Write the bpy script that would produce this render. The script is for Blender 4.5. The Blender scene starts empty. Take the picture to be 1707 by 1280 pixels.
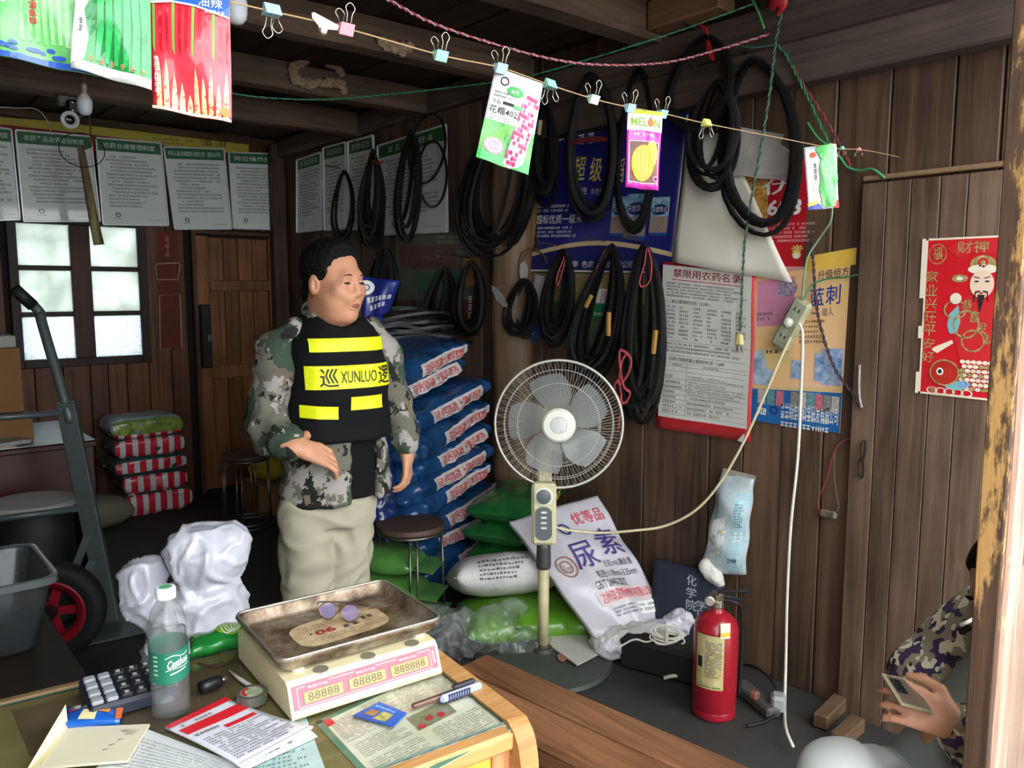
import bpy, math, random
import numpy as np
from mathutils import Vector, Matrix, noise, geometry
from mathutils.bvhtree import BVHTree

random.seed(7)
SC = bpy.context.scene
COL = SC.collection

# ---------------------------------------------------------------- camera
F, PITCH, YAW, CAMH = 1340.0, math.radians(6.6), math.radians(40.0), 1.5
W, D, ZC, ZJ = 2.70, 6.00, 2.64, 2.50          # right wall X, back wall Y, ceiling, joist underside
FW = Vector((math.sin(YAW)*math.cos(PITCH), math.cos(YAW)*math.cos(PITCH), -math.sin(PITCH)))
RT = Vector((math.cos(YAW), -math.sin(YAW), 0))
UP = RT.cross(FW)
CPOS = Vector((0, 0, CAMH))
cam = bpy.data.cameras.new('camera'); cam.sensor_width = 36; cam.lens = F/1707*36
cam.clip_start = .02; cam.clip_end = 200
co = bpy.data.objects.new('camera', cam); COL.objects.link(co)
co.matrix_world = Matrix((( RT.x, UP.x, -FW.x, 0), (RT.y, UP.y, -FW.y, 0), (RT.z, UP.z, -FW.z, CAMH), (0, 0, 0, 1)))
SC.camera = co

# ---------------------------------------------------------------- daylight
wd = bpy.data.worlds.new('overcast_sky'); SC.world = wd; wd.use_nodes = True
bg = wd.node_tree.nodes['Background']
bg.inputs[0].default_value = (.93, .97, 1.0, 1); bg.inputs[1].default_value = 1.0
SC.view_settings.view_transform = 'Standard'; SC.view_settings.look = 'None'
SC.view_settings.gamma = 1; SC.view_settings.use_curve_mapping = False
SC.view_settings.exposure = 2.95
SC.cycles.max_bounces = 8; SC.cycles.diffuse_bounces = 5; SC.cycles.transparent_max_bounces = 12
SC.cycles.transmission_bounces = 6; SC.cycles.glossy_bounces = 3
SC.cycles.caustics_reflective = False; SC.cycles.caustics_refractive = False
SC.cycles.sample_clamp_indirect = 6; SC.cycles.use_denoising = True

# ---------------------------------------------------------------- helpers
def ray(px, py): return FW + RT*((px-853.5)/F) + UP*(-(py-640)/F)
def onx(px, py, x): d = ray(px, py); return CPOS + d*(x/d.x)
def ony(px, py, y): d = ray(px, py); return CPOS + d*(y/d.y)
def onz(px, py, z): d = ray(px, py); return CPOS + d*((z-CAMH)/d.z)
def atd(px, py, dep): return CPOS + ray(px, py)*dep
def wp(px, py, off=.004): return onx(px, py, W-off)        # a point on the right wall
def bp(px, py, off=.004): return ony(px, py, D-off)        # a point on the back wall

def S(*c):                                                  # sRGB 0-255 to linear
    return tuple(((v/255)/12.92 if v/255 <= .04045 else ((v/255+.055)/1.055)**2.4) for v in c)

_M = {}
def mt(key, col, rough=.6, metal=0., spec=.5, var=0., vs=8., bump=0., bs=30., trans=0., alpha=1., coat=0., sheen=0., emit=None, ior=1.45, col2=None, detail=4., rampw=None, bstretch=(1,1,1), randv=0.):
    if key in _M: return _M[key]
    m = bpy.data.materials.new(key); m.use_nodes = True; _M[key] = m
    nt = m.node_tree; N = nt.nodes; L = nt.links; b = N['Principled BSDF']
    c = S(*col)+(1,)
    b.inputs['Base Color'].default_value = c; b.inputs['Roughness'].default_value = rough
    b.inputs['Metallic'].default_value = metal; b.inputs['Specular IOR Level'].default_value = spec
    b.inputs['Transmission Weight'].default_value = trans; b.inputs['Alpha'].default_value = alpha
    b.inputs['Coat Weight'].default_value = coat; b.inputs['Sheen Weight'].default_value = sheen; b.inputs['IOR'].default_value = ior
    if emit: b.inputs['Emission Color'].default_value = S(*emit[0])+(1,); b.inputs['Emission Strength'].default_value = emit[1]
    tc = None
    if var or bump or col2:
        tc = N.new('ShaderNodeTexCoord')
    if var or col2 or randv:
        mx = N.new('ShaderNodeMix'); mx.data_type = 'RGBA'
        if tc:
            no = N.new('ShaderNodeTexNoise'); no.inputs['Scale'].default_value = vs; no.inputs['Detail'].default_value = detail; no.inputs['Roughness'].default_value = .6
            L.new(tc.outputs['Object'], no.inputs['Vector'])
            mr = N.new('ShaderNodeMapRange'); lo, hi = rampw or (.3, .7)
            mr.inputs[1].default_value = lo; mr.inputs[2].default_value = hi
            L.new(no.outputs['Fac'], mr.inputs[0]); L.new(mr.outputs[0], mx.inputs[0])
        if col2: c2 = S(*col2)+(1,)
        else: c2 = tuple(v*(1-var) for v in c[:3])+(1,)
        mx.inputs[6].default_value = c; mx.inputs[7].default_value = c2
        out = mx.outputs[2]
        if randv:
            oi = N.new('ShaderNodeObjectInfo'); m2 = N.new('ShaderNodeMapRange'); m2.inputs[3].default_value = 1-randv; m2.inputs[4].default_value = 1+randv
            L.new(oi.outputs['Random'], m2.inputs[0]); hs = N.new('ShaderNodeHueSaturation'); L.new(m2.outputs[0], hs.inputs['Value']); L.new(out, hs.inputs['Color']); out = hs.outputs[0]
        L.new(out, b.inputs['Base Color'])
    if bump:
        n2 = N.new('ShaderNodeTexNoise'); n2.inputs['Scale'].default_value = bs; n2.inputs['Detail'].default_value = 3
        if bstretch != (1,1,1):
            mp = N.new('ShaderNodeMapping'); mp.inputs['Scale'].default_value = bstretch
            L.new(tc.outputs['Object'], mp.inputs[0]); L.new(mp.outputs[0], n2.inputs['Vector'])
        else: L.new(tc.outputs['Object'], n2.inputs['Vector'])
        bu = N.new('ShaderNodeBump'); bu.inputs['Strength'].default_value = bump; bu.inputs['Distance'].default_value = .01
        L.new(n2.outputs['Fac'], bu.inputs['Height']); L.new(bu.outputs[0], b.inputs['Normal'])
    return m

def wood(key, dark, light, axis=2, grain=22., rough=.55, randv=.25, bump=.25, worn=None, streak=3., spec=.35):
    """plank wood: grain stretched along the axis, each plank its own tone"""
    if key in _M: return _M[key]
    m = bpy.data.materials.new(key); m.use_nodes = True; _M[key] = m
    nt = m.node_tree; N = nt.nodes; L = nt.links; b = N['Principled BSDF']
    b.inputs['Roughness'].default_value = rough; b.inputs['Specular IOR Level'].default_value = spec
    tc = N.new('ShaderNodeTexCoord'); oi = N.new('ShaderNodeObjectInfo')
    ad = N.new('ShaderNodeVectorMath'); ad.operation = 'ADD'
    vm = N.new('ShaderNodeVectorMath'); vm.operation = 'SCALE'; vm.inputs[0].default_value = (7.3, 5.1, 3.7)
    L.new(oi.outputs['Random'], vm.inputs['Scale']); L.new(tc.outputs['Object'], ad.inputs[0]); L.new(vm.outputs[0], ad.inputs[1])
    sc = [1., 1., 1.]; sc[axis] = .045
    mp = N.new('ShaderNodeMapping'); mp.inputs['Scale'].default_value = sc; L.new(ad.outputs[0], mp.inputs[0])
    n1 = N.new('ShaderNodeTexNoise'); n1.inputs['Scale'].default_value = grain; n1.inputs['Detail'].default_value = 8; n1.inputs['Roughness'].default_value = .7; n1.inputs['Distortion'].default_value = 1.2
    L.new(mp.outputs[0], n1.inputs['Vector'])
    n2 = N.new('ShaderNodeTexNoise'); n2.inputs['Scale'].default_value = streak; n2.inputs['Detail'].default_value = 5; L.new(ad.outputs[0], n2.inputs['Vector'])
    mr = N.new('ShaderNodeMath'); mr.operation = 'MULTIPLY_ADD'; mr.inputs[1].default_value = .65; L.new(n1.outputs['Fac'], mr.inputs[0])
    m3 = N.new('ShaderNodeMath'); m3.operation = 'MULTIPLY'; m3.inputs[1].default_value = .35; L.new(n2.outputs['Fac'], m3.inputs[0]); L.new(m3.outputs[0], mr.inputs[2])
    cr = N.new('ShaderNodeValToRGB'); L.new(mr.outputs[0], cr.inputs[0])
    cr.color_ramp.elements[0].position = .34; cr.color_ramp.elements[0].color = S(*dark)+(1,)
    cr.color_ramp.elements[1].position = .64; cr.color_ramp.elements[1].color = S(*light)+(1,)
    out = cr.outputs[0]
    if worn:
        n3 = N.new('ShaderNodeTexNoise'); n3.inputs['Scale'].default_value = worn[1]; n3.inputs['Detail'].default_value = 9; n3.inputs['Roughness'].default_value = .72
        s3 = [1., 1., 1.]; s3[axis] = .22
        mp3 = N.new('ShaderNodeMapping'); mp3.inputs['Scale'].default_value = s3; L.new(ad.outputs[0], mp3.inputs[0]); L.new(mp3.outputs[0], n3.inputs['Vector'])
        r3 = N.new('ShaderNodeMapRange'); r3.inputs[1].default_value = worn[2]; r3.inputs[2].default_value = worn[2]+.05; L.new(n3.outputs['Fac'], r3.inputs[0])
        mx = N.new('ShaderNodeMix'); mx.data_type = 'RGBA'; L.new(r3.outputs[0], mx.inputs[0]); L.new(out, mx.inputs[6]); mx.inputs[7].default_value = S(*worn[0])+(1,)
        out = mx.outputs[2]
    hs = N.new('ShaderNodeHueSaturation'); m2 = N.new('ShaderNodeMapRange'); m2.inputs[3].default_value = 1-randv; m2.inputs[4].default_value = 1+randv
    L.new(oi.outputs['Random'], m2.inputs[0]); L.new(m2.outputs[0], hs.inputs['Value']); L.new(out, hs.inputs['Color']); L.new(hs.outputs[0], b.inputs['Base Color'])
    bu = N.new('ShaderNodeBump'); bu.inputs['Strength'].default_value = bump; bu.inputs['Distance'].default_value = .004
    L.new(n1.outputs['Fac'], bu.inputs['Height']); L.new(bu.outputs[0], b.inputs['Normal'])
    return m

class MB:
    """collects geometry for ONE mesh"""
    def __init__(s): s.v = []; s.f = []
    def add(s, vs, fs):
        n = len(s.v); s.v += [tuple(p) for p in vs]; s.f += [tuple(i+n for i in f) for f in fs]; return s
    def box(s, c, size, R=None, bev=0., taper=1.):
        x, y, z = (k/2 for k in size); b = min(bev, x*.9, y*.9, z*.9)
        if b <= 0:
            vs = [(-x,-y,-z),(x,-y,-z),(x,y,-z),(-x,y,-z),(-x*taper,-y*taper,z),(x*taper,-y*taper,z),(x*taper,y*taper,z),(-x*taper,y*taper,z)]
            fs = [(0,3,2,1),(4,5,6,7),(0,1,5,4),(1,2,6,5),(2,3,7,6),(3,0,4,7)]
        else:
            vs = []; ring = lambda X, Y, Z: [(-X+b*0,-Y,Z)]
            def oct_(X, Y, Z, q): return [(-X+q,-Y,Z),(X-q,-Y,Z),(X,-Y+q,Z),(X,Y-q,Z),(X-q,Y,Z),(-X+q,Y,Z),(-X,Y-q,Z),(-X,-Y+q,Z)]
            vs = oct_(x-b, y-b, -z, b*.3)+oct_(x, y, -z+b, b)+oct_(x*taper, y*taper, z-b, b)+oct_(x*taper-b, y*taper-b, z, b*.3)
            fs = [tuple(range(7,-1,-1)), tuple(range(24,32))]
            for k in range(3):
                for i in range(8): fs.append((k*8+i, k*8+(i+1)%8, (k+1)*8+(i+1)%8, (k+1)*8+i))
        c = Vector(c)
        vs = [(R @ Vector(p) if R else Vector(p))+c for p in vs]
        return s.add(vs, fs)
    def hexa(s, p8):
        return s.add(p8, [(0,3,2,1),(4,5,6,7),(0,1,5,4),(1,2,6,5),(2,3,7,6),(3,0,4,7)])
    def bar(s, a, b, w, h, ref=(0,0,1), bev=0.):
        a, b = Vector(a), Vector(b); t = (b-a); L_ = t.length; t.normalize(); r = Vector(ref)
        if abs(t.dot(r)) > .98: r = Vector((1,0,0))
        n = r.cross(t).normalized(); u = t.cross(n)
        R = Matrix((t, n, u)).transposed()
        return s.box((a+b)/2, (L_, w, h), R, bev)
    def sweep(s, pts, prof, ref=None, closed=False, scales=None, caps=True):
        pts = [Vector(p) for p in pts]; n = len(pts); m = len(prof)
        T = []
        for i in range(n):
            if closed: t = pts[(i+1) % n]-pts[i-1]
            else: t = pts[min(i+1, n-1)]-pts[max(i-1, 0)]
            T.append(t.normalized() if t.length > 1e-9 else Vector((0,0,1)))
        vs = []
        if ref is None:
            a = Vector((0,0,1)) if abs(T[0].z) < .9 else Vector((1,0,0)); N_ = T[0].cross(a).normalized()
        for i in range(n):
            if ref is not None:
                r = Vector(ref[i]) if isinstance(ref, list) else Vector(ref)
                B_ = (r-T[i]*r.dot(T[i]));
                B_ = B_.normalized() if B_.length > 1e-6 else T[i].orthogonal().normalized()
                N_ = B_.cross(T[i])
            else:
                N_ = N_-T[i]*N_.dot(T[i]); N_.normalize(); B_ = T[i].cross(N_)
            k = scales[i] if scales else 1
            for (p, q) in prof: vs.append(pts[i]+N_*p*k+B_*q*k)
        fs = []
        for i in range(n if closed else n-1):
            j = (i+1) % n
            for a in range(m): fs.append((i*m+a, i*m+(a+1) % m, j*m+(a+1) % m, j*m+a))
        if not closed and caps: fs += [tuple(range(m-1, -1, -1)), tuple(range((n-1)*m, n*m))]
        return s.add(vs, fs)
    def tube(s, pts, r, n=6, closed=False, scales=None):
        return s.sweep(pts, [(r*math.cos(2*math.pi*i/n), r*math.sin(2*math.pi*i/n)) for i in range(n)], None, closed, scales)
    def lathe(s, prof, n=24, c=(0,0,0), R=None, cap0=True, cap1=True, arc=None):
        c = Vector(c); vs = []; m = len(prof)
        for (r, z) in prof:
            for i in range(n):
                a = 2*math.pi*i/n; p = Vector((r*math.cos(a), r*math.sin(a), z)); vs.append((R @ p if R else p)+c)
        fs = []
        for k in range(m-1):
            for i in range(n): fs.append((k*n+i, k*n+(i+1) % n, (k+1)*n+(i+1) % n, (k+1)*n+i))
        if cap0: fs.append(tuple(range(n-1, -1, -1)))
        if cap1: fs.append(tuple(range((m-1)*n, m*n)))
        return s.add(vs, fs)
    def prism(s, outline, vec):
        """outline: 3-D points in order; extruded by vec"""
        n = len(outline); o = [Vector(p) for p in outline]; v = Vector(vec)
        vs = o+[p+v for p in o]
        fs = [tuple(range(n-1, -1, -1)), tuple(range(n, 2*n))]+[(i, (i+1) % n, n+(i+1) % n, n+i) for i in range(n)]
        return s.add(vs, fs)
    def grid(s, fn, nu, nv, closeu=False):
        vs = [fn(i/(nu-1 if not closeu else nu), j/(nv-1)) for j in range(nv) for i in range(nu)]
        fs = []
        for j in range(nv-1):
            for i in range(nu if closeu else nu-1):
                i2 = (i+1) % nu; fs.append((j*nu+i, j*nu+i2, (j+1)*nu+i2, (j+1)*nu+i))
        return s.add(vs, fs)
    def mesh(s, name, smooth=False):
        me = bpy.data.meshes.new(name); me.from_pydata(s.v, [], s.f); me.validate()
        if smooth: me.polygons.foreach_set('use_smooth', [True]*len(me.polygons))
        me.update(); return me

def obj(name, mb, mat, parent=None, smooth=False, local=False):
    me = mb.mesh(name, smooth) if isinstance(mb, MB) else mb
    o = bpy.data.objects.new(name, me); COL.objects.link(o)
    if mat is not None:
        me.materials.clear(); me.materials.append(mat)
    if parent is not None:
        o.parent = parent
        if not local:
            m = parent.matrix_basis
            if parent.parent: m = parent.parent.matrix_basis @ parent.matrix_parent_inverse @ m
            o.matrix_parent_inverse = m.inverted()
    return o
def tag(o, label, cat, group=None, kind=None):
    o['label'] = label
    if cat: o['category'] = cat
    if group: o['group'] = group
    if kind: o['kind'] = kind
    return o
def thing(name, label, cat, loc=(0,0,0), rotz=0., group=None, mtx=None):
    o = bpy.data.objects.new(name, None); COL.objects.link(o); o.empty_display_size = .05
    o.matrix_basis = mtx if mtx is not None else Matrix.Translation(Vector(loc)) @ Matrix.Rotation(rotz, 4, 'Z')
    return tag(o, label, cat, group)
def struct(name, mb, mat, label=None):
    o = obj(name, mb, mat); o['kind'] = 'structure'
    if label: o['label'] = label
    return o
def shade(o, ang=35):
    me = o.data; me.polygons.foreach_set('use_smooth', [True]*len(me.polygons)); me.set_sharp_from_angle(angle=math.radians(ang)); return o
def dup(root, mtx, label, group=None):
    r = root.copy(); COL.objects.link(r); r.matrix_basis = mtx; r['label'] = label
    if group: r['group'] = group
    for ch in list(root.children):
        c = ch.copy(); COL.objects.link(c); c.parent = r
        for g in list(ch.children):
            e = g.copy(); COL.objects.link(e); e.parent = c
    return r
def smoothpts(pts, n=8, closed=False):
    P = [Vector(p) for p in pts]; m = len(P); out = []
    for i in range(m if closed else m-1):
        p0 = P[i-1] if (closed or i > 0) else P[i]; p1 = P[i]; p2 = P[(i+1) % m]
        p3 = P[(i+2) % m] if (closed or i+2 < m) else p2
        for k in range(n):
            t = k/n; out.append(.5*((2*p1)+(p2-p0)*t+(2*p0-5*p1+4*p2-p3)*t*t+(3*p1-p0-3*p2+p3)*t**3))
    if not closed: out.append(P[-1])
    return out
def wob(p, f, seed=0):
    return noise.noise(Vector(p)*f+Vector((seed*3.17, seed*1.73, seed*2.31)))

# ---- lettering
_T = {}
_tc = bpy.data.curves.new('glyphs', 'FONT'); _tc.resolution_u = 2
_to = bpy.data.objects.new('glyphs', _tc); COL.objects.link(_to)
def glyphs(body, bold=0.):
    if any(ord(ch) > 0x2fff for ch in body): bold = min(bold, .006)
    k = (body, bold)
    if k not in _T:
        _tc.body = body; _tc.offset = bold
        dg = bpy.context.evaluated_depsgraph_get(); dg.update()
        me = bpy.data.meshes.new_from_object(_to.evaluated_get(dg))
        v = [(p.co.x, p.co.y) for p in me.vertices]; f = [tuple(q.vertices) for q in me.polygons]
        bpy.data.meshes.remove(me)
        if not v: v = [(0,0),(1,0),(1,1)]; f = []
        xs = [a for a, _ in v]; ys = [b_ for _, b_ in v]
        _T[k] = (v, f, min(xs), max(xs), min(ys), max(ys))
    return _T[k]

class Panel:
    """a flat printed sheet: corners bl, br, tr, tl as seen from its printed side; print lies on it as flat pieces"""
    def __init__(s, name, mat, c, label=None, cat=None, group=None, thick=.0008, parent=None, bend=None, nx=1, ny=1, outline=None, step=.0005):
        s.c = [Vector(p) for p in c]; s.bend = bend; s.th = thick; s.step = step; s.roles = {}; s.name = name
        bl, br, tr, tl = s.c
        s.n = ((br-bl).cross(tl-bl)+(tr-tl).cross(tr-br)).normalized()
        s.w = ((br-bl).length+(tr-tl).length)/2; s.h = ((tl-bl).length+(tr-br).length)/2
        mb = MB()
        if outline:
            mb.prism([s.pt(u, v, 0) for u, v in outline], s.n*thick)
        else:
            N = (nx+1)*(ny+1)
            vs = [s.pt(i/nx, j/ny, thick) for j in range(ny+1) for i in range(nx+1)]+[s.pt(i/nx, j/ny, 0) for j in range(ny+1) for i in range(nx+1)]
            fs = []
            q = lambda i, j: j*(nx+1)+i
            for j in range(ny):
                for i in range(nx):
                    fs.append((q(i,j), q(i+1,j), q(i+1,j+1), q(i,j+1))); fs.append((N+q(i,j), N+q(i,j+1), N+q(i+1,j+1), N+q(i+1,j)))
            for i in range(nx): fs += [(q(i,0), N+q(i,0), N+q(i+1,0), q(i+1,0)), (q(i+1,ny), N+q(i+1,ny), N+q(i,ny), q(i,ny))]
            for j in range(ny): fs += [(q(0,j+1), N+q(0,j+1), N+q(0,j), q(0,j)), (q(nx,j), N+q(nx,j), N+q(nx,j+1), q(nx,j+1))]
            mb.add(vs, fs)
        s.o = obj(name, mb, mat, parent, smooth=bool(bend))
        if label: tag(s.o, label, cat, group)
    def pt(s, u, v, off=0.):
        bl, br, tr, tl = s.c
        p = bl*(1-u)*(1-v)+br*u*(1-v)+tr*u*v+tl*(1-u)*v
        if s.bend: off = off+s.bend(u, v)
        return p+s.n*off
    def _r(s, role, mat):
        k = (role, mat.name)
        if role.endswith(('lettering', '_picture', '_band', '_panel', '_label', '_strip', 'badge', 'robe', 'hat', 'fish')): s.k_ = getattr(s, 'k_', 0)+1; k = (role, s.k_)
        if k not in s.roles: s.roles[k] = (MB(), mat)
        return s.roles[k][0]
    def off(s, layer): return s.th+s.step*layer
    def poly(s, role, mat, pts, layer=1):
        if s.bend:                       # follow the bulge: split into small triangles
            q = [Vector((u, v, 0)) for u, v in pts]; T = [tuple(pts[i] for i in t_) for t_ in geometry.tessellate_polygon([q])]
            out = []
            while T:
                a, b, c = T.pop(); e = max(((a[0]-b[0])**2+(a[1]-b[1])**2, 0), ((b[0]-c[0])**2+(b[1]-c[1])**2, 1), ((c[0]-a[0])**2+(c[1]-a[1])**2, 2))
                if e[0] < .012: out.append((a, b, c)); continue
                if e[1] == 1: a, b, c = b, c, a
                elif e[1] == 2: a, b, c = c, a, b
                m_ = ((a[0]+b[0])/2, (a[1]+b[1])/2); T += [(a, m_, c), (m_, b, c)]
            mb = s._r(role, mat)
            for t_ in out: mb.add([s.pt(u, v, s.off(layer)) for u, v in t_], [(0, 1, 2)])
            return
        s._r(role, mat).add([s.pt(u, v, s.off(layer)) for u, v in pts], [tuple(range(len(pts)))])
    def rect(s, role, mat, u0, v0, u1, v1, layer=1, n=None, m=None):
        if s.bend:
            n = n or max(1, int(14*abs(u1-u0))); m = m or max(1, int(14*abs(v1-v0)))
            s._r(role, mat).grid(lambda a, b: s.pt(u0+(u1-u0)*a, v0+(v1-v0)*b, s.off(layer)), n+1, m+1)
        else: s.poly(role, mat, [(u0,v0),(u1,v0),(u1,v1),(u0,v1)], layer)
    def frame(s, role, mat, u0, v0, u1, v1, t, layer=1):
        tu, tv = t/s.w, t/s.h
        for a in ((u0,v0,u1,v0+tv),(u0,v1-tv,u1,v1),(u0,v0,u0+tu,v1),(u1-tu,v0,u1,v1)): s.rect(role, mat, *a, layer=layer)
    def ell(s, role, mat, cu, cv, ru, rv, layer=1, n=20, a0=0., ring=None):
        P = [(cu+ru*math.cos(2*math.pi*i/n), cv+rv*math.sin(2*math.pi*i/n)) for i in range(n)]
        if ring:
            Q = [(cu+ru*ring*math.cos(2*math.pi*i/n), cv+rv*ring*math.sin(2*math.pi*i/n)) for i in range(n)]
            s._r(role, mat).add([s.pt(u, v, s.off(layer)) for u, v in P+Q], [(i, (i+1) % n, n+(i+1) % n, n+i) for i in range(n)])
        else: s.poly(role, mat, P, layer)
    def text(s, mat, body, u0, v0, u1, v1, bold=0., layer=2, role='lettering', shear=0., rot=0.):
        v, f, x0, x1, y0, y1 = glyphs(body, bold); sx, sy = (u1-u0)/max(x1-x0, 1e-6), (v1-v0)/max(y1-y0, 1e-6)
        P = []
        cu, cv = (u0+u1)/2, (v0+v1)/2; ca, sa = math.cos(rot), math.sin(rot); asp = s.w/s.h
        for x, y in v:
            u = u0+(x-x0)*sx+shear*(y-y0)*sy; w_ = v0+(y-y0)*sy
            if rot:
                du, dv = (u-cu)*asp, (w_-cv); u, w_ = cu+(du*ca-dv*sa)/asp, cv+du*sa+dv*ca
            P.append(s.pt(u, w_, s.off(layer)))
        s._r(role, mat).add(P, f)
    def vtext(s, mat, body, u0, v0, u1, v1, **k):
        n = len(body); h = (v1-v0)/n
        for i, ch in enumerate(body): s.text(mat, ch, u0, v1-(i+1)*h+h*.07, u1, v1-i*h-h*.07, **k)
    def lines(s, mat, u0, v0, u1, v1, rows, cw=1., fill=.9, seed=1, role='small_print', ragged=.25, fillh=.6, layer=1, indent=0.):
        """rows of tiny illegible print: every character a few short strokes"""
        rg = random.Random(seed); rh = (v1-v0)/rows; ch = rh*fillh; cwu = ch*s.h/s.w*cw; mb = s._r(role, mat); L_ = []
        for r in range(rows):
            y = v1-(r+1)*rh+rh*(1-fillh)/2; end = u1-(u1-u0)*(rg.random()*ragged if rg.random() < .5 else 0); x = u0+(indent*cwu if rg.random() < .4 else 0)
            while x < end-cwu:
                if rg.random() < fill:
                    k = rg.random()
                    if k < .5: L_ += [(x, y+ch*.75, x+cwu*.85, y+ch*.95), (x, y+ch*.1, x+cwu*.85, y+ch*.3), (x+cwu*.3, y, x+cwu*.5, y+ch)]
                    elif k < .8: L_ += [(x+cwu*.05, y, x+cwu*.25, y+ch), (x+cwu*.6, y, x+cwu*.8, y+ch), (x, y+ch*.45, x+cwu*.85, y+ch*.62)]
                    else: L_ += [(x+cwu*.1, y+ch*.5, x+cwu*.8, y+ch*.7), (x+cwu*.35, y, x+cwu*.55, y+ch*.9)]
                x += cwu
        o = s.off(layer)
        for a, b, c, d in L_: mb.add([s.pt(a, b, o), s.pt(c, b, o), s.pt(c, d, o), s.pt(a, d, o)], [(0,1,2,3)])
    def marks(s, mat, u0, v0, u1, v1, n=4, vert=False, seed=3, layer=3):
        """print too blurred to read: n character-sized clusters of strokes in a row or a column"""
        rg = random.Random(seed); o = s.off(layer); mb = s._r('blurred_lettering', mat)
        for i in range(n):
            a0, b0, a1, b1 = (u0+(u1-u0)*i/n, v0, u0+(u1-u0)*(i+.85)/n, v1) if not vert else (u0, v1-(v1-v0)*(i+.85)/n, u1, v1-(v1-v0)*i/n)
            w, h = a1-a0, b1-b0
            for k in range(3): y = b0+h*(.08+.36*k+rg.uniform(-.05, .05)); x = a0+w*rg.uniform(0, .2); mb.add([s.pt(p, q, o) for p, q in ((x, y), (a1-w*rg.uniform(0, .2), y), (a1-w*rg.uniform(0, .2), y+h*.13), (x, y+h*.13))], [(0, 1, 2, 3)])
            for k in range(2): x = a0+w*rg.uniform(.1, .8); mb.add([s.pt(p, q, o) for p, q in ((x, b0), (x+w*.14, b0), (x+w*.14, b1), (x, b1))], [(0, 1, 2, 3)])
    def done(s):
        for (role, _), (mb, mat) in s.roles.items():
            if mb.f:
                q = obj(role, mb, mat, s.o)
                if role in ('small_print', 'rule', 'coins', 'features', 'print_dots'): q['kind'] = 'stuff'
        return s.o

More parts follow.
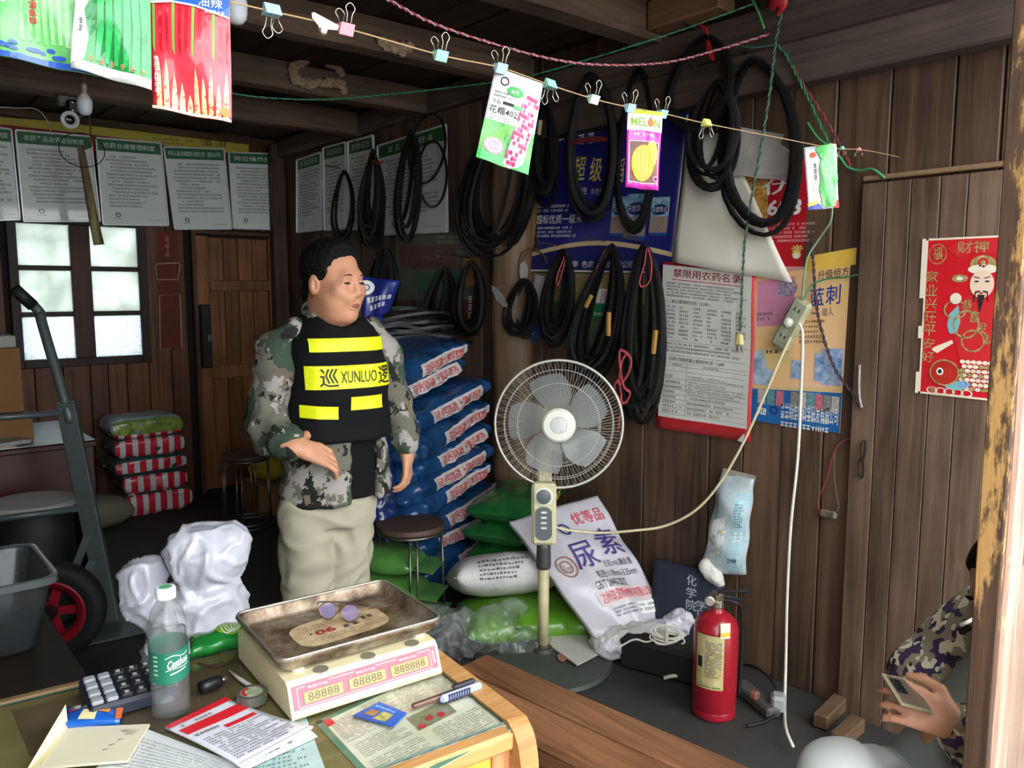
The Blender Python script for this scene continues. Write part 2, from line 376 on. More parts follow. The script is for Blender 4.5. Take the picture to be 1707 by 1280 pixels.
# ---- soft shapes: signed distances on a grid, surface nets
class SDF:
    def __init__(s, lo, hi, h):
        s.lo = np.array(lo, float); s.h = h; n = np.ceil((np.array(hi)-s.lo)/h).astype(int)+1; s.n = n
        s.ax = [s.lo[i]+h*np.arange(n[i]) for i in range(3)]; s.f = np.full(tuple(n), .5, np.float32)
    def _sl(s, lo, hi):
        sl = []
        for i in range(3):
            a = max(0, int((lo[i]-s.lo[i])/s.h)); b = min(s.n[i], int((hi[i]-s.lo[i])/s.h)+2); sl.append(slice(a, max(a, b)))
        return tuple(sl)
    def _apply(s, lo, hi, fn, k, mode='u'):
        pad = k+s.h*2+.02; sl = s._sl(np.array(lo)-pad, np.array(hi)+pad)
        X = s.ax[0][sl[0]][:, None, None]; Y = s.ax[1][sl[1]][None, :, None]; Z = s.ax[2][sl[2]][None, None, :]
        if 0 in (X.size, Y.size, Z.size): return s
        d = fn(X, Y, Z).astype(np.float32); a = s.f[sl]
        if mode == 'u':
            if k > 0: hh = np.maximum(k-np.abs(a-d), 0)/k; s.f[sl] = np.minimum(a, d)-hh*hh*k*.25
            else: s.f[sl] = np.minimum(a, d)
        else:
            d = -d
            if k > 0: hh = np.maximum(k-np.abs(a-d), 0)/k; s.f[sl] = np.maximum(a, d)+hh*hh*k*.25
            else: s.f[sl] = np.maximum(a, d)
        return s
    def cap(s, a, b, ra, rb=None, k=.02, mode='u', sq=None):
        a, b = np.array(a, float), np.array(b, float); rb = ra if rb is None else rb; r = max(ra, rb); ab = b-a; L2 = max(ab@ab, 1e-9)
        def fn(X, Y, Z):
            px, py, pz = X-a[0], Y-a[1], Z-a[2]; t = np.clip((px*ab[0]+py*ab[1]+pz*ab[2])/L2, 0, 1)
            qx, qy, qz = px-t*ab[0], py-t*ab[1], pz-t*ab[2]
            if sq is not None:
                ax, kf = np.array(sq[0], float), sq[1]; ax = ax/np.linalg.norm(ax); dd = qx*ax[0]+qy*ax[1]+qz*ax[2]; e = dd*(1/kf-1)
                qx, qy, qz = qx+e*ax[0], qy+e*ax[1], qz+e*ax[2]
            return np.sqrt(qx*qx+qy*qy+qz*qz)-(ra+(rb-ra)*t)
        return s._apply(np.minimum(a, b)-r*1.5, np.maximum(a, b)+r*1.5, fn, k, mode)
    def chain(s, pts, rs, k=.02, **kw):
        for i in range(len(pts)-1): s.cap(pts[i], pts[i+1], rs[i], rs[i+1], k, **kw)
        return s
    def ell(s, c, r, R=None, k=.02, mode='u'):
        c = np.array(c, float); r = np.array(r, float); m = max(r); A = np.array(R.transposed()) if R is not None else np.eye(3)
        def fn(X, Y, Z):
            px, py, pz = X-c[0], Y-c[1], Z-c[2]
            q = [(A[i][0]*px+A[i][1]*py+A[i][2]*pz) for i in range(3)]
            k0 = np.sqrt(sum((q[i]/r[i])**2 for i in range(3)))+1e-9; k1 = np.sqrt(sum((q[i]/r[i]**2)**2 for i in range(3)))+1e-9
            return k0*(k0-1)/k1
        return s._apply(c-m, c+m, fn, k, mode)
    def loft(s, secs, k=.02, p=2., mode='u'):
        """secs: (z, cx, cy, rx, ry) from low to high"""
        A = np.array(secs, float); z0, z1 = A[0,0], A[-1,0]; m = max(A[:,3].max(), A[:,4].max()); rm = None
        def fn(X, Y, Z):
            zz = np.clip(Z, z0, z1); cx, cy, rx, ry = (np.interp(zz.ravel(), A[:,0], A[:,i]).reshape(zz.shape) for i in (1,2,3,4))
            q = (np.abs((X-cx)/rx)**p+np.abs((Y-cy)/ry)**p)**(1/p)
            d = (q-1)*np.minimum(rx, ry); dz = np.maximum(z0-Z, Z-z1)
            return np.maximum(d, dz)
        return s._apply((A[:,1].min()-m, A[:,2].min()-m, z0), (A[:,1].max()+m, A[:,2].max()+m, z1), fn, k, mode)
    def plane(s, c, n, k=0.):
        """cut away the side the normal points to"""
        c = np.array(c, float); n = np.array(n, float); n = n/np.linalg.norm(n)
        fn = lambda X, Y, Z: -((X-c[0])*n[0]+(Y-c[1])*n[1]+(Z-c[2])*n[2])
        return s._apply(s.lo, s.lo+s.h*s.n, fn, k, 'c')
    def mesh(s, smooth=1):
        f = s.f; n = f.shape; neg = f < 0
        c = [neg[a:n[0]-1+a, b:n[1]-1+b, d:n[2]-1+d] for a in (0,1) for b in (0,1) for d in (0,1)]
        cnt = sum(x.astype(np.int8) for x in c); act = (cnt > 0) & (cnt < 8); idx = np.argwhere(act)
        P = np.zeros((len(idx), 3)); Cn = np.zeros(len(idx)); i0 = idx
        offs = [np.array(o) for o in ((0,0,0),(0,0,1),(0,1,0),(0,1,1),(1,0,0),(1,0,1),(1,1,0),(1,1,1))]
        for a in range(8):
            for b in range(a+1, 8):
                if np.abs(offs[a]-offs[b]).sum() != 1: continue
                pa, pb = i0+offs[a], i0+offs[b]; fa, fb = f[tuple(pa.T)], f[tuple(pb.T)]; x = (fa < 0) != (fb < 0)
                t = np.where(x, fa/np.where(np.abs(fa-fb) < 1e-9, 1, fa-fb), 0)[:, None]
                P += np.where(x[:, None], pa+(pb-pa)*t, 0); Cn += x
        P = P/np.maximum(Cn, 1)[:, None]; V = s.lo+P*s.h
        num = np.full(act.shape, -1, np.int64); num[tuple(idx.T)] = np.arange(len(idx)); Q = []
        for ax in range(3):
            o1, o2 = [(1,2),(2,0),(0,1)][ax]
            sl0 = [slice(None)]*3; sl1 = [slice(None)]*3; sl0[ax] = slice(0, n[ax]-1); sl1[ax] = slice(1, n[ax])
            e = np.argwhere(neg[tuple(sl0)] != neg[tuple(sl1)]); e = e[(e[:,o1] > 0) & (e[:,o2] > 0) & (e[:,o1] < n[o1]-1) & (e[:,o2] < n[o2]-1)]
            if not len(e): continue
            d1 = np.zeros(3, int); d1[o1] = 1; d2 = np.zeros(3, int); d2[o2] = 1
            q = np.stack([num[tuple((e-d1-d2).T)], num[tuple((e-d2).T)], num[tuple(e.T)], num[tuple((e-d1).T)]], 1)
            fl = ~neg[tuple(e.T)]; q[fl] = q[fl][:, ::-1]; Q.append(q)
        Q = np.concatenate(Q); Q = Q[(Q >= 0).all(1)]
        for _ in range(smooth):
            A_ = np.zeros_like(V); c_ = np.zeros(len(V))
            for i in range(4):
                j = (i+1) % 4; np.add.at(A_, Q[:,i], V[Q[:,j]]); np.add.at(A_, Q[:,j], V[Q[:,i]]); np.add.at(c_, Q[:,i], 1); np.add.at(c_, Q[:,j], 1)
            V = V*.5+.5*A_/np.maximum(c_, 1)[:, None]
        return V, Q
def npmesh(name, V, Q, disp=None):
    me = bpy.data.meshes.new(name); me.from_pydata(V.tolist(), [], Q.tolist()); me.validate(); me.update()
    if disp:
        nr = np.zeros(len(V)*3); me.vertices.foreach_get('normal', nr); nr = nr.reshape(-1, 3)
        V = V+nr*np.array([disp(p) for p in V])[:, None]; me.vertices.foreach_set('co', V.ravel())
    me.polygons.foreach_set('use_smooth', [True]*len(me.polygons)); me.update(); return me
def bvh_of(me): return BVHTree.FromPolygons([v.co.copy() for v in me.vertices], [tuple(p.vertices) for p in me.polygons])

# ================================================================ the room
WOODR = wood('wall_wood', (46, 34, 27), (112, 87, 68), 2, 20, randv=.28, streak=2.2)
WOODB = wood('back_wood', (40, 22, 13), (122, 74, 42), 2, 18, randv=.35, streak=2.0)
WOODC = wood('ceiling_wood', (40, 30, 24), (84, 66, 52), 1, 16, randv=.35, rough=.8)
WOODJ = wood('joist_wood', (56, 43, 34), (118, 96, 78), 0, 16, randv=.15, rough=.8)
WOODBM = wood('beam_wood', (52, 42, 38), (104, 88, 80), 1, 16, randv=.15, rough=.75)
WOODD = wood('door_wood', (60, 46, 37), (122, 98, 80), 2, 24, randv=.14, rough=.5)

concrete = mt('floor_concrete', (58, 57, 54), .75, var=.45, vs=2.5, bump=.25, bs=40, detail=8)
struct('floor', MB().box((.6, 2.55, -.05), (4.3, 7.1, .1)), concrete, 'dark worn concrete floor')
yard = mt('yard_concrete', (150, 148, 142), .9, var=.3, vs=2)
struct('floor_yard', MB().box((0, -5.02, -.06), (24, 8, .1)), yard, 'pale concrete yard in front of the shop')

# right wall: backing + upright planks
wr = struct('wall_right', MB().box((W+.045, 3.2, 1.33), (.05, 5.7, 2.66)), mt('wall_backing', (30, 24, 20), .9), 'dark brown upright plank wall on the right')
rg = random.Random(3); y = .40; i = 0
while y < 5.98:
    w_ = rg.uniform(.11, .2); w_ = min(w_, 6.0-y)
    z1 = 2.62
    obj('plank', MB().box((W+.012+rg.uniform(-.004, .004), y+w_/2, z1/2), (.024, w_-.006, z1), bev=.003), WOODR, wr); y += w_
# back wall planks leave the window and the door free
wb = struct('wall_back', MB().box((-.78, D+.045, 1.33), (3.34, .05, 2.66)).box((1.275, D+.045, .51), (.77, .05, 1.02)).box((1.275, D+.045, 2.31), (.77, .05, .70)).box((1.83, D+.045, 1.33), (.34, .05, 2.66)).box((2.36, D+.055, 1.33), (.74, .03, 2.66)), mt('wall_backing', (30, 24, 20)), 'brown plank wall at the back of the shop')
rg = random.Random(5); x = -1.5
while x < 2.69:
    w_ = rg.uniform(.1, .17); w_ = min(w_, 2.69-x); spans = [(0, 2.62)]
    if x+w_ > .90 and x < 1.66: spans = [(0, 1.02), (1.96, 2.62)]
    if x+w_ > 2.0: spans = [(1.95, 2.62)]
    for a, b in spans: obj('plank', MB().box((x+w_/2, D+.012+rg.uniform(-.004, .004), (a+b)/2), (w_-.006, .024, b-a), bev=.003), WOODB, wb)
    x += w_
struct('wall_left', MB().box((-1.55, 2.6, 1.33), (.06, 6.9, 2.66)), wood('left_wood', (46, 32, 25), (96, 72, 55), 2, 18), 'plank wall on the left')

# ceiling boards along Y over the joists
cl = struct('ceiling', MB().box((.58, 3.15, ZC+.05), (4.4, 6.0, .04)), mt('ceiling_backing', (26, 21, 18), .9), 'dark board ceiling over rough joists')
x = -1.5; rg = random.Random(9)
while x < 2.7:
    w_ = min(rg.uniform(.17, .26), 2.75-x)
    obj('board', MB().box((x+w_/2, 3.12, ZC+.012+rg.uniform(0, .008)), (w_-.008, 5.86, .022), bev=.003), WOODC, cl); x += w_
for n_, (yj, zj, h_, w_) in enumerate([(.62, 2.49, .14, .11), (1.45, 2.50, .13, .10), (2.26, 2.50, .14, .12), (3.09, 2.50, .13, .11), (3.95, 2.50, .13, .11), (4.74, 2.49, .14, .11),]):
    mb = MB(); r_ = random.Random(n_)
    prof = [(-w_/2, -h_/2+.008), (-w_/2+.01, -h_/2), (w_/2-.012, -h_/2), (w_/2, -h_/2+.01), (w_/2, h_/2), (-w_/2, h_/2)]
    pts = [Vector((-1.5+4.17*k/14, yj+r_.uniform(-.006, .006), zj+h_/2+r_.uniform(-.004, .004))) for k in range(15)]
    mb.sweep(pts, [(-p, q) for p, q in prof], ref=(0, 0, 1))
    struct('trim_%d' % (n_+1), mb, WOODJ, 'rough timber ceiling joist')
# wall beams on the right wall
struct('trim_8', MB().box((W-.045, 1.86, 2.288), (.09, 2.6, .145), bev=.008), WOODBM, 'lower half of the heavy timber beam along the right wall')
struct('trim_9', MB().box((W-.03, 1.86, 2.44), (.06, 2.6, .15), bev=.008), WOODBM, 'upper half of the heavy timber beam along the right wall')
struct('trim_10', MB().box((W-.03, 4.6, 2.56), (.06, 2.75, .12), bev=.006), WOODBM, 'timber rail at the top of the right wall by the corner')
struct('trim_11', MB().box((W-.055, D-.055, 1.3), (.11, .11, 2.6), bev=.008), wood('corner_post', (58, 44, 34), (104, 82, 64), 2, 18), 'square corner post')
struct('trim_12', MB().box((.6, D-.02, 2.61), (4.2, .04, .05), bev=.006), WOODJ, 'timber rail at the top of the back wall')
mb = MB(); lp = [(.118+.004*math.sin(k*1.7), 2.62*k/16) for k in range(17)]
mb.lathe(lp, 20, (W-.02, 3.17, 0))
shade(struct('trim_13', mb, wood('log_wood', (74, 56, 42), (142, 114, 88), 2, 14, worn=((170, 142, 108), 9, .66)), 'round peeled log column in the right wall'))
# block where the joist meets the beam
struct('trim_14', MB().box((2.58, 2.02, 2.575), (.10, .34, .11), bev=.006), wood('pale_block', (96, 72, 52), (150, 112, 80), 1, 16), 'pale timber block between joist and wall beam')

# door leaf in the right wall (upright boards standing proud of the wall)
dl = bpy.data.objects.new('door_2', None); COL.objects.link(dl); dl['kind'] = 'structure'; dl['label'] = 'closed plank door in the right wall with a wire latch'
ys = [1.352, 1.268, 1.19, 1.10, 1.02, .925, .83, .72, .6, .46]
for a, b in zip(ys, ys[1:]):
    obj('plank', MB().box((W-.022, (a+b)/2, .925), (.028, a-b-.003, 1.87-.01), bev=.002), WOODD, dl)
obj('top_rail', MB().box((W-.022, .9, 1.872), (.034, .9, .016), bev=.003), wood('pale_rail', (120, 96, 72), (168, 138, 104), 1, 16), dl)
mb = MB()
mb.tube(smoothpts([wp(1441, 735, .044), wp(1437, 742, .052), wp(1436, 760, .056), wp(1438, 768, .05), wp(1442, 755, .05), wp(1444, 740, .046)], 5, True), .004, 6, True)
mb.tube(smoothpts([wp(1437, 764, .044), wp(1433, 772, .05), wp(1433, 790, .052), wp(1436, 797, .046), wp(1440, 785, .046), wp(1440, 770, .044)], 5, True), .004, 6, True)
obj('latch', mb, mt('dark_iron', (60, 52, 46), .5, .8), dl, smooth=True)
mb = MB().tube(smoothpts([wp(1433, 608, .045), wp(1432, 640, .047), wp(1433, 665, .046), wp(1437, 680, .048)], 5), .0045, 6)
obj('bolt', mb, mt('flaky_white', (170, 166, 158), .7, var=.5, vs=40), dl, smooth=True)

# back door and its frame
bd = bpy.data.objects.new('door_1', None); COL.objects.link(bd); bd['kind'] = 'structure'; bd['label'] = 'brown panelled wooden door at the back'
dm = wood('back_door_wood', (84, 50, 28), (150, 98, 56), 2, 20, randv=.2)
for k, (a, b) in enumerate([(2.12, 2.24), (2.24, 2.35), (2.35, 2.46), (2.46, 2.58)]):
    obj('panel_board', MB().box(((a+b)/2, D+.02, .98), (b-a-.004, .02, 1.82), bev=.003), dm, bd)
for a, b, c, d, nm in [(2.03, 2.12, .02, 1.9, 'stile'), (2.58, 2.66, .02, 1.9, 'stile'), (2.12, 2.58, 1.50, 1.58, 'rail'), (2.12, 2.58, .85, .95, 'rail'), (2.12, 2.58, .02, .14, 'rail')]:
    obj(nm, MB().box(((a+b)/2, D-.002, (c+d)/2), (b-a, .04, d-c), bev=.004), dm, bd)
obj('lock_plate', MB().box((2.065, D-.05, 1.17), (.07, .05, .46), bev=.006), mt('black_iron', (18, 16, 15), .6), bd)
obj('lock_hasp', MB().box((2.08, D-.085, 1.16), (.035, .02, .05), bev=.004), mt('worn_steel', (120, 116, 108), .4, .8), bd)
obj('door_stop', MB().box((2.015, D-.01, .96), (.03, .04, 1.92), bev=.003).box((2.345, D-.01, 1.925), (.69, .04, .03), bev=.003), wood('door_frame', (52, 30, 18), (96, 60, 36), 2, 18), bd)

# back window: two casements of three frosted panes
wn = bpy.data.objects.new('window_1', None); COL.objects.link(wn); wn['kind'] = 'structure'; wn['label'] = 'six pane frosted window in dark wooden casements'
fm = wood('window_wood', (22, 13, 9), (52, 32, 22), 2, 20, randv=.1)
def wbox(nm, x0, x1, z0, z1, m, yy=D-.005, t=.045): return obj(nm, MB().box(((x0+x1)/2, yy, (z0+z1)/2), (x1-x0, t, z1-z0), bev=.004), m, wn)
wbox('outer_frame', .86, .915, 1.0, 1.98, fm); wbox('outer_frame', 1.635, 1.69, 1.0, 1.98, fm); wbox('outer_frame', .915, 1.635, 1.0, 1.055, fm); wbox('outer_frame', .915, 1.635, 1.93, 1.98, fm)
wbox('mullion', 1.215, 1.335, 1.055, 1.93, wood('mullion_wood', (38, 20, 12), (84, 46, 28), 2, 20, randv=.1), D-.012)
def pane_mat(key, col, sc_, bmp):
    m = bpy.data.materials.new(key); m.use_nodes = True; nt = m.node_tree; N = nt.nodes; L = nt.links; N.clear()
    o_ = N.new('ShaderNodeOutputMaterial'); t = N.new('ShaderNodeBsdfTranslucent'); g = N.new('ShaderNodeBsdfDiffuse'); mx = N.new('ShaderNodeMixShader'); mx.inputs[0].default_value = .3
    tc = N.new('ShaderNodeTexCoord'); no = N.new('ShaderNodeTexNoise'); no.inputs['Scale'].default_value = sc_; no.inputs['Detail'].default_value = 6
    cr = N.new('ShaderNodeValToRGB'); c = S(*col); cr.color_ramp.elements[0].position = .35; cr.color_ramp.elements[0].color = tuple(v*.72 for v in c)+(1,); cr.color_ramp.elements[1].position = .62; cr.color_ramp.elements[1].color = c+(1,)
    L.new(tc.outputs['Object'], no.inputs['Vector']); L.new(no.outputs['Fac'], cr.inputs[0]); L.new(cr.outputs[0], t.inputs[0]); L.new(cr.outputs[0], g.inputs[0])
    L.new(t.outputs[0], mx.inputs[1]); L.new(g.outputs[0], mx.inputs[2]); L.new(mx.outputs[0], o_.inputs[0]); return m
p1 = pane_mat('papered_pane', (198, 204, 198), 5, 0); p2 = pane_mat('frosted_pane', (208, 214, 218), 60, 1)
for (x0, x1) in ((.915, 1.215), (1.335, 1.635)):
    for k, (z0, z1) in enumerate(((1.055, 1.335), (1.36, 1.635), (1.66, 1.93))):
        wbox('pane', x0, x1, z0, z1, p2 if k == 0 else p1, D-.002, .006)
        if k: wbox('glazing_bar', x0, x1, z0-.028, z0+.004, fm, D-.008, .03)

# front post at the shop opening
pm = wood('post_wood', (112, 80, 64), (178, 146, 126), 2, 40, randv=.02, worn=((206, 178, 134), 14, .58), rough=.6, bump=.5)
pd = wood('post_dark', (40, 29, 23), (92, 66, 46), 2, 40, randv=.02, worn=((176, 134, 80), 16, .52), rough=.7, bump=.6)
pst = bpy.data.objects.new('trim_15', None); COL.objects.link(pst); pst['kind'] = 'structure'; pst['label'] = 'weathered square timber post at the shop front'
x0, x1, y0, y1 = 1.378, 1.437, .432, .475
mb = MB(); b_ = .006
rg = random.Random(2)
def ring(z):
    j = lambda a: a+rg.uniform(-.0015, .0015)
    return [(j(x0), y1, z), (j(x0), j(y0)+b_, z), (x0+b_, j(y0), z), (x1, j(y0), z), (x1, y1, z)]
rows = [ring(2.62*k/30) for k in range(31)]
vs = [p for r_ in rows for p in r_]
mb.add(vs, [(k*5+i, k*5+(i+1) % 5, (k+1)*5+(i+1) % 5, (k+1)*5+i) for k in range(30) for i in range(5)]+[(4,3,2,1,0), tuple(range(150,155))])
obj('shaft', mb, pm, pst)
obj('side_board', MB().box((x0-.006, (y0+y1)/2+.004, 1.31), (.012, y1-y0-.006, 2.62), bev=.002), pd, pst)
obj('front_board', MB().box((1.545, .455, 1.31), (.17, .03, 2.62), bev=.003), wood('front_board', (96, 70, 56), (150, 122, 104), 2, 22), pst)

struct('light_block_wall', MB().box((-1.08, -.28, 1.33), (1.0, .05, 2.66)), wood('left_wood', (46, 32, 25), (96, 72, 55), 2, 18), 'unseen plank screen added to block light from the left')  # added out of view to keep daylight off the left side

# ================================================================ on the right wall: prints
white = mt('print_white', (226, 226, 220), .6); black = mt('print_black', (30, 30, 32), .6); grey_ink = mt('grey_ink', (96, 96, 98), .7)
gold = mt('print_gold', (232, 206, 110), .5); red_ink = mt('red_ink', (196, 34, 40), .55); dkred = mt('dark_red_ink', (140, 30, 36), .6); navy = mt('navy_ink', (36, 40, 104), .6)
def wc(*px, off=.004): return [wp(x, y, off) for x, y in px]

# faded print under the glass frames
pn = Panel('faded_poster', mt('faded_print', (112, 104, 88), .6, col2=(74, 98, 84), vs=14), wc((660, 500), (790, 500), (790, 385), (660, 385)), 'faded green and brown poster low on the wall behind the heaped belts', 'poster')
pn.rect('picture_band', mt('faded_rose', (120, 84, 78), .6, var=.5, vs=30), .05, .45, .8, .8); pn.rect('picture_band', mt('faded_green', (72, 120, 92), .6, var=.4, vs=20), .3, .1, .9, .4)
pn.lines(mt('faded_white', (170, 170, 160)), .55, .6, .95, .95, 5, seed=4); pn.done()
pn = Panel('brown_poster', mt('poster_brown', (96, 44, 32), .6, var=.3), wc((768, 560), (800, 560), (802, 425), (770, 425)), 'narrow red-brown poster with white lettering behind belts left of the log column', 'poster')
pn.rect('picture_band', mt('poster_sand', (176, 132, 78), .6, var=.3), .05, .62, .95, .98); pn.marks(white, .35, .2, .6, .5, 3, True); pn.done()

# dark blue rice poster
bz = mt('poster_blue', (38, 42, 122), .35, col2=(84, 84, 158), vs=1.6, rampw=(.45, .75), coat=.3)
pn = Panel('rice_poster', bz, wc((886, 452), (1120, 456), (1150, 178), (915, 205)), 'large dark blue rice poster with big yellow characters', 'poster', bend=lambda u, v: .002*math.sin(u*7+v*3)+.003, nx=24, ny=20, step=.0016)
def q4(pn_, px, py):                       # photograph pixel to the sheet's own u, v (affine)
    A = wp(px, py); bl, br, tr, tl = pn_.c; a = br-bl; b = tl-bl; d = A-bl
    aa, ab, bb = a.dot(a), a.dot(b), b.dot(b); da, db = d.dot(a), d.dot(b); det = aa*bb-ab*ab
    return ((da*bb-db*ab)/det, (db*aa-da*ab)/det)
def R(pn_, x0, y0, x1, y1): a = q4(pn_, x0, y1); b = q4(pn_, x1, y0); return a[0], a[1], b[0], b[1]
for ch, x0, x1 in (('超', 957, 984), ('级', 986, 1013), ('稻', 1026, 1052)): pn.text(gold, ch, *R(pn, x0, 255, x1, 300), bold=.03, layer=3)
for ch, x0, x1 in (('量', 957, 964), ('抗性', 969, 984), ('丰收的', 988, 1012)): pn.text(white, ch, *R(pn, x0, 308, x1, 322), layer=3)
pn.text(white, '国标优质一级米', *R(pn, 897, 354, 976, 374), bold=.02, layer=3)
pn.marks(white, *R(pn, 966, 214, 1000, 238), 2)
pn.lines(white, *R(pn, 897, 337, 955, 356), 2, seed=2, layer=3); pn.lines(white, *R(pn, 897, 374, 968, 397), 3, seed=3, layer=3)
u0, v0, u1, v1 = R(pn, 917, 196, 994, 240)
pn.poly('label_strip', white, [(u0, v0-.02), (u1, v0+.10), (u1, v1+.02), (u0, v1)], 2); pn.poly('label_strip', mt('print_red', (204, 62, 46), .5), [(u0, v0+.1), (u1, v0+.16), (u1, v1+.03), (u0, v1+.01)], 3)
pn.marks(black, u0+.01, v0-.0, u0+.05, v0+.07, 2, layer=4); pn.marks(grey_ink, u0+.12, v0+.02, u0+.21, v0+.08, 2, layer=4)
arc = [(k/14, .115+.075*math.sin(math.pi*k/14)) for k in range(15)]
pn.poly('base_panel', navy, [(0, 0), (1, 0)]+[(u, v) for u, v in reversed(arc)], 2)
mb = pn._r('gold_arc', mt('arc_gold', (222, 196, 150), .5))
for (a, b), (c, d) in zip(arc, arc[1:]): mb.add([pn.pt(a, b-.012, pn.off(4)), pn.pt(c, d-.012, pn.off(4)), pn.pt(c, d+.018, pn.off(4)), pn.pt(a, b+.018, pn.off(4))], [(0,1,2,3)])
for t, x0, x1 in (('南', 955, 967), ('色农', 972, 993), ('技有限公司', 1012, 1058)): pn.text(white, t, *R(pn, x0, 434, x1, 446), bold=.01, layer=4)
pn.rect('base_strip', white, 0, .0, .9, .012, layer=4)
for (x0, y0, x1, y1, l) in ((1019, 322, 1056, 392, 3), (1086, 320, 1128, 390, 3), (1043, 315, 1092, 398, 5)):
    u0, v0, u1, v1 = R(pn, x0, y0, x1, y1); m_ = lambda t: v0+(v1-v0)*t
    pn.rect('bag_picture', mt('bag_blue', (46, 132, 176), .4, col2=(190, 222, 232), vs=30), u0, m_(.5), u1, v1, layer=l)
    pn.rect('bag_picture', mt('bag_grain', (178, 160, 148), .6, col2=(128, 100, 92), vs=160), u0, m_(.08), u1, m_(.5), layer=l)
    pn.rect('bag_picture', mt('bag_foot', (30, 80, 150), .5), u0, v0, u1, m_(.08), layer=l)
    pn.ell('bag_badge', navy, (u0+u1)/2, m_(.68), (u1-u0)*.45, (v1-v0)*.14, layer=l+1)
    pn.text(white, '天优华占', u0+(u1-u0)*.1, m_(.61), u1-(u1-u0)*.1, m_(.76), layer=l+2, bold=.01)
pn.done()
# straw coloured grain picture at its left edge
pn = Panel('grain_poster', mt('grain_gold', (196, 166, 104), .8, col2=(120, 92, 52), vs=140, bump=.6, bs=160), wc((845, 470), (889, 452), (912, 340), (876, 330)), 'strip of poster with golden grain beside the log column', 'poster', outline=[(0, 0), (.5, .06), (.55, .02), (1, 0), (1, .5), (.9, .62), (1, 1), (.1, 1), (.0, .8), (.12, .5), (.04, .3)]); pn.done()
# lower field poster
pn = Panel('field_poster', mt('field_green', (92, 104, 70), .5, col2=(52, 66, 58), vs=10), wc((884, 572), (1102, 590), (1108, 457), (890, 455)), 'poster of a rice field half hidden behind the lower row of belts', 'poster')
pn.rect('picture_band', mt('ripe_field', (170, 150, 104), .6, var=.5, vs=60), 0, .62, 1, 1)
pn.rect('picture_band', mt('banner_green', (34, 118, 74), .5), .1, .12, .42, .40, layer=2); pn.rect('picture_band', mt('banner_green', (34, 118, 74)), .5, .42, .72, .62, layer=2)
pn.lines(white, .14, .16, .4, .34, 3, seed=8, layer=3); pn.lines(white, .52, .43, .7, .5, 1, seed=9, layer=3)
pn.rect('white_label', white, .53, .6, .72, .8, layer=2); pn.text(red_ink, '川天', .56, .62, .70, .78, bold=.02, layer=3)
pn.poly('white_label', mt('pale_sheet', (196, 192, 200), .6), [(.0, .55), (.09, .5), (.1, .95), (.02, .98)], 3)
pn.done()
pn = Panel('blue_leaflet', mt('leaflet_blue', (44, 74, 130), .5, var=.3), wc((858, 560), (898, 570), (905, 540), (852, 545), off=.02), 'scrap of blue leaflet showing under the round belt coil', 'leaflet', outline=[(0, .5), (.45, -.6), (1, .35), (1, 1), (0, 1)]); pn.lines(white, .2, .3, .8, .8, 2, seed=3); pn.done()

# red poster 608
pn = Panel('seed_poster', mt('poster_red', (186, 28, 40), .4, var=.15, vs=4), wc((1228, 470, ), (1336, 472), (1352, 262), (1215, 275)), 'red seed poster with white 608 behind the white sheet', 'poster', thick=.001)
pn.text(white, '优', *R(pn, 1262, 296, 1312, 326), bold=.04); pn.text(white, '608', *R(pn, 1271, 330, 1318, 360), bold=.03, shear=.15)
pn.rect('picture_band', mt('wheat_picture', (222, 186, 92), .6, col2=(150, 72, 30), vs=60), *R(pn, 1238, 286, 1268, 374))
pn.marks(white, *R(pn, 1327, 290, 1337, 345), 4, True); pn.lines(mt('pink_ink', (232, 176, 170)), *R(pn, 1268, 368, 1344, 405), 5, seed=5, indent=3)
pn.ell('emblem', gold, *q4(pn, 1322, 424), .06, .035); pn.ell('emblem', white, *q4(pn, 1322, 426), .045, .022, layer=2); pn.text(gold, '❋', *R(pn, 1313, 407, 1331, 420))
pn.rect('calendar_foot', mt('calendar_pink', (206, 150, 140), .6), *R(pn, 1305, 444, 1340, 471), layer=1); pn.lines(red_ink, *R(pn, 1306, 448, 1338, 468), 4, cw=2.2, fill=.5, seed=2, layer=2)
pn.done()

# banned pesticide notice
nb = lambda u, v: .004+.005*math.sin(u*5+1)+.004*math.sin(v*9)*u
pn = Panel('pesticide_notice', mt('notice_red', (186, 40, 44), .4), wc((1095, 712), (1252, 737), (1262, 452), (1104, 436), off=.012), 'red bordered white notice listing banned pesticides in columns', 'notice', bend=nb, nx=12, ny=18, step=.0014)
paper = mt('notice_paper', (222, 220, 212), .55, var=.12, vs=6)
pn.rect('paper', paper, .03, .075, .965, .985, layer=1, n=12, m=16)
pn.text(dkred, '禁限用农药名录', .16, .918, .86, .968, bold=.015, layer=3); pn.rect('rule', red_ink, .14, .902, .85, .906, layer=2)
pn.lines(grey_ink, .08, .80, .93, .89, 5, seed=11, layer=2, indent=2)
pn.text(black, '一、禁止使用的农药（52种）', .07, .765, .55, .787, layer=3)
for k in range(6): pn.lines(grey_ink, .09+.145*k, .55, .205+.145*k, .755, 9, seed=20+k, ragged=.7, layer=2)
for yv in (.54, .455, .41, .39, .36, .315, .28, .25, .22, .19, .16, .13, .10): pn.rect('rule', grey_ink, .06, yv, .94, yv+.0016, layer=2)
pn.lines(grey_ink, .06, .47, .93, .535, 3, seed=31, layer=2)
pn.text(black, '二、在部分范围内禁止使用的农药（16种）', .07, .422, .72, .446, layer=3); pn.text(grey_ink, '通用名', .18, .395, .28, .407, layer=3); pn.text(grey_ink, '禁止使用范围', .5, .395, .66, .407, layer=3)
pn.rect('rule', grey_ink, .33, .10, .333, .41, layer=2)
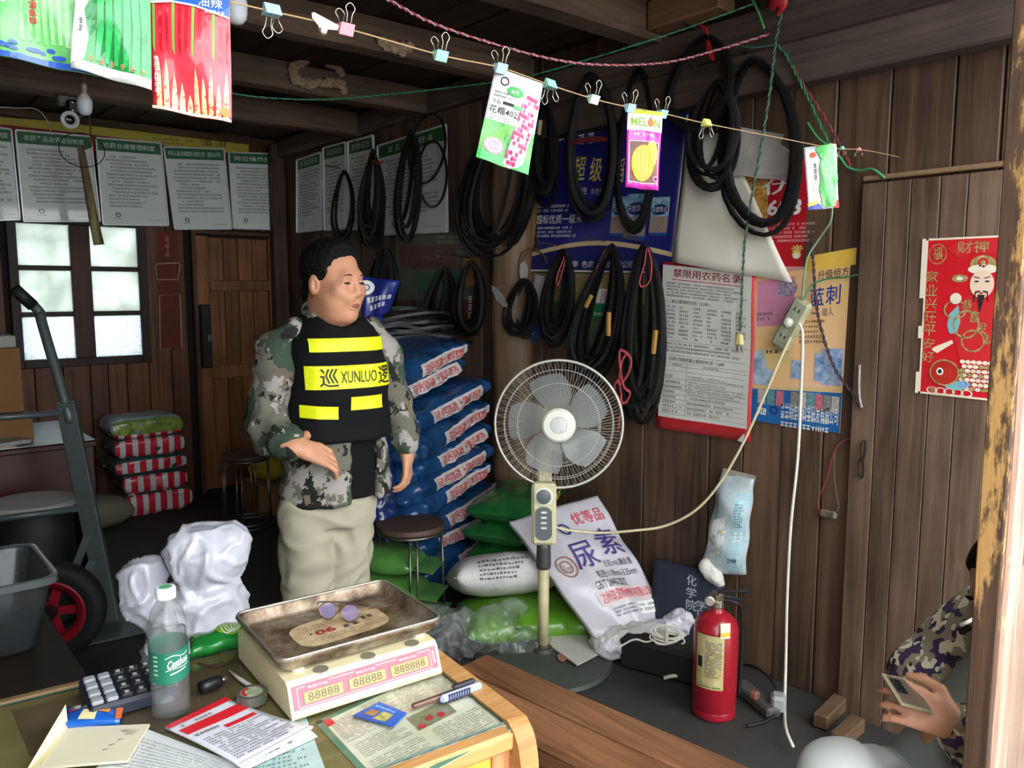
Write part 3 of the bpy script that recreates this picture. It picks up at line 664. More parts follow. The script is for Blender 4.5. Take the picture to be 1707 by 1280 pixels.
for k, yv in enumerate((.318, .283, .253, .223, .193, .163, .133, .103)):
    pn.lines(grey_ink, .08, yv, .31, yv+.024, 1, seed=40+k, ragged=.6, layer=2); pn.lines(grey_ink, .35, yv, .92, yv+.026, 2 if k < 4 else 1, seed=60+k, ragged=.5, layer=2)
pn.poly('curled_corner', paper, [(.88, .0), (.95, .052), (.955, -.01)], 6)
pn.done()

# pink, orange and blue poster
pn = Panel('pesticide_poster', mt('poster_apricot', (236, 190, 156), .35, col2=(232, 190, 110), vs=2.2, coat=.3), wc((1252, 700), (1400, 722), (1418, 437), (1256, 462), off=.006), 'apricot and blue advertising poster with blue characters behind the power strip', 'poster', thick=.0012)
P = pn
P.rect('colour_panel', mt('poster_pink', (214, 140, 170), .4, var=.25, vs=5), *R(P, 1262, 470, 1322, 545)); P.rect('colour_panel', mt('poster_cyan', (36, 104, 168), .35, var=.2), 0, 0, 1, .245, layer=2)
P.rect('colour_panel', mt('poster_yellow', (236, 192, 84), .4, var=.2), *R(P, 1338, 440, 1417, 466)); P.poly('colour_panel', mt('poster_wave', (50, 120, 170), .4, col2=(200, 214, 220), vs=22), [(.02, .26), (.2, .25), (.28, .33), (.16, .42), (.12, .5), (.02, .48)], 2)
P.poly('colour_panel', mt('poster_sand2', (214, 186, 130), .5), [(.02, .225), (1, .24), (1, .262), (.02, .25)], 3)
P.text(black, '升级组方!', *R(P, 1358, 467, 1410, 481), layer=3); bl_ = mt('print_blue', (30, 62, 150), .5)
P.text(bl_, '蓝', *R(P, 1346, 494, 1369, 521), bold=.03, layer=3); P.text(bl_, '刺', *R(P, 1371, 492, 1395, 522), bold=.03, layer=3)
P.text(grey_ink, '一', *R(P, 1350, 532, 1357, 534), layer=3); P.text(grey_ink, '碰人', *R(P, 1366, 527, 1384, 539), layer=3); P.lines(mt('brown_ink', (124, 92, 70)), *R(P, 1330, 543, 1382, 580), 5, seed=3, layer=3); P.lines(grey_ink, *R(P, 1262, 522, 1300, 537), 2, seed=12, layer=3)
P.ell('dark_badge', mt('badge_dark', (74, 60, 92), .4, col2=(190, 170, 190), vs=80), *q4(P, 1310, 488), .11, .055, layer=3)
P.poly('card_picture', mt('card_cream', (218, 190, 130), .5), [q4(P, *p) for p in ((1272, 583), (1314, 578), (1320, 610), (1280, 617))], 4)
P.lines(black, *R(P, 1278, 586, 1312, 592), 1, cw=2.5, fill=.7, seed=7, layer=5)
for (x0, y0, x1, y1) in ((1356, 598, 1384, 640), (1367, 592, 1402, 646), (1319, 606, 1338, 634)):
    P.rect('pack_picture', mt('pack_white', (196, 206, 214), .4, col2=(60, 120, 190), vs=40), *R(P, x0, y0, x1, y1), layer=4 if x0 != 1367 else 3)
rg = random.Random(4)
for k in range(9):
    x0 = 1264+15*k if k < 3 else 1318+13.5*(k-3)
    P.rect('pack_picture', mt('mini_pack%d' % (k % 4), [(206, 196, 186), (110, 160, 160), (214, 120, 140), (150, 150, 140)][k % 4], .4, var=.5, vs=90), *R(P, x0, 650+k*2.0, x0+13, 672+k*2.2), layer=4)
P.text(white, '普兰特作物科学研发有限公司', *R(P, 1302, 683, 1398, 697), bold=.01, layer=4); P.text(white, 'nte', *R(P, 1262, 678, 1278, 690), bold=.02, shear=.2, layer=4)
P.ell('logo', navy, *q4(P, 1291, 684), .05, .028, layer=4, ring=.62); P.lines(white, *R(P, 1302, 699, 1396, 712), 2, seed=9, layer=4); P.frame('box_outline', white, *R(P, 1337, 646, 1366, 657), .001, layer=4)
pn.done()

# white sheet hung reversed, torn grey sheet above it
def sheet(name, mat, pts, off, label, cat, amp=.004):
    P3 = [wp(x, y, off+amp*math.sin(x*.09+y*.05)) for x, y in pts]
    o = obj(name, MB().prism(P3, (-.0012, 0, 0)), mat); tag(o, label, cat); return o
pw = mt('sheet_white', (240, 234, 218), .55, var=.08, vs=5, bump=.2, bs=8)
pn = Panel('blank_sheet', pw, wc((1122, 437), (1322, 471), (1210, 222), (1150, 226), off=.03), 'blank cream sheet hung face to the wall between the blue and red posters', 'paper', bend=lambda u, v: .004+.008*math.sin(u*6+v*2)*(1-v*.5)+.004*math.sin(v*8), nx=14, ny=14)
pn.done()
sheet('torn_sheet', mt('sheet_grey', (196, 190, 180), .7, var=.35, vs=9, bump=.3, bs=14), [(1203, 228), (1228, 210), (1258, 216), (1308, 224), (1301, 240), (1320, 252), (1326, 262), (1339, 272), (1330, 285), (1318, 290), (1316, 303), (1290, 299), (1262, 297), (1235, 292), (1212, 296)], .056, 'torn stained grey sheet pinned over the red 608 poster', 'paper')

# god of wealth print on the plank door
DO = .040
pn = Panel('wealth_print', mt('new_year_red', (206, 28, 40), .4, var=.12, vs=6), [wp(x, y, DO) for x, y in ((1531, 655), (1652, 668), (1668, 392), (1545, 398))], 'red and gold New Year print of a bearded figure nailed to the plank door', 'poster', thick=.001)
P = pn; P.c_ = P.c
gd = mt('old_gold', (196, 176, 118), .45, col2=(112, 96, 52), vs=90); cream = mt('print_cream', (228, 214, 190), .6); skin_ink = mt('print_skin', (226, 196, 172), .6); tealp = mt('print_teal', (120, 176, 178), .5)
P.frame('gold_edge', cream, -.0, -.0, 1, 1, .006, layer=1)
for a, b, c, d in ((-.06, .62, .0, 1.0), (-.05, .36, .0, .44), (-.05, .0, .01, .14)): P.rect('torn_strip', cream, a, b, c, d, layer=1)
P.vtext(gd, '家业兴旺平安好', .02, .20, .20, .80, bold=.05)
P.text(gd, '福', .10, .865, .24, .945, bold=.05, layer=3); P.ell('roundel', gd, .17, .9, .13, .065, layer=2, ring=.9)
P.poly('scroll', red_ink, [(.30, .93), (.48, .985), (1, .985), (1, .89), (.6, .90), (.46, .87)], 2); P.text(gd, '财神', .44, .90, .86, .975, bold=.04, layer=3)
# the figure: hat, face, beard, robe
P.ell('hat', gd, .80, .83, .17, .055, layer=3); P.ell('hat', cream, .80, .80, .2, .03, layer=4); P.ell('hat', red_ink, .80, .84, .07, .03, layer=4, ring=.5); P.ell('hat_wing', gd, .50, .745, .11, .024, layer=3); P.ell('hat_wing', cream, .50, .745, .05, .012, layer=4)
P.ell('face', skin_ink, .80, .71, .16, .085, layer=5)
for sgn in (-1, 1):
    P.poly('features', black, [(.80+sgn*.03, .742), (.80+sgn*.11, .752), (.80+sgn*.11, .758), (.80+sgn*.03, .748)], 6); P.ell('features', black, .80+sgn*.07, .726, .03, .006, layer=6)
    P.poly('features', black, [(.80+sgn*.02, .672), (.80+sgn*.085, .665), (.80+sgn*.10, .60), (.80+sgn*.085, .60), (.80+sgn*.07, .655), (.80+sgn*.02, .662)], 6)
P.poly('features', black, [(.75, .645), (.85, .645), (.82, .58), (.79, .53)], 6); P.ell('features', red_ink, .80, .655, .03, .006, layer=7)
P.poly('robe', red_ink, [(.50, .60), (.66, .64), (1, .60), (1, .22), (.55, .25), (.45, .4)], 2); P.poly('robe', tealp, [(.38, .52), (.50, .58), (.54, .48), (.50, .40), (.40, .40), (.36, .45)], 3); P.ell('robe', cream, .46, .62, .08, .035, layer=4)
for (cu, cv, ru, rv) in ((.46, .55, .16, .06), (.62, .46, .18, .09), (.72, .36, .16, .07)): P.ell('robe', gd, cu, cv, ru, rv, layer=4, ring=.86)
for i, ch in enumerate('恭喜发财'): P.text(gd, ch, .55+.105*i, .545-.07*i, .69+.105*i, .615-.07*i, bold=.05, layer=6)
P.poly('scepter', cream, [(.16, .29), (.20, .31), (.44, .36), (.46, .34), (.24, .27)], 4)
rg = random.Random(5)
for r_ in range(7):
    for k in range(6):
        P.ell('coins', [cream, mt('coin_pale', (206, 196, 176)), gd][rg.randrange(3)], .60+.075*k+(r_ % 2)*.03, .06+.028*r_, .038, .013, layer=5+(r_+k) % 2, n=10)
P.ell('fish', gd, .36, .15, .21, .085, layer=7); P.ell('fish', mt('fish_red', (190, 46, 36), .45, var=.3, vs=40), .36, .15, .19, .075, layer=8); P.ell('fish', white, .30, .155, .05, .024, layer=9); P.ell('fish', black, .30, .155, .028, .014, layer=10)
P.poly('fish', gd, [(.56, .14), (.66, .2), (.62, .14), (.68, .08)], 7); P.ell('waves', tealp, .52, .075, .16, .03, layer=6); P.ell('waves', mt('wave_blue', (120, 160, 206)), .64, .085, .08, .02, layer=7)
for k in range(5): P.ell('waves', cream, .2+.12*k, .03, .08, .022, layer=6, ring=.75)
P.text(gd, '福', .14, .02, .24, .055, layer=8)
pn.done()

# framed rules on the right wall near the corner
def wall_frame(name_lbl, c, title, seed, off_n, title_w=(.12, .88), reflect=False, group='framed regulation sheets'):
    """c: bl br tr tl of the glass frame"""
    c = [Vector(p) for p in c]; n = (c[1]-c[0]).cross(c[3]-c[0]).normalized()
    base = (c[0]+c[1])/2
    t = thing('picture_frame', name_lbl, 'frame', base, 0, group)
    pn = Panel('sheet', mt('rule_paper', (236, 236, 232), .6), [p+n*.006 for p in c], parent=t)
    gm = mt('rule_green', (40, 104, 58), .5); sub = pn
    pn.rect('heading_band', gm, .0, .86, 1, 1); (pn.text(mt('heading_white', (220, 226, 214)), title, title_w[0], .895, title_w[1], .958, bold=.012) if title else pn.marks(mt('heading_white', (220, 226, 214)), .15, .895, .85, .958, 6, layer=2, seed=seed))
    pn.lines(grey_ink, .12, .2, .9, .82, 15, seed=seed, ragged=.5, indent=2, fill=.97)
    pn.ell('logo', black, .24, .115, .04, .026, ring=.6); pn.lines(grey_ink, .17, .06, .32, .085, 1, seed=seed+1); pn.lines(mt('rule_blue', (70, 120, 140)), .70, .05, .95, .07, 1, seed=seed+2)
    pn.done()
    # glass and aluminium edge
    fr = MB(); w_ = .011
    u = (c[1]-c[0]).normalized(); v = (c[3]-c[0]).normalized()
    for a, b in ((0,1),(1,2),(2,3),(3,0)): fr.bar(c[a]+n*.009, c[b]+n*.009, w_ if a in (1, 3) else w_, .018, ref=n, bev=.003)
    obj('frame_edge', fr, mt('aluminium', (226, 230, 230), .35, .35), t)
    obj('backing', MB().prism([c[0]+n*.002, c[1]+n*.002, c[2]+n*.002, c[3]+n*.002], n*.003), mt('board_brown', (90, 70, 50), .9), t)
    g = obj('glass', MB().add([p+n*.0105 for p in c], [(0,1,2,3)]), GLASS, t)
    return t
def glass_mat(key, tint=(1, 1, 1), ior=1.45, rough=.04, white_mix=0.):
    m = bpy.data.materials.new(key); m.use_nodes = True; N = m.node_tree.nodes; L = m.node_tree.links; N.clear()
    o_ = N.new('ShaderNodeOutputMaterial'); t = N.new('ShaderNodeBsdfTransparent'); t.inputs[0].default_value = tuple(tint)+(1,); g = N.new('ShaderNodeBsdfGlossy'); g.inputs['Roughness'].default_value = rough
    fr = N.new('ShaderNodeFresnel'); ge = N.new('ShaderNodeNewGeometry'); mr = N.new('ShaderNodeMapRange'); mr.name = 'ior'; mr.inputs[3].default_value = ior; mr.inputs[4].default_value = 1/ior; L.new(ge.outputs['Backfacing'], mr.inputs[0]); L.new(mr.outputs[0], fr.inputs[0]); mx = N.new('ShaderNodeMixShader'); L.new(fr.outputs[0], mx.inputs[0]); L.new(t.outputs[0], mx.inputs[1]); L.new(g.outputs[0], mx.inputs[2]); out = mx.outputs[0]
    if white_mix:
        df = N.new('ShaderNodeBsdfDiffuse'); m2 = N.new('ShaderNodeMixShader'); m2.inputs[0].default_value = white_mix; L.new(out, m2.inputs[1]); L.new(df.outputs[0], m2.inputs[2]); out = m2.outputs[0]
    L.new(out, o_.inputs[0]); return m
GLASS = glass_mat('picture_glass', (.95, .97, .96))
for k, (px, ttl, lb) in enumerate([
    (((497, 388), (538, 383), (537, 254), (497, 267)), '', 'narrow glass framed rule sheet nearest the room corner on the right wall'),
    (((543, 384), (580, 381), (578, 237), (541, 247)), '', 'glass framed rule sheet second from the corner on the right wall'),
    (((584, 383), (629, 380), (624, 226), (582, 237)), '', 'glass framed rule sheet behind the fat hanging belt bundle'),
    (((634, 392), (748, 386), (745, 208), (632, 244)), '', 'wide glass framed rule sheet behind the ring of two belts')]):
    wall_frame(lb, [wp(x, y, .02) for x, y in px], ttl, 70+k, 0)

# ================================================================ drive belts on nails
rub = [mt('rubber_black', (26, 26, 27), .42, spec=.4, var=.3, vs=20), mt('rubber_grey', (44, 44, 45), .45, spec=.4, var=.3, vs=20), mt('rubber_dark', (17, 17, 18), .5, spec=.35)]
BELT = [(-.0045, -.0065), (.0045, -.0045), (.0045, .0045), (-.0045, .0065)]
def belt(pts, mat, label, group, ref=(-1, 0, 0), sc=1.):
    o = obj('drive_belt', MB().sweep(pts, [(p*sc, q*sc) for p, q in BELT], ref=ref, closed=True), mat); shade(o, 50); tag(o, label, 'belt', group); return o
def bundle(spec, label, group, seed):
    """x0 x1 y0 y1: pixel extent on the wall; n belts hanging from (xt, y0)"""
    x0, x1, y0, y1, n, xt, off0, pinch, lean = spec; rg = random.Random(seed)
    for i in range(n):
        off = off0+.0135*(i % 6)+rg.uniform(0, .004)
        a = (x1-x0)/2; k = (.45+.55*rg.random()) if n > 3 else .75+.25*rg.random()
        if pinch >= .6: k = .84+.16*rg.random()
        hw = a*k; cx = (x0+x1)/2+(a-hw)*rg.uniform(-1, 1); t0 = y0+rg.uniform(0, 6)+(3 if n > 6 else 0); t1 = y1-rg.uniform(0, .22)*(y1-y0)*(1 if n > 3 and pinch < .6 else .4)
        if i == 0: t1, hw, cx = y1, a, (x0+x1)/2
        pts = []; N = 26; ph = rg.uniform(-.5, .5); tw = rg.uniform(-.01, .01)
        for j in range(N):
            an = 2*math.pi*j/N; s_ = (1-math.cos(an))/2
            wx = hw*math.sin(an)*(pinch+(1-pinch)*s_**.55); c_ = xt+(cx-xt)*s_**.8+lean*(s_-.5)
            py = t0+(t1-t0)*s_
            pts.append(wp(c_+wx*(1+.08*math.sin(2*an+ph)), py, max(.008, off+tw*math.sin(an)+.008*math.sin(an*2+ph)*(s_)+(.012*s_ if n > 4 else 0))))
        belt(pts, rub[rg.choice([0, 0, 1, 2])], label, group, sc=1.7 if pinch >= .55 and y0 < 230 else 1.25)
B_ = [
 ((549, 592, 282, 402, 3, 574, .045, .5, 0), 'black drive belt in the thin trio hanging over the framed sheets by the corner', 'belts in the thin trio by the corner'),
 ((592, 646, 246, 415, 16, 622, .05, .25, 0), 'black drive belt in the fat bundle hanging before the framed sheets', 'belts in the fat bundle before the frames'),
 ((655, 702, 218, 404, 4, 684, .05, .55, -4), 'black drive belt in the long narrow set left of the two-belt ring', 'belts in the long narrow set before the wide frame'),
 ((745, 892, 185, 432, 22, 845, .085, .45, -6), 'black drive belt in the big bundle hanging on the log column', 'belts in the big bundle on the log column'),
 ((884, 936, 165, 345, 9, 908, .07, .5, 0), 'black drive belt in the bundle hidden behind the corn seed packet', 'belts behind the corn seed packet'),
 ((944, 1032, 120, 368, 8, 985, .06, .72, 0), 'black drive belt in the long oval set over the yellow poster characters', 'belts in the oval set over the blue poster'),
 ((1022, 1092, 112, 388, 3, 1066, .06, .55, 0), 'black drive belt in the pair looping behind the melon seed packet', 'belts looping behind the melon packet'),
 ((1104, 1222, 56, 222, 12, 1176, .10, .6, -6), 'black drive belt in the round high bundle tied with red string', 'belts in the high bundle tied with red string'),
 ((1140, 1236, 130, 318, 9, 1196, .11, .45, -4), 'black drive belt in the wide set hanging over the blank cream sheet', 'belts over the blank cream sheet'),
 ((1196, 1346, 96, 392, 5, 1262, .07, .62, 8), 'black drive belt in the largest loops hanging over the red 608 poster', 'largest belt loops over the red poster'),
 ((834, 896, 462, 566, 14, 872, .05, .55, -4), 'black drive belt in the round coil hung by a brown wire', 'belts in the round coil by the log column'),
 ((896, 958, 412, 578, 11, 935, .05, .45, -8), 'black drive belt in the lower bundle beside the round coil', 'belts in the lower bundle beside the coil'),
 ((944, 1042, 404, 640, 16, 1012, .05, .25, -18), 'black drive belt in the slanting lower bundle with pale print', 'belts in the slanting lower bundle'),
 ((1030, 1116, 404, 706, 20, 1072, .055, .42, -4), 'black drive belt in the longest lower bundle beside the pesticide notice', 'belts in the longest lower bundle'),
 ((698, 762, 442, 562, 10, 738, .03, .5, -6), 'black drive belt in the bundle hanging behind the heaped belts', 'belts hanging behind the heap'),
 ((752, 812, 432, 560, 11, 785, .05, .5, 0), 'black drive belt in the bundle over the narrow red-brown poster', 'belts over the red-brown poster'),
 ((612, 668, 408, 520, 11, 640, .05, .45, 0), 'black drive belt in the bundle hanging just right of the standing man\'s head', 'belts beside the man\'s head')]
for k, (sp, lb, g) in enumerate(B_): bundle(sp, lb, g, 100+k)
# the ring of two belts
for k, (cx, cy, rx, ry, lb) in enumerate(((712, 248, 30, 58, 'upper belt of the two-belt ring over the wide framed sheet'), (721, 290, 24, 55, 'lower belt of the two-belt ring over the wide framed sheet'))):
    belt([wp(cx+rx*math.sin(a)+8*math.cos(a)*(1-k), cy-ry*math.cos(a), .07+.014*k) for a in [2*math.pi*j/28 for j in range(28)]], rub[0], lb, 'belts of the two-belt ring')
nail = mt('nail_steel', (110, 104, 96), .4, .8)
for k, (x, y) in enumerate([(574, 282), (622, 243), (684, 214), (845, 182), (908, 164), (985, 117), (1066, 110), (1176, 54), (1196, 128), (1262, 94), (935, 410), (1012, 402), (1072, 402), (738, 440), (785, 430), (640, 406)]):
    a = wp(x, y, .001); o = obj('nail', MB().tube([a, a+Vector((-.14, 0, .012))], .0035, 6).lathe([(.007, 0), (.007, .003)], 8, a+Vector((-.14, 0, .012)), Matrix.Rotation(math.pi/2, 3, 'Y')), nail)
    tag(o, 'steel nail carrying belts on the right wall', 'nail', 'nails carrying the belt bundles')
# coloured ties on the lower bundles
tie = mt('tie_pink', (222, 96, 104), .5); tie2 = mt('tie_red', (190, 40, 36), .5)
def ribbon(name, pts, mat, label, cat, w=.006, t=.0012, group=None, closed=False):
    o = obj(name, MB().sweep(smoothpts(pts, 6, closed), [(-w/2, -t), (w/2, -t), (w/2, t), (-w/2, t)], ref=(-1, .3, .2), closed=closed), mat); tag(o, label, cat, group); return o
ribbon('tie_string', [wp(943, 420, .11), wp(936, 440, .125), wp(928, 462, .13), wp(930, 475, .12), wp(938, 450, .125), wp(945, 422, .115)], tie, 'pink string tying the bundle beside the round coil', 'string')
ribbon('tie_string', [wp(1010, 415, .115), wp(1001, 432, .125), wp(994, 448, .13)], tie, 'short pink string tying the slanting bundle', 'string')
ribbon('tie_string', [wp(1078, 413, .13), wp(1074, 440, .145), wp(1066, 470, .15), wp(1072, 478, .145), wp(1083, 468, .14), wp(1086, 440, .14), wp(1080, 414, .13)], tie, 'pink string tying the top of the longest bundle', 'string')
ribbon('pink_ribbon', [wp(1044, 590, .15), wp(1036, 605, .16), wp(1032, 640, .16), wp(1046, 625, .165), wp(1052, 600, .16), wp(1040, 585, .16), wp(1032, 590, .16), wp(1038, 640, .17), wp(1050, 655, .165), wp(1040, 672, .16), wp(1024, 650, .165), wp(1030, 635, .17), wp(1036, 668, .16), wp(1030, 715, .155)], tie, 'long knotted pink ribbon dangling beside the fan', 'ribbon', .011)
ribbon('red_string', [wp(1162, 40, .16), wp(1176, 46, .17), wp(1180, 60, .175), wp(1184, 80, .18), wp(1190, 100, .175), wp(1180, 85, .18), wp(1178, 55, .175), wp(1170, 44, .17)], tie2, 'red string knotted round the high belt bundle', 'string', .009)
ribbon('red_tape', [wp(948, 240, .14), wp(975, 236, .15), wp(1012, 232, .15), wp(985, 230, .145), wp(950, 236, .14)], mt('maroon_tape', (110, 40, 40), .4), 'dark red tape round the oval belt set', 'tape', .012)
ribbon('red_tag', [wp(620, 268, .14), wp(632, 272, .145), wp(640, 268, .14)], tie2, 'small red tag at the neck of the fat bundle', 'tag', .012)
o = obj('wire_loop', MB().tube(smoothpts([wp(866, 462, .09), wp(864, 440, .08), wp(872, 420, .08), wp(890, 414, .08), wp(905, 424, .08), wp(912, 440, .08), wp(905, 425, .075), wp(885, 418, .075), wp(872, 432, .08), wp(870, 462, .085)], 6), .003, 6), mt('brown_wire', (96, 66, 50), .6), smooth=True); tag(o, 'brown wire loop holding the round belt coil', 'wire')
pn = Panel('oval_tag', mt('tag_pale', (196, 186, 180), .5), [wp(x, y, .10) for x, y in ((866, 468), (880, 468), (880, 436), (866, 436))], 'pale oval tag above the round belt coil', 'tag', thick=.002, outline=[(.5+.5*math.cos(a), .5+.5*math.sin(a)) for a in [k*math.pi/8 for k in range(16)]]); pn.done()
pn = Panel('leaf_tag', mt('tag_leaf', (176, 176, 172), .5, col2=(110, 110, 108), vs=60), [wp(x, y, .14) for x, y in ((820, 512), (846, 512), (846, 476), (820, 476))], 'pale leaf shaped tag on the log column', 'tag', thick=.002, outline=[(.95, 0), (1, .15), (.7, .55), (.3, .9), (0, 1), (.02, .75), (.35, .3), (.7, .05)]); pn.done()
# printed sleeves on a few belts of the slanting bundles
slv = mt('sleeve_ochre', (168, 124, 58), .5)
for k, (a, b, m_, lb) in enumerate((((976, 512), (986, 492), slv, 'ochre printed paper sleeve on the slanting bundle'), ((1014, 560), (1015, 520), slv, 'ochre paper strip low on the slanting bundle'), ((1089, 590), (1093, 550), slv, 'ochre paper sleeve on the longest bundle'), ((898, 225), (901, 200), mt('sleeve_pale', (172, 160, 120), .5), 'pale paper sleeve on the belts behind the corn packet'))):
    o = obj('paper_sleeve', MB().bar(wp(*a, .148), wp(*b, .148), .018, .016, ref=(-1, 0, 0), bev=.003), m_); tag(o, lb, 'sleeve')

# heap of belts lying on the blue sacks
hc = Vector((2.33, 3.72, 1.16))
rg = random.Random(77)
for k in range(20):
    a0 = rg.uniform(-.5, .5); L1, L2 = rg.uniform(.24, .34), rg.uniform(.09, .17); zz = hc.z+.012*k+rg.uniform(0, .008); c_ = hc+Vector((rg.uniform(-.07, .07), rg.uniform(-.08, .08), 0)); ca, sa = math.cos(a0-.55), math.sin(a0-.55); ph = rg.uniform(0, 6)
    pts = []
    for j in range(26):
        an = 2*math.pi*j/26; u, v = L1*math.cos(an), L2*math.sin(an)*(1+.25*math.cos(3*an+ph))
        pts.append(Vector((c_.x+u*ca-v*sa, c_.y+u*sa+v*ca, zz+.02*math.sin(2*an+ph)-.05*(abs(u)/.3)**2*(k/20))))
    belt(pts, rub[rg.choice([0, 0, 2, 1])], 'black drive belt lying in the heap on top of the blue sacks', 'belts heaped on the blue sacks', ref=(0, 0, 1), sc=1.1)

# ================================================================ cords
def cord(name, pts, r, mat, label, cat='cord', n=8, sides=6, twist=None, group=None):
    P = smoothpts(pts, n)
    if twist:
        m2, turns = twist; t = thing(name, label, cat, P[0], 0, group); L_ = len(P); 
        fine = smoothpts(P, 3); 
        for s_ in (0, 1):
            Q = []; ln = 0
            for i, p in enumerate(fine):
                if i: ln += (p-fine[i-1]).length
                tg = (fine[min(i+1, len(fine)-1)]-fine[max(i-1, 0)]).normalized(); a = tg.orthogonal().normalized(); 
                a = (Vector((-.6, -.7, .3))-tg*tg.dot(Vector((-.6, -.7, .3)))).normalized(); b = tg.cross(a); an = ln*turns+s_*math.pi
                Q.append(p+(a*math.cos(an)+b*math.sin(an))*r*1.05)
            obj('strand', MB().tube(Q, r, 5), mat if s_ == 0 else m2, t, smooth=True)
        return t
    o = obj(name, MB().tube(P, r, sides), mat, smooth=True); tag(o, label, cat, group); return o
cg = mt('cord_green', (44, 128, 84), .5); cgd = mt('cord_dark_green', (38, 84, 62), .5); cr_ = mt('cord_red', (168, 50, 66), .5); cpk = mt('cord_pale', (170, 150, 150), .5); cw = mt('cord_white', (206, 202, 188), .5); ccream = mt('cord_cream', (200, 188, 150), .5); cbr = mt('cord_brown', (74, 52, 54), .5)
cord('twin_wire', [Vector((.80, 1.45, 2.50)), atd(560, -50, 1.9), atd(648, 0, 2.0), atd(740, 46, 2.12), atd(900, 94, 2.35), atd(1000, 108, 2.5), atd(1110, 104, 2.7), atd(1200, 82, 2.78), wp(1282, 57, .12)], .0024, cr_, 'red and grey twisted wire sagging below the ceiling', 'wire', twist=(cpk, 170))
cord('green_wire', [Vector((.62, 2.26, 2.50)), atd(300, 120, 2.9), atd(390, 156, 3.05), atd(520, 166, 3.2), atd(640, 158, 3.2), atd(815, 138, 3.1), atd(900, 122, 3.0), atd(1100, 62, 2.85), wp(1262, 4, .12)], .0022, cg, 'thin green twisted wire crossing under the joists', 'wire', twist=(cgd, 170))
cord('green_stub', [wp(1248, -10, .12), wp(1262, 15, .13), wp(1274, 48, .13)], .004, mt('stub_green', (84, 176, 96), .5), 'short bright green wire end by the red rag', 'wire')
cord('link_wire', [wp(1225, 76, .12), wp(1258, 79, .13), wp(1292, 75, .12)], .003, mt('cord_teal', (74, 126, 112), .5), 'short teal wire beside the wire junction', 'wire')
cord('plug_wire', [wp(1303, 22, .12), wp(1297, 50, .13), wp(1292, 80, .14), wp(1285, 140, .15), wp(1276, 200, .15), wp(1266, 260, .15), wp(1252, 335, .14), wp(1242, 400, .13), wp(1238, 460, .10), wp(1236, 510, .08), wp(1234, 552, .07)], .003, cgd, 'dark green twisted wire hanging down to the yellow plug', 'wire', twist=(mt('cord_grey', (96, 116, 100)), 130))
t = thing('plug', 'yellowed two pin plug dangling before the pesticide notice', 'plug', wp(1232, 575, .07))
c0 = wp(1233, 566, .07)
obj('plug_body', MB().box(c0, (.022, .036, .05), bev=.008, taper=.8), mt('plug_yellow', (206, 194, 122), .5), t)
for s_ in (-1, 1): obj('pin', MB().box(c0+Vector((0, s_*.009, -.034)), (.006, .003, .02)), mt('pin_steel', (150, 146, 138), .3, .9), t)
cord('drop_wire', [wp(1298, 76, .12), wp(1312, 95, .11), wp(1330, 130, .1), wp(1348, 165, .09), wp(1366, 205, .06), wp(1386, 246, .04)], .0028, cg, 'green twisted wire slanting to the gourd packet', 'wire', twist=(cgd, 120))
cord('red_drop_wire', [wp(1298, 74, .1), wp(1320, 110, .1), wp(1345, 150, .08), wp(1368, 185, .06), wp(1392, 225, .04), wp(1408, 258, .03), wp(1424, 285, .02)], .0026, cr_, 'red and dark twisted wire slanting past the gourd packet', 'wire', twist=(cbr, 140))
cord('loose_green_wire', [wp(1346, 204, .05), wp(1362, 228, .05), wp(1380, 243, .05), wp(1400, 262, .04), wp(1412, 278, .04), wp(1432, 284, .04), wp(1455, 282, .05), wp(1475, 297, .04)], .004, mt('loose_green', (70, 160, 100), .5), 'loose green wire end curling beside the gourd packet', 'wire')
cord('strip_wire', [wp(1388, 345, .05), wp(1384, 370, .05), wp(1364, 400, .04), wp(1346, 430, .05), wp(1340, 470, .05), wp(1338, 500, .05)], .004, mt('wire_grey_green', (120, 146, 116), .5), 'grey green wire running down to the power strip', 'wire')
cord('dark_wire', [wp(1352, 395, .03), wp(1356, 440, .03), wp(1360, 500, .03), wp(1372, 560, .03), wp(1395, 620, .03), wp(1425, 660, .04), wp(1437, 682, .05)], .003, mt('wire_plum', (58, 38, 48), .5), 'dark twisted wire falling across the apricot poster', 'wire', twist=(cbr, 120))
cord('side_green_wire', [wp(1340, 500, .05), wp(1352, 476, .04), wp(1378, 465, .03), wp(1410, 462, .03), wp(1440, 455, .03)], .003, cg, 'thin green wire running right from the power strip', 'wire')
cord('white_cable', [wp(1332, 538, .08), wp(1338, 560, .07), wp(1336, 640, .06), wp(1330, 760, .06), wp(1318, 880, .07), wp(1312, 1000, .08), wp(1310, 1100, .1), wp(1308, 1180, .2), onz(1310, 1215, .05), onz(1322, 1245, .03)], .006, cw, 'white power cable dropping from the power strip to the floor', 'cable')
cord('cream_cable', [wp(1318, 562, .08), wp(1300, 600, .09), wp(1270, 670, .1), wp(1238, 740, .12), wp(1200, 805, .14), wp(1160, 850, .17), wp(1110, 876, .22), wp(1060, 884, .3), atd(1000, 888, 3.26), atd(950, 884, 3.24), atd(925, 878, 3.22)], .0055, ccream, 'cream cable sweeping from the power strip to the fan', 'cable')
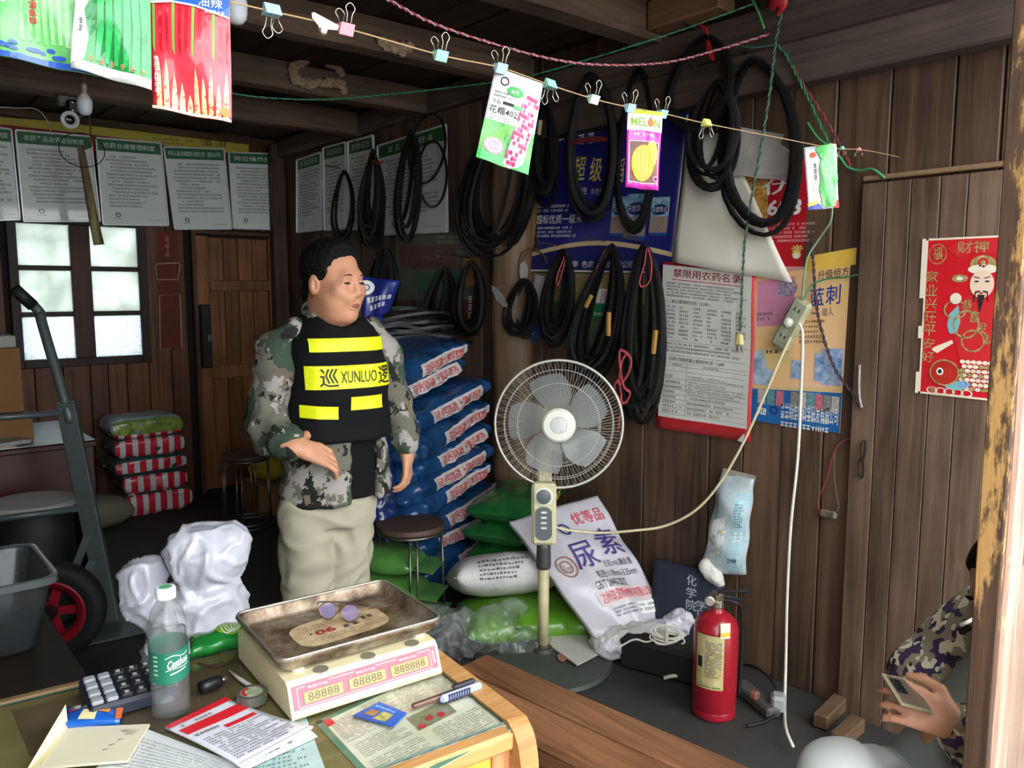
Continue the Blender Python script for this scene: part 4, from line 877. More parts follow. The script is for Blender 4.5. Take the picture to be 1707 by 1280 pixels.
# power strip, hung askew
ps = thing('power_strip', 'grubby cream power strip hanging askew on the apricot poster', 'power strip', wp(1302, 578, .03))
c_ = wp(1320, 541, .035); ax_z = (wp(1340, 505, .035)-wp(1301, 577, .035)).normalized(); nx_ = Vector((-1, 0, 0)); side = ax_z.cross(nx_).normalized()
Rm = Matrix((side, ax_z, nx_)).transposed()
obj('case', MB().box(c_, (.075, .205, .032), Rm, bev=.012), mt('strip_cream', (186, 180, 140), .5, var=.35, vs=30), ps)
obj('face_plate', MB().box(c_+nx_*.017, (.056, .18, .004), Rm, bev=.002), mt('strip_face', (166, 170, 146), .4, var=.3, vs=40), ps)
for k in (-1, 0, 1):
    so = MB()
    for s_ in (-1, 1): so.box(c_+nx_*.0195+ax_z*(.055*k+.006)+side*(.009*s_), (.004, .013, .002), Rm)
    obj('socket', so, black, ps)
obj('plug_top', MB().box(c_+nx_*.034+ax_z*.01, (.034, .034, .028), Rm, bev=.01), cw, ps)
# red rag at the wire junction
o = obj('red_rag', MB().sweep(smoothpts([wp(1296, -14, .12), wp(1300, 0, .14), wp(1303, 12, .145), wp(1296, 24, .14)], 5), [(.03*math.cos(a)*(1+.3*math.sin(3*a)), .02*math.sin(a)) for a in [k*math.pi/6 for k in range(12)]], ref=(-1, 0, 0), scales=[.8+.5*math.sin(k*.35) for k in range(16)]), mt('rag_red', (176, 34, 48), .5), smooth=True); tag(o, 'red plastic rag tied at the wire junction under the ceiling', 'rag')
# little socket and its loose wires
lt = thing('wall_socket', 'small broken socket dangling on red and grey wires by the plank door', 'socket', wp(1381, 862, .02))
obj('socket_body', MB().box(wp(1381, 857, .02), (.025, .065, .03), bev=.008), mt('socket_dirty', (120, 106, 90), .5, var=.4, vs=60), lt)
obj('terminal', MB().lathe([(.008, 0), (.008, .006)], 10, wp(1386, 857, .033), Matrix.Rotation(-math.pi/2, 3, 'Y')), mt('pin_steel', (150, 146, 138)), lt)
obj('red_lead', MB().tube(smoothpts([wp(1421, 728, .01), wp(1400, 738, .012), wp(1388, 760, .015), wp(1378, 800, .015), wp(1365, 830, .02), wp(1366, 850, .02), wp(1374, 856, .02)], 6), .0018, 5), cr_, lt, smooth=True)
obj('grey_lead', MB().tube(smoothpts([wp(1421, 729, .01), wp(1395, 745, .012), wp(1390, 780, .015), wp(1394, 820, .015), wp(1398, 845, .02), wp(1392, 856, .02)], 6), .0018, 5), mt('lead_grey', (110, 100, 96)), lt, smooth=True)

# ================================================================ the string of seed packets
def sd(px): return 1/(.93-.000469*(px-315))
SY = [(-120, -112), (0, -82), (200, -38), (315, -12), (440, 16), (575, 47), (735, 92), (835, 113), (915, 141), (990, 165), (1050, 179), (1105, 189), (1178, 206), (1280, 226), (1385, 246), (1440, 250)]
def sy(px):
    for (a, b), (c, d) in zip(SY, SY[1:]):
        if a <= px <= c: return b+(d-b)*(px-a)/(c-a)
    return SY[-1][1]
def spt(px, dy=0): return atd(px, sy(px)+dy, sd(px))
st = cord('packet_string', [Vector((-.25, .62, 2.495))]+[spt(a) for a, _ in SY]+[wp(1500, 262, .0)], .0013, mt('jute', (160, 132, 92), .8), 'thin tan string stretched across the shop to hang packets', 'string')
def clip(px, col, label, up=True, s_=1.0, yaw=0., dz=0.):
    p = spt(px)+Vector((0, 0, dz)); t_ = (spt(px+10)-spt(px-10)).normalized(); n_ = t_.cross(Vector((0, 0, 1))).normalized()
    if n_.dot(CPOS-p) < 0: n_ = -n_
    u_ = Vector((0, 0, 1)) if up else Vector((0, 0, -1))
    t = thing('binder_clip', label, 'clip', p, 0, 'binder clips on the string')
    w, h, d = .024*s_, .016*s_, .009*s_
    prof = [(-d, .0), (d, .0), (.0015, -h), (-.0015, -h)]
    obj('clip_body', MB().prism([p+t_*(-w/2)+n_*a+u_*b+u_*h*.35 for a, b in prof], t_*w), col, t)
    for s2 in (-1, 1):
        q = p+u_*(-h*.65*1)+n_*.002*s2
        base = p+u_*(h*.35)+n_*d*s2
        pts = [base-t_*.004*s_, base-t_*.0045*s_+u_*.012*s_+n_*.004*s2, base-t_*.008*s_+u_*.021*s_+n_*.006*s2, base+u_*.028*s_+n_*.007*s2, base+t_*.008*s_+u_*.021*s_+n_*.006*s2, base+t_*.0045*s_+u_*.012*s_+n_*.004*s2, base+t_*.004*s_]
        obj('handle', MB().tube(smoothpts(pts, 4), .0009*s_, 5), mt('clip_wire', (186, 180, 164), .25, .9), t, smooth=True)
    return t
cb = mt('clip_blue', (150, 186, 206), .4); cp = mt('clip_pink', (232, 142, 150), .4); cm = mt('clip_mint', (136, 196, 174), .4); cy = mt('clip_yellow', (232, 224, 110), .4); cpm = mt('clip_pale_mint', (176, 208, 190), .4)
clip(453, cb, 'pale blue binder clip hanging upside down at the left of the string', up=False)
clip(576, cp, 'pink binder clip on the string'); clip(734, cm, 'mint binder clip alone on the string left of the corn packet')
clip(834, cb, 'blue binder clip holding the corn seed packet'); clip(917, cm, 'mint binder clip hanging down just right of the corn packet', up=False); clip(989, cpm, 'pale mint binder clip between corn and melon packets')
clip(1050, cb, 'blue binder clip at the left corner of the melon packet'); clip(1104, cb, 'blue binder clip at the right corner of the melon packet')
clip(1178, cy, 'yellow binder clip right of the melon packet', up=False); clip(1386, cy, 'small yellow binder clip holding the gourd packet', up=False, s_=1.1)
clip(1404, cm, 'tiny mint clip right of the gourd packet', up=False, s_=.6); clip(1432, cp, 'tiny pink clip at the right end of the string', up=False, s_=.6)
# silver paper clamp
p = spt(540); t = thing('paper_clamp', 'silver wing shaped paper clamp on the string beside the pink clip', 'clamp', p, 0)
n_ = (CPOS-p).normalized(); t_ = (spt(550)-spt(530)).normalized(); u_ = n_.cross(t_)
u_ = u_ if u_.z > 0 else -u_
chrome = mt('clamp_chrome', (200, 196, 186), .2, .9)
obj('jaw', MB().prism([p+t_*a+u_*b for a, b in ((-.022, .012), (-.018, .014), (.026, .002), (.024, -.006), (.008, -.008), (.002, -.018), (-.006, -.018), (-.008, -.006), (-.02, .004))], n_*.004), chrome, t)
obj('spring', MB().lathe([(.006, 0), (.006, .004), (.003, .005)], 14, p+u_*-.012+n_*.004, n_.to_track_quat('Z', 'Y').to_matrix()), chrome, t)

def packet(label, corners, base, grp='seed packets on the string', bulge=.006):
    return Panel('seed_packet', base, corners, label, 'seed packet', grp, thick=.0015, bend=lambda u, v: bulge*math.sin(math.pi*u)*math.sin(math.pi*v)+.003*math.sin(u*9+v*5)*(1-v), nx=14, ny=14, step=.0006)
gl = dict(rough=.25, coat=.4)
wht = mt('packet_white', (204, 205, 202), **gl); pgreen = mt('packet_green', (30, 126, 56), .3, col2=(110, 180, 84), vs=60, coat=.3)
# light green bean packet (far left)
d_ = sd(60); pk = packet('pale green long bean seed packet at the far left of the string', [atd(-6, 93, d_), atd(166, 129, d_*1.04), atd(152, -78, d_*1.04), atd(-18, -112, d_)], mt('packet_pale_green', (64, 160, 80), .25, coat=.4, col2=(130, 196, 120), vs=26))
for k in range(9): u = .24+.075*k; pk.poly('bean_picture', mt('bean_pale', (96, 180, 100), .3, col2=(164, 214, 150), vs=40, coat=.4), [(u, .17), (u+.045, .16+.01*(k % 3)), (u+.06+.02*math.sin(k), .6), (u+.03, 1), (u-.02, 1), (u+.01, .55)], 2)
pk.rect('pale_panel', wht, .0, .45, .12, .95, layer=1); pk.marks(red_ink, .33, .64, .48, .76, 1, layer=4); pk.marks(red_ink, .34, .30, .43, .60, 5, True, layer=4); pk.rect('foot_band', mt('packet_blue', (44, 84, 176), .3, coat=.4), 0, 0, 1, .045, layer=3)
rg = random.Random(3)
for k in range(12): pk.ell('blue_flower_picture', mt('packet_blue', (44, 84, 176)), rg.uniform(0, .75), rg.uniform(.03, .13), rg.uniform(.03, .07), .018, layer=3, n=8)
pk.done()
d_ = sd(180)*.955; pk = packet('deep green bean seed packet with white border, second on the string', [atd(118, 113, d_), atd(253, 151, d_*1.03), atd(250, -40, d_*1.03), atd(132, -68, d_)], wht)
pk.rect('leaf_picture', mt('packet_deep_green', (20, 108, 52), .25, coat=.4, col2=(36, 146, 68), vs=14), .0, .09, 1, 1, layer=1)
pk.poly('white_panel', wht, [(.0, .04), (.16, .10), (.2, .3), (.12, .55), (.24, .75), (.0, 1)], 2)
for k in range(6): u = .30+.115*k; pk.poly('bean_picture', mt('bean_dark', (22, 116, 56), .25, coat=.4, col2=(60, 190, 100), vs=30), [(u, .12), (u+.05, .12), (u+.09, .4), (u+.07, .75), (u-.03, .8), (u+.0, .5)], 3)
pk.poly('bean_picture', mt('bean_light', (180, 224, 180), .3), [(.1, .72), (.2, .76), (.42, .74), (.42, .70), (.2, .70)], 4)
for k in range(6): pk.marks(mt('orange_ink', (230, 120, 70), .5), .22+.13*k, .10, .28+.13*k, .145, 1, seed=k, layer=4)
pk.marks(grey_ink, .06, .33, .12, .47, 2, True, layer=4); pk.done()
d_ = sd(315)*.945; pk = packet('red speckled bean seed packet with blue top, third on the string', [atd(256, 181, d_), atd(387, 206, d_*1.01), atd(383, -4, d_*1.01), atd(246, -26, d_)], mt('packet_red', (206, 30, 48), .22, coat=.5, col2=(226, 70, 84), vs=18))
sp = mt('bean_speckle', (214, 214, 150), .35, col2=(200, 80, 80), vs=220, rampw=(.5, .62)); rg = random.Random(6)
for k in range(10):
    u = .06+.093*k; h = rg.uniform(.16, .48); pk.poly('bean_picture', sp, [(u, .0), (u+.075, .0), (u+.07, h*.7), (u+.045, h), (u+.02, h*.6)], 2)
for k in range(12): u = .04+.082*k; w_ = rg.uniform(.02, .04); pk.poly('bean_picture', mt('pod_red', (186, 24, 44), .25, coat=.5, col2=(236, 120, 130), vs=70, rampw=(.55, .75)) if k % 3 else mt('pod_green', (120, 170, 70), .3), [(u, .5), (u+w_, .45), (u+w_+.02, .88), (u+.01, .9)], 2)
pk.poly('top_panel', mt('packet_top_blue', (30, 88, 176), .3, coat=.4), [(0, .86), (.3, .885), (.6, .88), (1, .83), (1, 1), (0, 1)], 3); pk.poly('top_panel', gold, [(0, .9), (.3, .93), (.45, .93), (.3, 1), (0, 1)], 4); pk.poly('top_panel', wht, [(0, .84), (.3, .872), (.6, .866), (1, .815), (1, .83), (.6, .882), (.3, .888), (0, .862)], 4)
pk.text(wht, '油辣', .62, .88, .92, .975, layer=5, bold=.02); pk.marks(white, .70, .835, .95, .862, 5, layer=5)
pk.marks(white, .05, .12, .11, .42, 7, True, layer=4); pk.ell('logo', mt('logo_orange', (236, 120, 50), .4), .93, .07, .055, .04, layer=4); pk.rect('foot_band', mt('foot_cream', (226, 226, 190), .4), 0, 0, 1, .02, layer=4)
pk.done()
# corn packet
d_ = sd(845); pk = packet('white and green waxy corn seed packet hanging from the string', [atd(793, 262, d_), atd(880, 292, d_*1.01), atd(905, 140, d_*1.01), atd(826, 112, d_)], wht)
pk.rect('field_picture', pgreen, 0, .0, 1, .44, layer=1); pk.rect('foot_band', mt('packet_green2', (40, 170, 70), .3, coat=.3), 0, 0, 1, .10, layer=2)
rg = random.Random(2)
for k in range(8): u = rg.uniform(.02, .4); v = rg.uniform(.14, .3); pk.poly('leaf_picture', mt('leaf_light', (104, 172, 66), .4), [(u, v), (u+.1, v+.06), (u+.16, v+.16), (u+.04, v+.08)], 2)
cob = [(.50, .03), (.62, .0), (.76, .02), (.86, .08), (.98, .6), (.97, .8), (.9, .93), (.8, .93), (.72, .8)]
pk.poly('cob_picture', mt('cob_edge', (212, 190, 200), .4), cob, 3)
for r_ in range(17):
    for c in range(6):
        t_ = r_/16; u = .53+.24*t_*.8+c*(.055); v = .06+.84*t_-c*.004
        if u > .62+.36*min(1, t_*1.6+.25) or (t_ > .85 and c in (0, 5)) or (t_ > .93): continue
        if rg.random() < .62: pk.ell('print_dots', [mt('kernel_pink', (176, 24, 84), .35), mt('kernel_rose', (206, 84, 136), .35)][rg.random() < .35], u, v, .031, .026, layer=5, n=8)
pk.text(black, '花糯402', .05, .515, .60, .60, layer=4, bold=.005); pk.text(black, '华耘', .08, .62, .25, .675, layer=4); pk.rect('black_label', black, .28, .635, .5, .665, layer=3); pk.rect('black_label', mt('packet_green2', (40, 170, 70)), .5, .62, .68, .66, layer=3)
pk.ell('emblem', mt('emblem_green', (46, 150, 70), .4), .48, .80, .17, .055, layer=3); pk.text(white, 'eX', .40, .775, .56, .825, layer=4, shear=.2); pk.ell('emblem_ring', black, .24, .88, .09, .05, layer=3, ring=.7); pk.lines(black, .08, .69, .46, .77, 2, seed=3, layer=3); pk.lines(grey_ink, .07, .45, .62, .50, 2, seed=4, layer=3)
pk.ell('roundel_badge', mt('badge_pink', (232, 130, 170), .4), .27, .175, .19, .085, layer=4); pk.ell('roundel_badge', white, .27, .175, .16, .07, layer=5, ring=.75); pk.lines(white, .14, .15, .4, .2, 2, seed=2, layer=6, cw=1.6); pk.done()
# melon packet
d_ = sd(1075); pk = packet('melon seed packet with an orange pumpkin on purple', [atd(1042, 312, d_), atd(1097, 318, d_*1.01), atd(1104, 188, d_*1.01), atd(1046, 182, d_)], mt('packet_purple', (142, 42, 160), .28, coat=.4, col2=(206, 40, 150), vs=5))
pk.rect('top_panel', wht, 0, .735, 1, .96, layer=2); pk.rect('top_band', mt('packet_lime', (190, 216, 50), .4), 0, .95, 1, 1, layer=3)
pk.text(mt('melon_green', (124, 158, 36), .5), 'MEL', .10, .79, .55, .90, layer=4, bold=.01); pk.text(mt('melon_green', (124, 158, 36)), 'N', .75, .79, .93, .90, layer=4, bold=.01); pk.ell('fruit_badge', mt('fruit_orange', (232, 110, 40), .4), .65, .845, .085, .055, layer=4); pk.poly('fruit_badge', black, [(.64, .89), (.66, .89), (.68, .93), (.65, .92)], 5)
pk.text(wht, '丑八怪', .40, .655, .75, .71, layer=4, bold=.02); pk.marks(wht, .18, .665, .34, .70, 2, layer=4)
pk.rect('photo_panel', mt('photo_dark', (120, 72, 60), .4, var=.5, vs=60), .06, .07, .93, .60, layer=2); pk.frame('photo_edge', white, .06, .07, .93, .60, .0012, layer=3)
pk.ell('pumpkin_picture', mt('pumpkin_yellow', (246, 214, 60), .4), .72, .45, .18, .17, layer=3); pk.ell('pumpkin_picture', mt('pumpkin_orange', (240, 160, 36), .35), .46, .32, .33, .23, layer=4)
for k in range(5): pk.ell('pumpkin_picture', mt('pumpkin_rib', (248, 186, 60), .35), .24+.11*k, .32, .035, .2-.02*abs(k-2), layer=5)
pk.ell('seal_badge', mt('badge_pink', (232, 130, 170)), .86, .13, .09, .04, layer=5, ring=.6); pk.done()
# gourd packet
d_ = sd(1370); pk = packet('bitter gourd seed packet at the right end of the string', [atd(1347, 350, d_), atd(1398, 346, d_), atd(1394, 240, d_), atd(1340, 246, d_)], wht, bulge=.01)
go = [(.45, .05), (.55, .02), (.85, .02), (.92, .12), (.88, .3), (1.0, .45), (.96, .7), (.86, .8), (.92, .95), (.8, 1.0), (.4, 1.0), (.34, .92), (.46, .78), (.38, .6), (.42, .45), (.36, .3), (.44, .15)]
pk.poly('foot_panel', mt('foot_blue', (40, 62, 170), .4), [(0, 0), (.5, 0), (.36, .09), (0, .04)], 2); pk.poly('foot_panel', mt('foot_yellow', (210, 180, 60), .4), [(0, .04), (.36, .09), (.3, .14), (0, .1)], 2); pk.poly('foot_panel', red_ink, [(.8, .0), (1, .0), (1, .12), (.85, .12)], 2)
pk.poly('gourd_picture', mt('gourd_green', (58, 148, 66), .2, coat=.5, col2=(100, 186, 104), vs=24), go, 6)
for k in range(6): pk.ell('gourd_bump_picture', mt('gourd_light', (112, 194, 116), .2, coat=.5), .66+.08*(-1)**k, .12+.14*k, .16, .05, layer=8, n=10, ring=.7)
pk.ell('emblem', mt('logo_orange2', (214, 80, 40), .4), .24, .86, .09, .045, layer=3); pk.marks(grey_ink, .22, .45, .32, .72, 3, True)
for k in range(14): pk.ell('print_dots', mt('seed_tan', (170, 150, 80), .5), .18+.16*random.random(), .16+.3*random.random(), .02, .01, layer=3, n=6)
pk.done()

# ================================================================ sacks
def sack_fn(L, Wd, T, ex=3., wr=.05, seed=0, seam=.05, end=3.2, rid=0.):
    def fn(s_, th, off=0.):
        a = abs(s_); kT = max(0., 1-a**end)**.5; kW = .90+.10*max(0., 1-a**6)**.5
        c, d = math.cos(th), math.sin(th)
        y = Wd/2*kW*math.copysign(abs(c)**(2/ex), c); z = T/2*max(kT, seam)*math.copysign(abs(d)**(2/ex), d)
        x = L/2*s_
        n1 = noise.noise(Vector((x*9+seed*7.1, y*9, z*9+seed)))+.6*noise.noise(Vector((x*26+seed*3, y*22, z*22)))
        fold = math.sin(x*60+seed+6*noise.noise(Vector((x*4, y*5, seed))))*a**2*.5
        k = 1+wr*(n1+fold*.8)*(.35+.65*kT)
        if rid: k += rid*(.5-1.6*abs(noise.noise(Vector((x*13+seed*5, y*20, z*30+seed*2)))))+rid*.6*(.5-1.6*abs(noise.noise(Vector((x*31, y*34+seed, z*50)))))
        p = Vector((x, y*k, z*k)); q = Vector((0, y, z)); 
        return p+(q.normalized()*off if q.length > 1e-6 else Vector())
    return fn
def sack_mb(fn, nu=34, nv=22):
    mb = MB(); vs = []; 
    for i in range(nu+1):
        s_ = -1+2*i/nu
        for j in range(nv): vs.append(fn(s_, 2*math.pi*j/nv))
    fs = [(i*nv+j, (i+1)*nv+j, (i+1)*nv+(j+1) % nv, i*nv+(j+1) % nv) for i in range(nu) for j in range(nv)]
    fs += [tuple(range(nv)), tuple(reversed(range(nu*nv, (nu+1)*nv)))]
    return mb.add(vs, fs)
def front(fn, ex, s_, q, off, top=False):
    """point on the front side (-Y) at height fraction q"""
    sn = math.copysign(abs(q)**(ex/2), q); return fn(s_, math.atan2(sn, -math.sqrt(max(0, 1-sn*sn))), off)
def front_patch(fn, ex, s0, s1, q0, q1, off, nu=16, nv=6): return MB().grid(lambda a, b: front(fn, ex, s0+(s1-s0)*a, q0+(q1-q0)*b, off), nu+1, nv+1)
def front_text(fn, ex, body, s0, s1, q0, q1, off, bold=0.):
    v, f, x0, x1, y0, y1 = glyphs(body, bold)
    return MB().add([front(fn, ex, s0+(s1-s0)*(x-x0)/(x1-x0), q0+(q1-q0)*(y-y0)/(y1-y0), off) for x, y in v], f)
def place(o, x, y, z, rz=0., pitch=0., roll=0.): return Matrix.Translation((x, y, z)) @ Matrix.Rotation(rz, 4, 'Z') @ Matrix.Rotation(pitch, 4, 'Y') @ Matrix.Rotation(roll, 4, 'X')

# ================================================================ back wall
tl_ = [(((-50, 369), (33, 366), (18, 216), (-62, 206)), '制度', 'framed rule sheet cut off by the left edge of the picture'),
 (((39, 369), (166, 369), (150, 228), (25, 217)), '农药产品进货查验制度', 'framed rule sheet behind the bamboo stick on the back wall'),
 (((171, 374), (280, 376), (267, 239), (159, 230)), '农药仓储管理制度', 'framed rule sheet third from the left on the back wall'),
 (((290, 382), (385, 382), (372, 249), (272, 245)), '中华人民共和国农业部公告（第2567号）', 'framed two column announcement fourth from the left on the back wall'),
 (((388, 381), (477, 383), (472, 258), (380, 254)), '岗位操作规程', 'framed rule sheet nearest the corner on the back wall')]
for k, (c, ttl, lb) in enumerate(tl_):
    o_ = .03+.022*(k % 2)
    wall_frame(lb, [bp(x, y, o_) for x, y in c], ttl, 170+3*k, 0, title_w=((.1, .9) if len(ttl) < 12 else (.06, .94)) if len(ttl) > 2 else (.68, .92))
pn = Panel('banner', mt('banner_yellow', (196, 180, 66), .6, var=.15, vs=6), [ony(x, y, 5.985) for x, y in ((-70, 236), (414, 256), (416, 226), (-70, 190))], 'old yellow and red cloth banner above the back wall frames', 'banner', thick=.001)
pn.poly('red_panel', mt('banner_red', (150, 40, 46), .7, var=.3, vs=8), [(0, -.3), (.8, -.1), (.62, .35), (.4, .55), (0, .80)], 2); pn.lines(mt('banner_ink', (120, 110, 50)), .62, .25, .78, .6, 2, cw=2, seed=4, layer=3); pn.marks(mt('banner_ink', (120, 110, 50)), .80, .3, .92, .62, 2); pn.done()
bu = mt('bulb_glass', (206, 210, 216), .35); bs_ = mt('bulb_socket', (196, 192, 182), .45)
def bulb(p, label, s_=1.):
    t = thing('light_bulb', label, 'bulb', p)
    o = obj('globe', MB().lathe([(.002, -.052), (.018, -.048), (.027, -.036), (.030, -.02), (.031, .004), (.030, .012), (.024, .02)], 20, p), bu, t); shade(o, 40)
    o = obj('base', MB().lathe([(.030, .010), (.029, .018), (.016, .036), (.014, .04)], 20, p), bs_, t); shade(o)
    obj('holder', MB().lathe([(.015, .038), (.017, .042), (.017, .075), (.010, .085)], 14, p), mt('holder_brass', (150, 136, 110), .4, .5), t)
    obj('flex', MB().tube([p+Vector((0, 0, .08)), p+Vector((.003, 0, .13)), Vector((p.x, p.y+.01, 2.52))], .003, 5), cbr, t)
bulb(ony(141, 172, 3.95), 'white screw-in bulb hanging before the security camera')
bulb(ony(393, 8, 2.26), 'white bulb half cut off at the top edge beside the red packet')
# security camera under the joist
p = ony(112, 190, 4.74); t = thing('security_camera', 'small black and white security camera under the joist', 'camera', p)
obj('mount', MB().box((p.x, p.y, 2.47), (.09, .05, .05), bev=.008), mt('cam_grey', (90, 88, 84), .5), t)
obj('bracket', MB().box(p+Vector((.035, -.02, .03)), (.09, .07, .075), bev=.012), mt('cam_black', (20, 20, 22), .35), t)
sc_ = MB()
for a in (-.02, .02):
    for b in (-.02, .02): sc_.lathe([(.004, 0), (.004, .003)], 8, p+Vector((.035+a, -.056, .03+b)), Matrix.Rotation(math.pi/2, 3, 'X'))
obj('screws', sc_, white, t)
Rc = Matrix.Rotation(math.radians(100), 3, 'X') @ Matrix.Rotation(0, 3, 'Z')
obj('lens_ring', MB().lathe([(.036, -.03), (.043, .0), (.043, .02), (.030, .026), (.026, .015)], 24, p+Vector((-.0, -.04, -.035)), Rc), mt('cam_white', (214, 214, 216), .35), t)
obj('lens', MB().lathe([(.027, .012), (.02, .02), (.004, .024)], 18, p+Vector((-.0, -.04, -.035)), Rc), mt('cam_lens', (30, 30, 36), .1), t)
cord('camera_wire', [ony(-20, 178, 5.2), ony(30, 180, 5.2), ony(60, 182, 5.2), ony(78, 200, 5.3), ony(86, 225, 5.5)], .003, cw, 'thin wire running left from the security camera', 'wire')
# bamboo stick with wire ring hanging before the frames
t = thing('bamboo_stick', 'bamboo stick with a wire ring hanging before the back wall frames', 'stick', ony(165, 408, 5.55))
P = [ony(x, y, 5.55) for x, y in ((133, 243), (138, 265), (148, 320), (158, 375), (165, 408))]
o = obj('stick', MB().sweep(smoothpts(P, 5), [(.03*math.cos(a), .012*math.sin(a)) for a in [k*math.pi/5 for k in range(10)]], ref=(0, -1, 0), scales=[.62+.022*k for k in range(21)]), wood('bamboo', (44, 34, 22), (110, 92, 56), 2, 18, worn=((134, 118, 74), 5, .52)), t, smooth=True)
cc = ony(137, 250, 5.5); obj('ring', MB().tube([cc+Vector((.125*math.cos(a), 0, .10*math.sin(a))) for a in [k*math.pi/20 for k in range(40)]], .003, 5, True), mt('ring_wire', (40, 38, 36), .5, .6), t, smooth=True)
obj('hanger', MB().tube([Vector((ony(150, 200, 5.55).x, 5.55, 2.66)), ony(151, 226, 5.55), ony(152, 245, 5.52), ony(138, 250, 5.53)], .005, 5), mt('cord_ochre', (120, 96, 50), .7), t)
# faded couplet with string loops
pn = Panel('red_couplet', mt('couplet_red', (118, 40, 34), .75, col2=(84, 40, 28), vs=9), [bp(x, y, .006) for x, y in ((264, 582), (302, 582), (296, 385), (262, 385))], 'faded red paper couplet pasted beside the back door', 'paper'); pn.marks(mt('couplet_ink', (160, 96, 80), .7), .35, .78, .62, .96, 1); pn.done()
for k, pts in enumerate(([(259, 445), (262, 440), (298, 438), (300, 444), (296, 466), (262, 466)], [(266, 492), (300, 490), (303, 580), (267, 582)])):
    o = obj('string_loop', MB().tube([bp(x, y, .018) for x, y in pts], .004, 5, True), mt('string_pale', (176, 160, 140), .8)); tag(o, ['small upper white string loop round the red couplet', 'tall lower white string loop round the red couplet'][k], 'string')

# ================================================================ left side
red_desk = mt('desk_red', (66, 22, 24), .35, var=.3, vs=5, coat=.2)
t = thing('desk', 'dark red wooden desk standing against the back wall', 'desk', (.35, 5.1, 0))
x0, x1, y0, y1 = -.45, .965, 4.42, 5.25
obj('desk_top', MB().box(((x0+x1)/2, (y0+y1)/2, .735), (x1-x0, y1-y0, .03), bev=.006), red_desk, t)
obj('side_panel', MB().box((x1-.03, (y0+y1)/2, .36), (.03, y1-y0-.04, .72)), red_desk, t); obj('side_panel', MB().box((x0+.03, (y0+y1)/2, .36), (.03, y1-y0-.04, .72)), red_desk, t); obj('front_panel', MB().box(((x0+x1)/2, y0+.05, .56), (x1-x0-.08, .02, .32)), red_desk, t)
o = obj('tin_sheet', MB().box((.66, 4.82, .7535), (.60, .78, .005), bev=.001), mt('tin', (176, 182, 178), .35, .5, var=.3, vs=6)); tag(o, 'dull tin sheet covering the right end of the red desk', 'sheet')
pn = Panel('loose_sheet', white, [Vector(p) for p in ((.30, 4.45, .757), (.62, 4.44, .757), (.64, 4.72, .757), (.33, 4.74, .757))], 'white paper lying on the tin sheet of the red desk', 'paper', thick=.002); pn.done()
o = obj('booklet', MB().box((.52, 4.36, .77), (.3, .2, .02), Matrix.Rotation(.3, 3, 'Z'), bev=.003), mt('booklet_grey', (150, 150, 146), .5)); o.location.z = .0; o.location.y = .18; tag(o, 'grey booklet on the front edge of the red desk', 'booklet')
cbm = mt('cardboard', (134, 96, 58), .85, var=.2, vs=6); 
def carton(label, x0, x1, y0, y1, z0, z1, op=False):
    t = thing('cardboard_box', label, 'box', ((x0+x1)/2, (y0+y1)/2, z0)); cx, cy = (x0+x1)/2, (y0+y1)/2
    obj('carton', MB().box((cx, cy, (z0+z1)/2), (x1-x0, y1-y0, z1-z0), bev=.004), cbm, t); obj('packing_tape', MB().box((cx, cy, z1+.0005), (x1-x0+.002, .05, .001)).box((x1+.001, cy, z1-.05), (.001, .05, .1)), mt('tape_tan', (160, 124, 80), .3), t)
    obj('flap_edge', MB().box((cx, y0-.002, z1-.012), (x1-x0-.01, .004, .02), bev=.001), cbm, t)
carton('upper brown carton stacked on the left of the red desk', .0, .69, 4.62, 5.1, .90, 1.22); carton('flat lower carton under the brown carton on the red desk', -.05, .72, 4.6, 5.12, .76, .89)
o = obj('paper_stack', MB().box((.36, 4.75, 1.245), (.30, .22, .05), Matrix.Rotation(.15, 3, 'Z'), bev=.004), mt('paper_pile', (206, 210, 204), .6)); tag(o, 'stack of pale papers on the upper carton', 'papers')
o = obj('white_box', MB().box((.60, 4.76, 1.25), (.16, .2, .06), bev=.004), mt('box_pale', (150, 148, 142), .6)); tag(o, 'small pale box on the right end of the upper carton', 'box')
# round white topped drum
t = thing('drum', 'dark drum with a round white lid in front of the red desk', 'drum', (.60, 3.98, 0)); dc = Vector((.62, 4.12, 0))
o = obj('drum_body', MB().lathe([(.15, 0), (.165, .02), (.165, .50), (.16, .53)], 28, dc), mt('drum_dark', (30, 34, 30), .6, var=.4, vs=8), t); shade(o)
o = obj('lid', MB().lathe([(.17, .53), (.185, .535), (.185, .552), (.175, .56), (.0, .56)], 28, dc), mt('lid_white', (178, 178, 172), .5), t); shade(o)

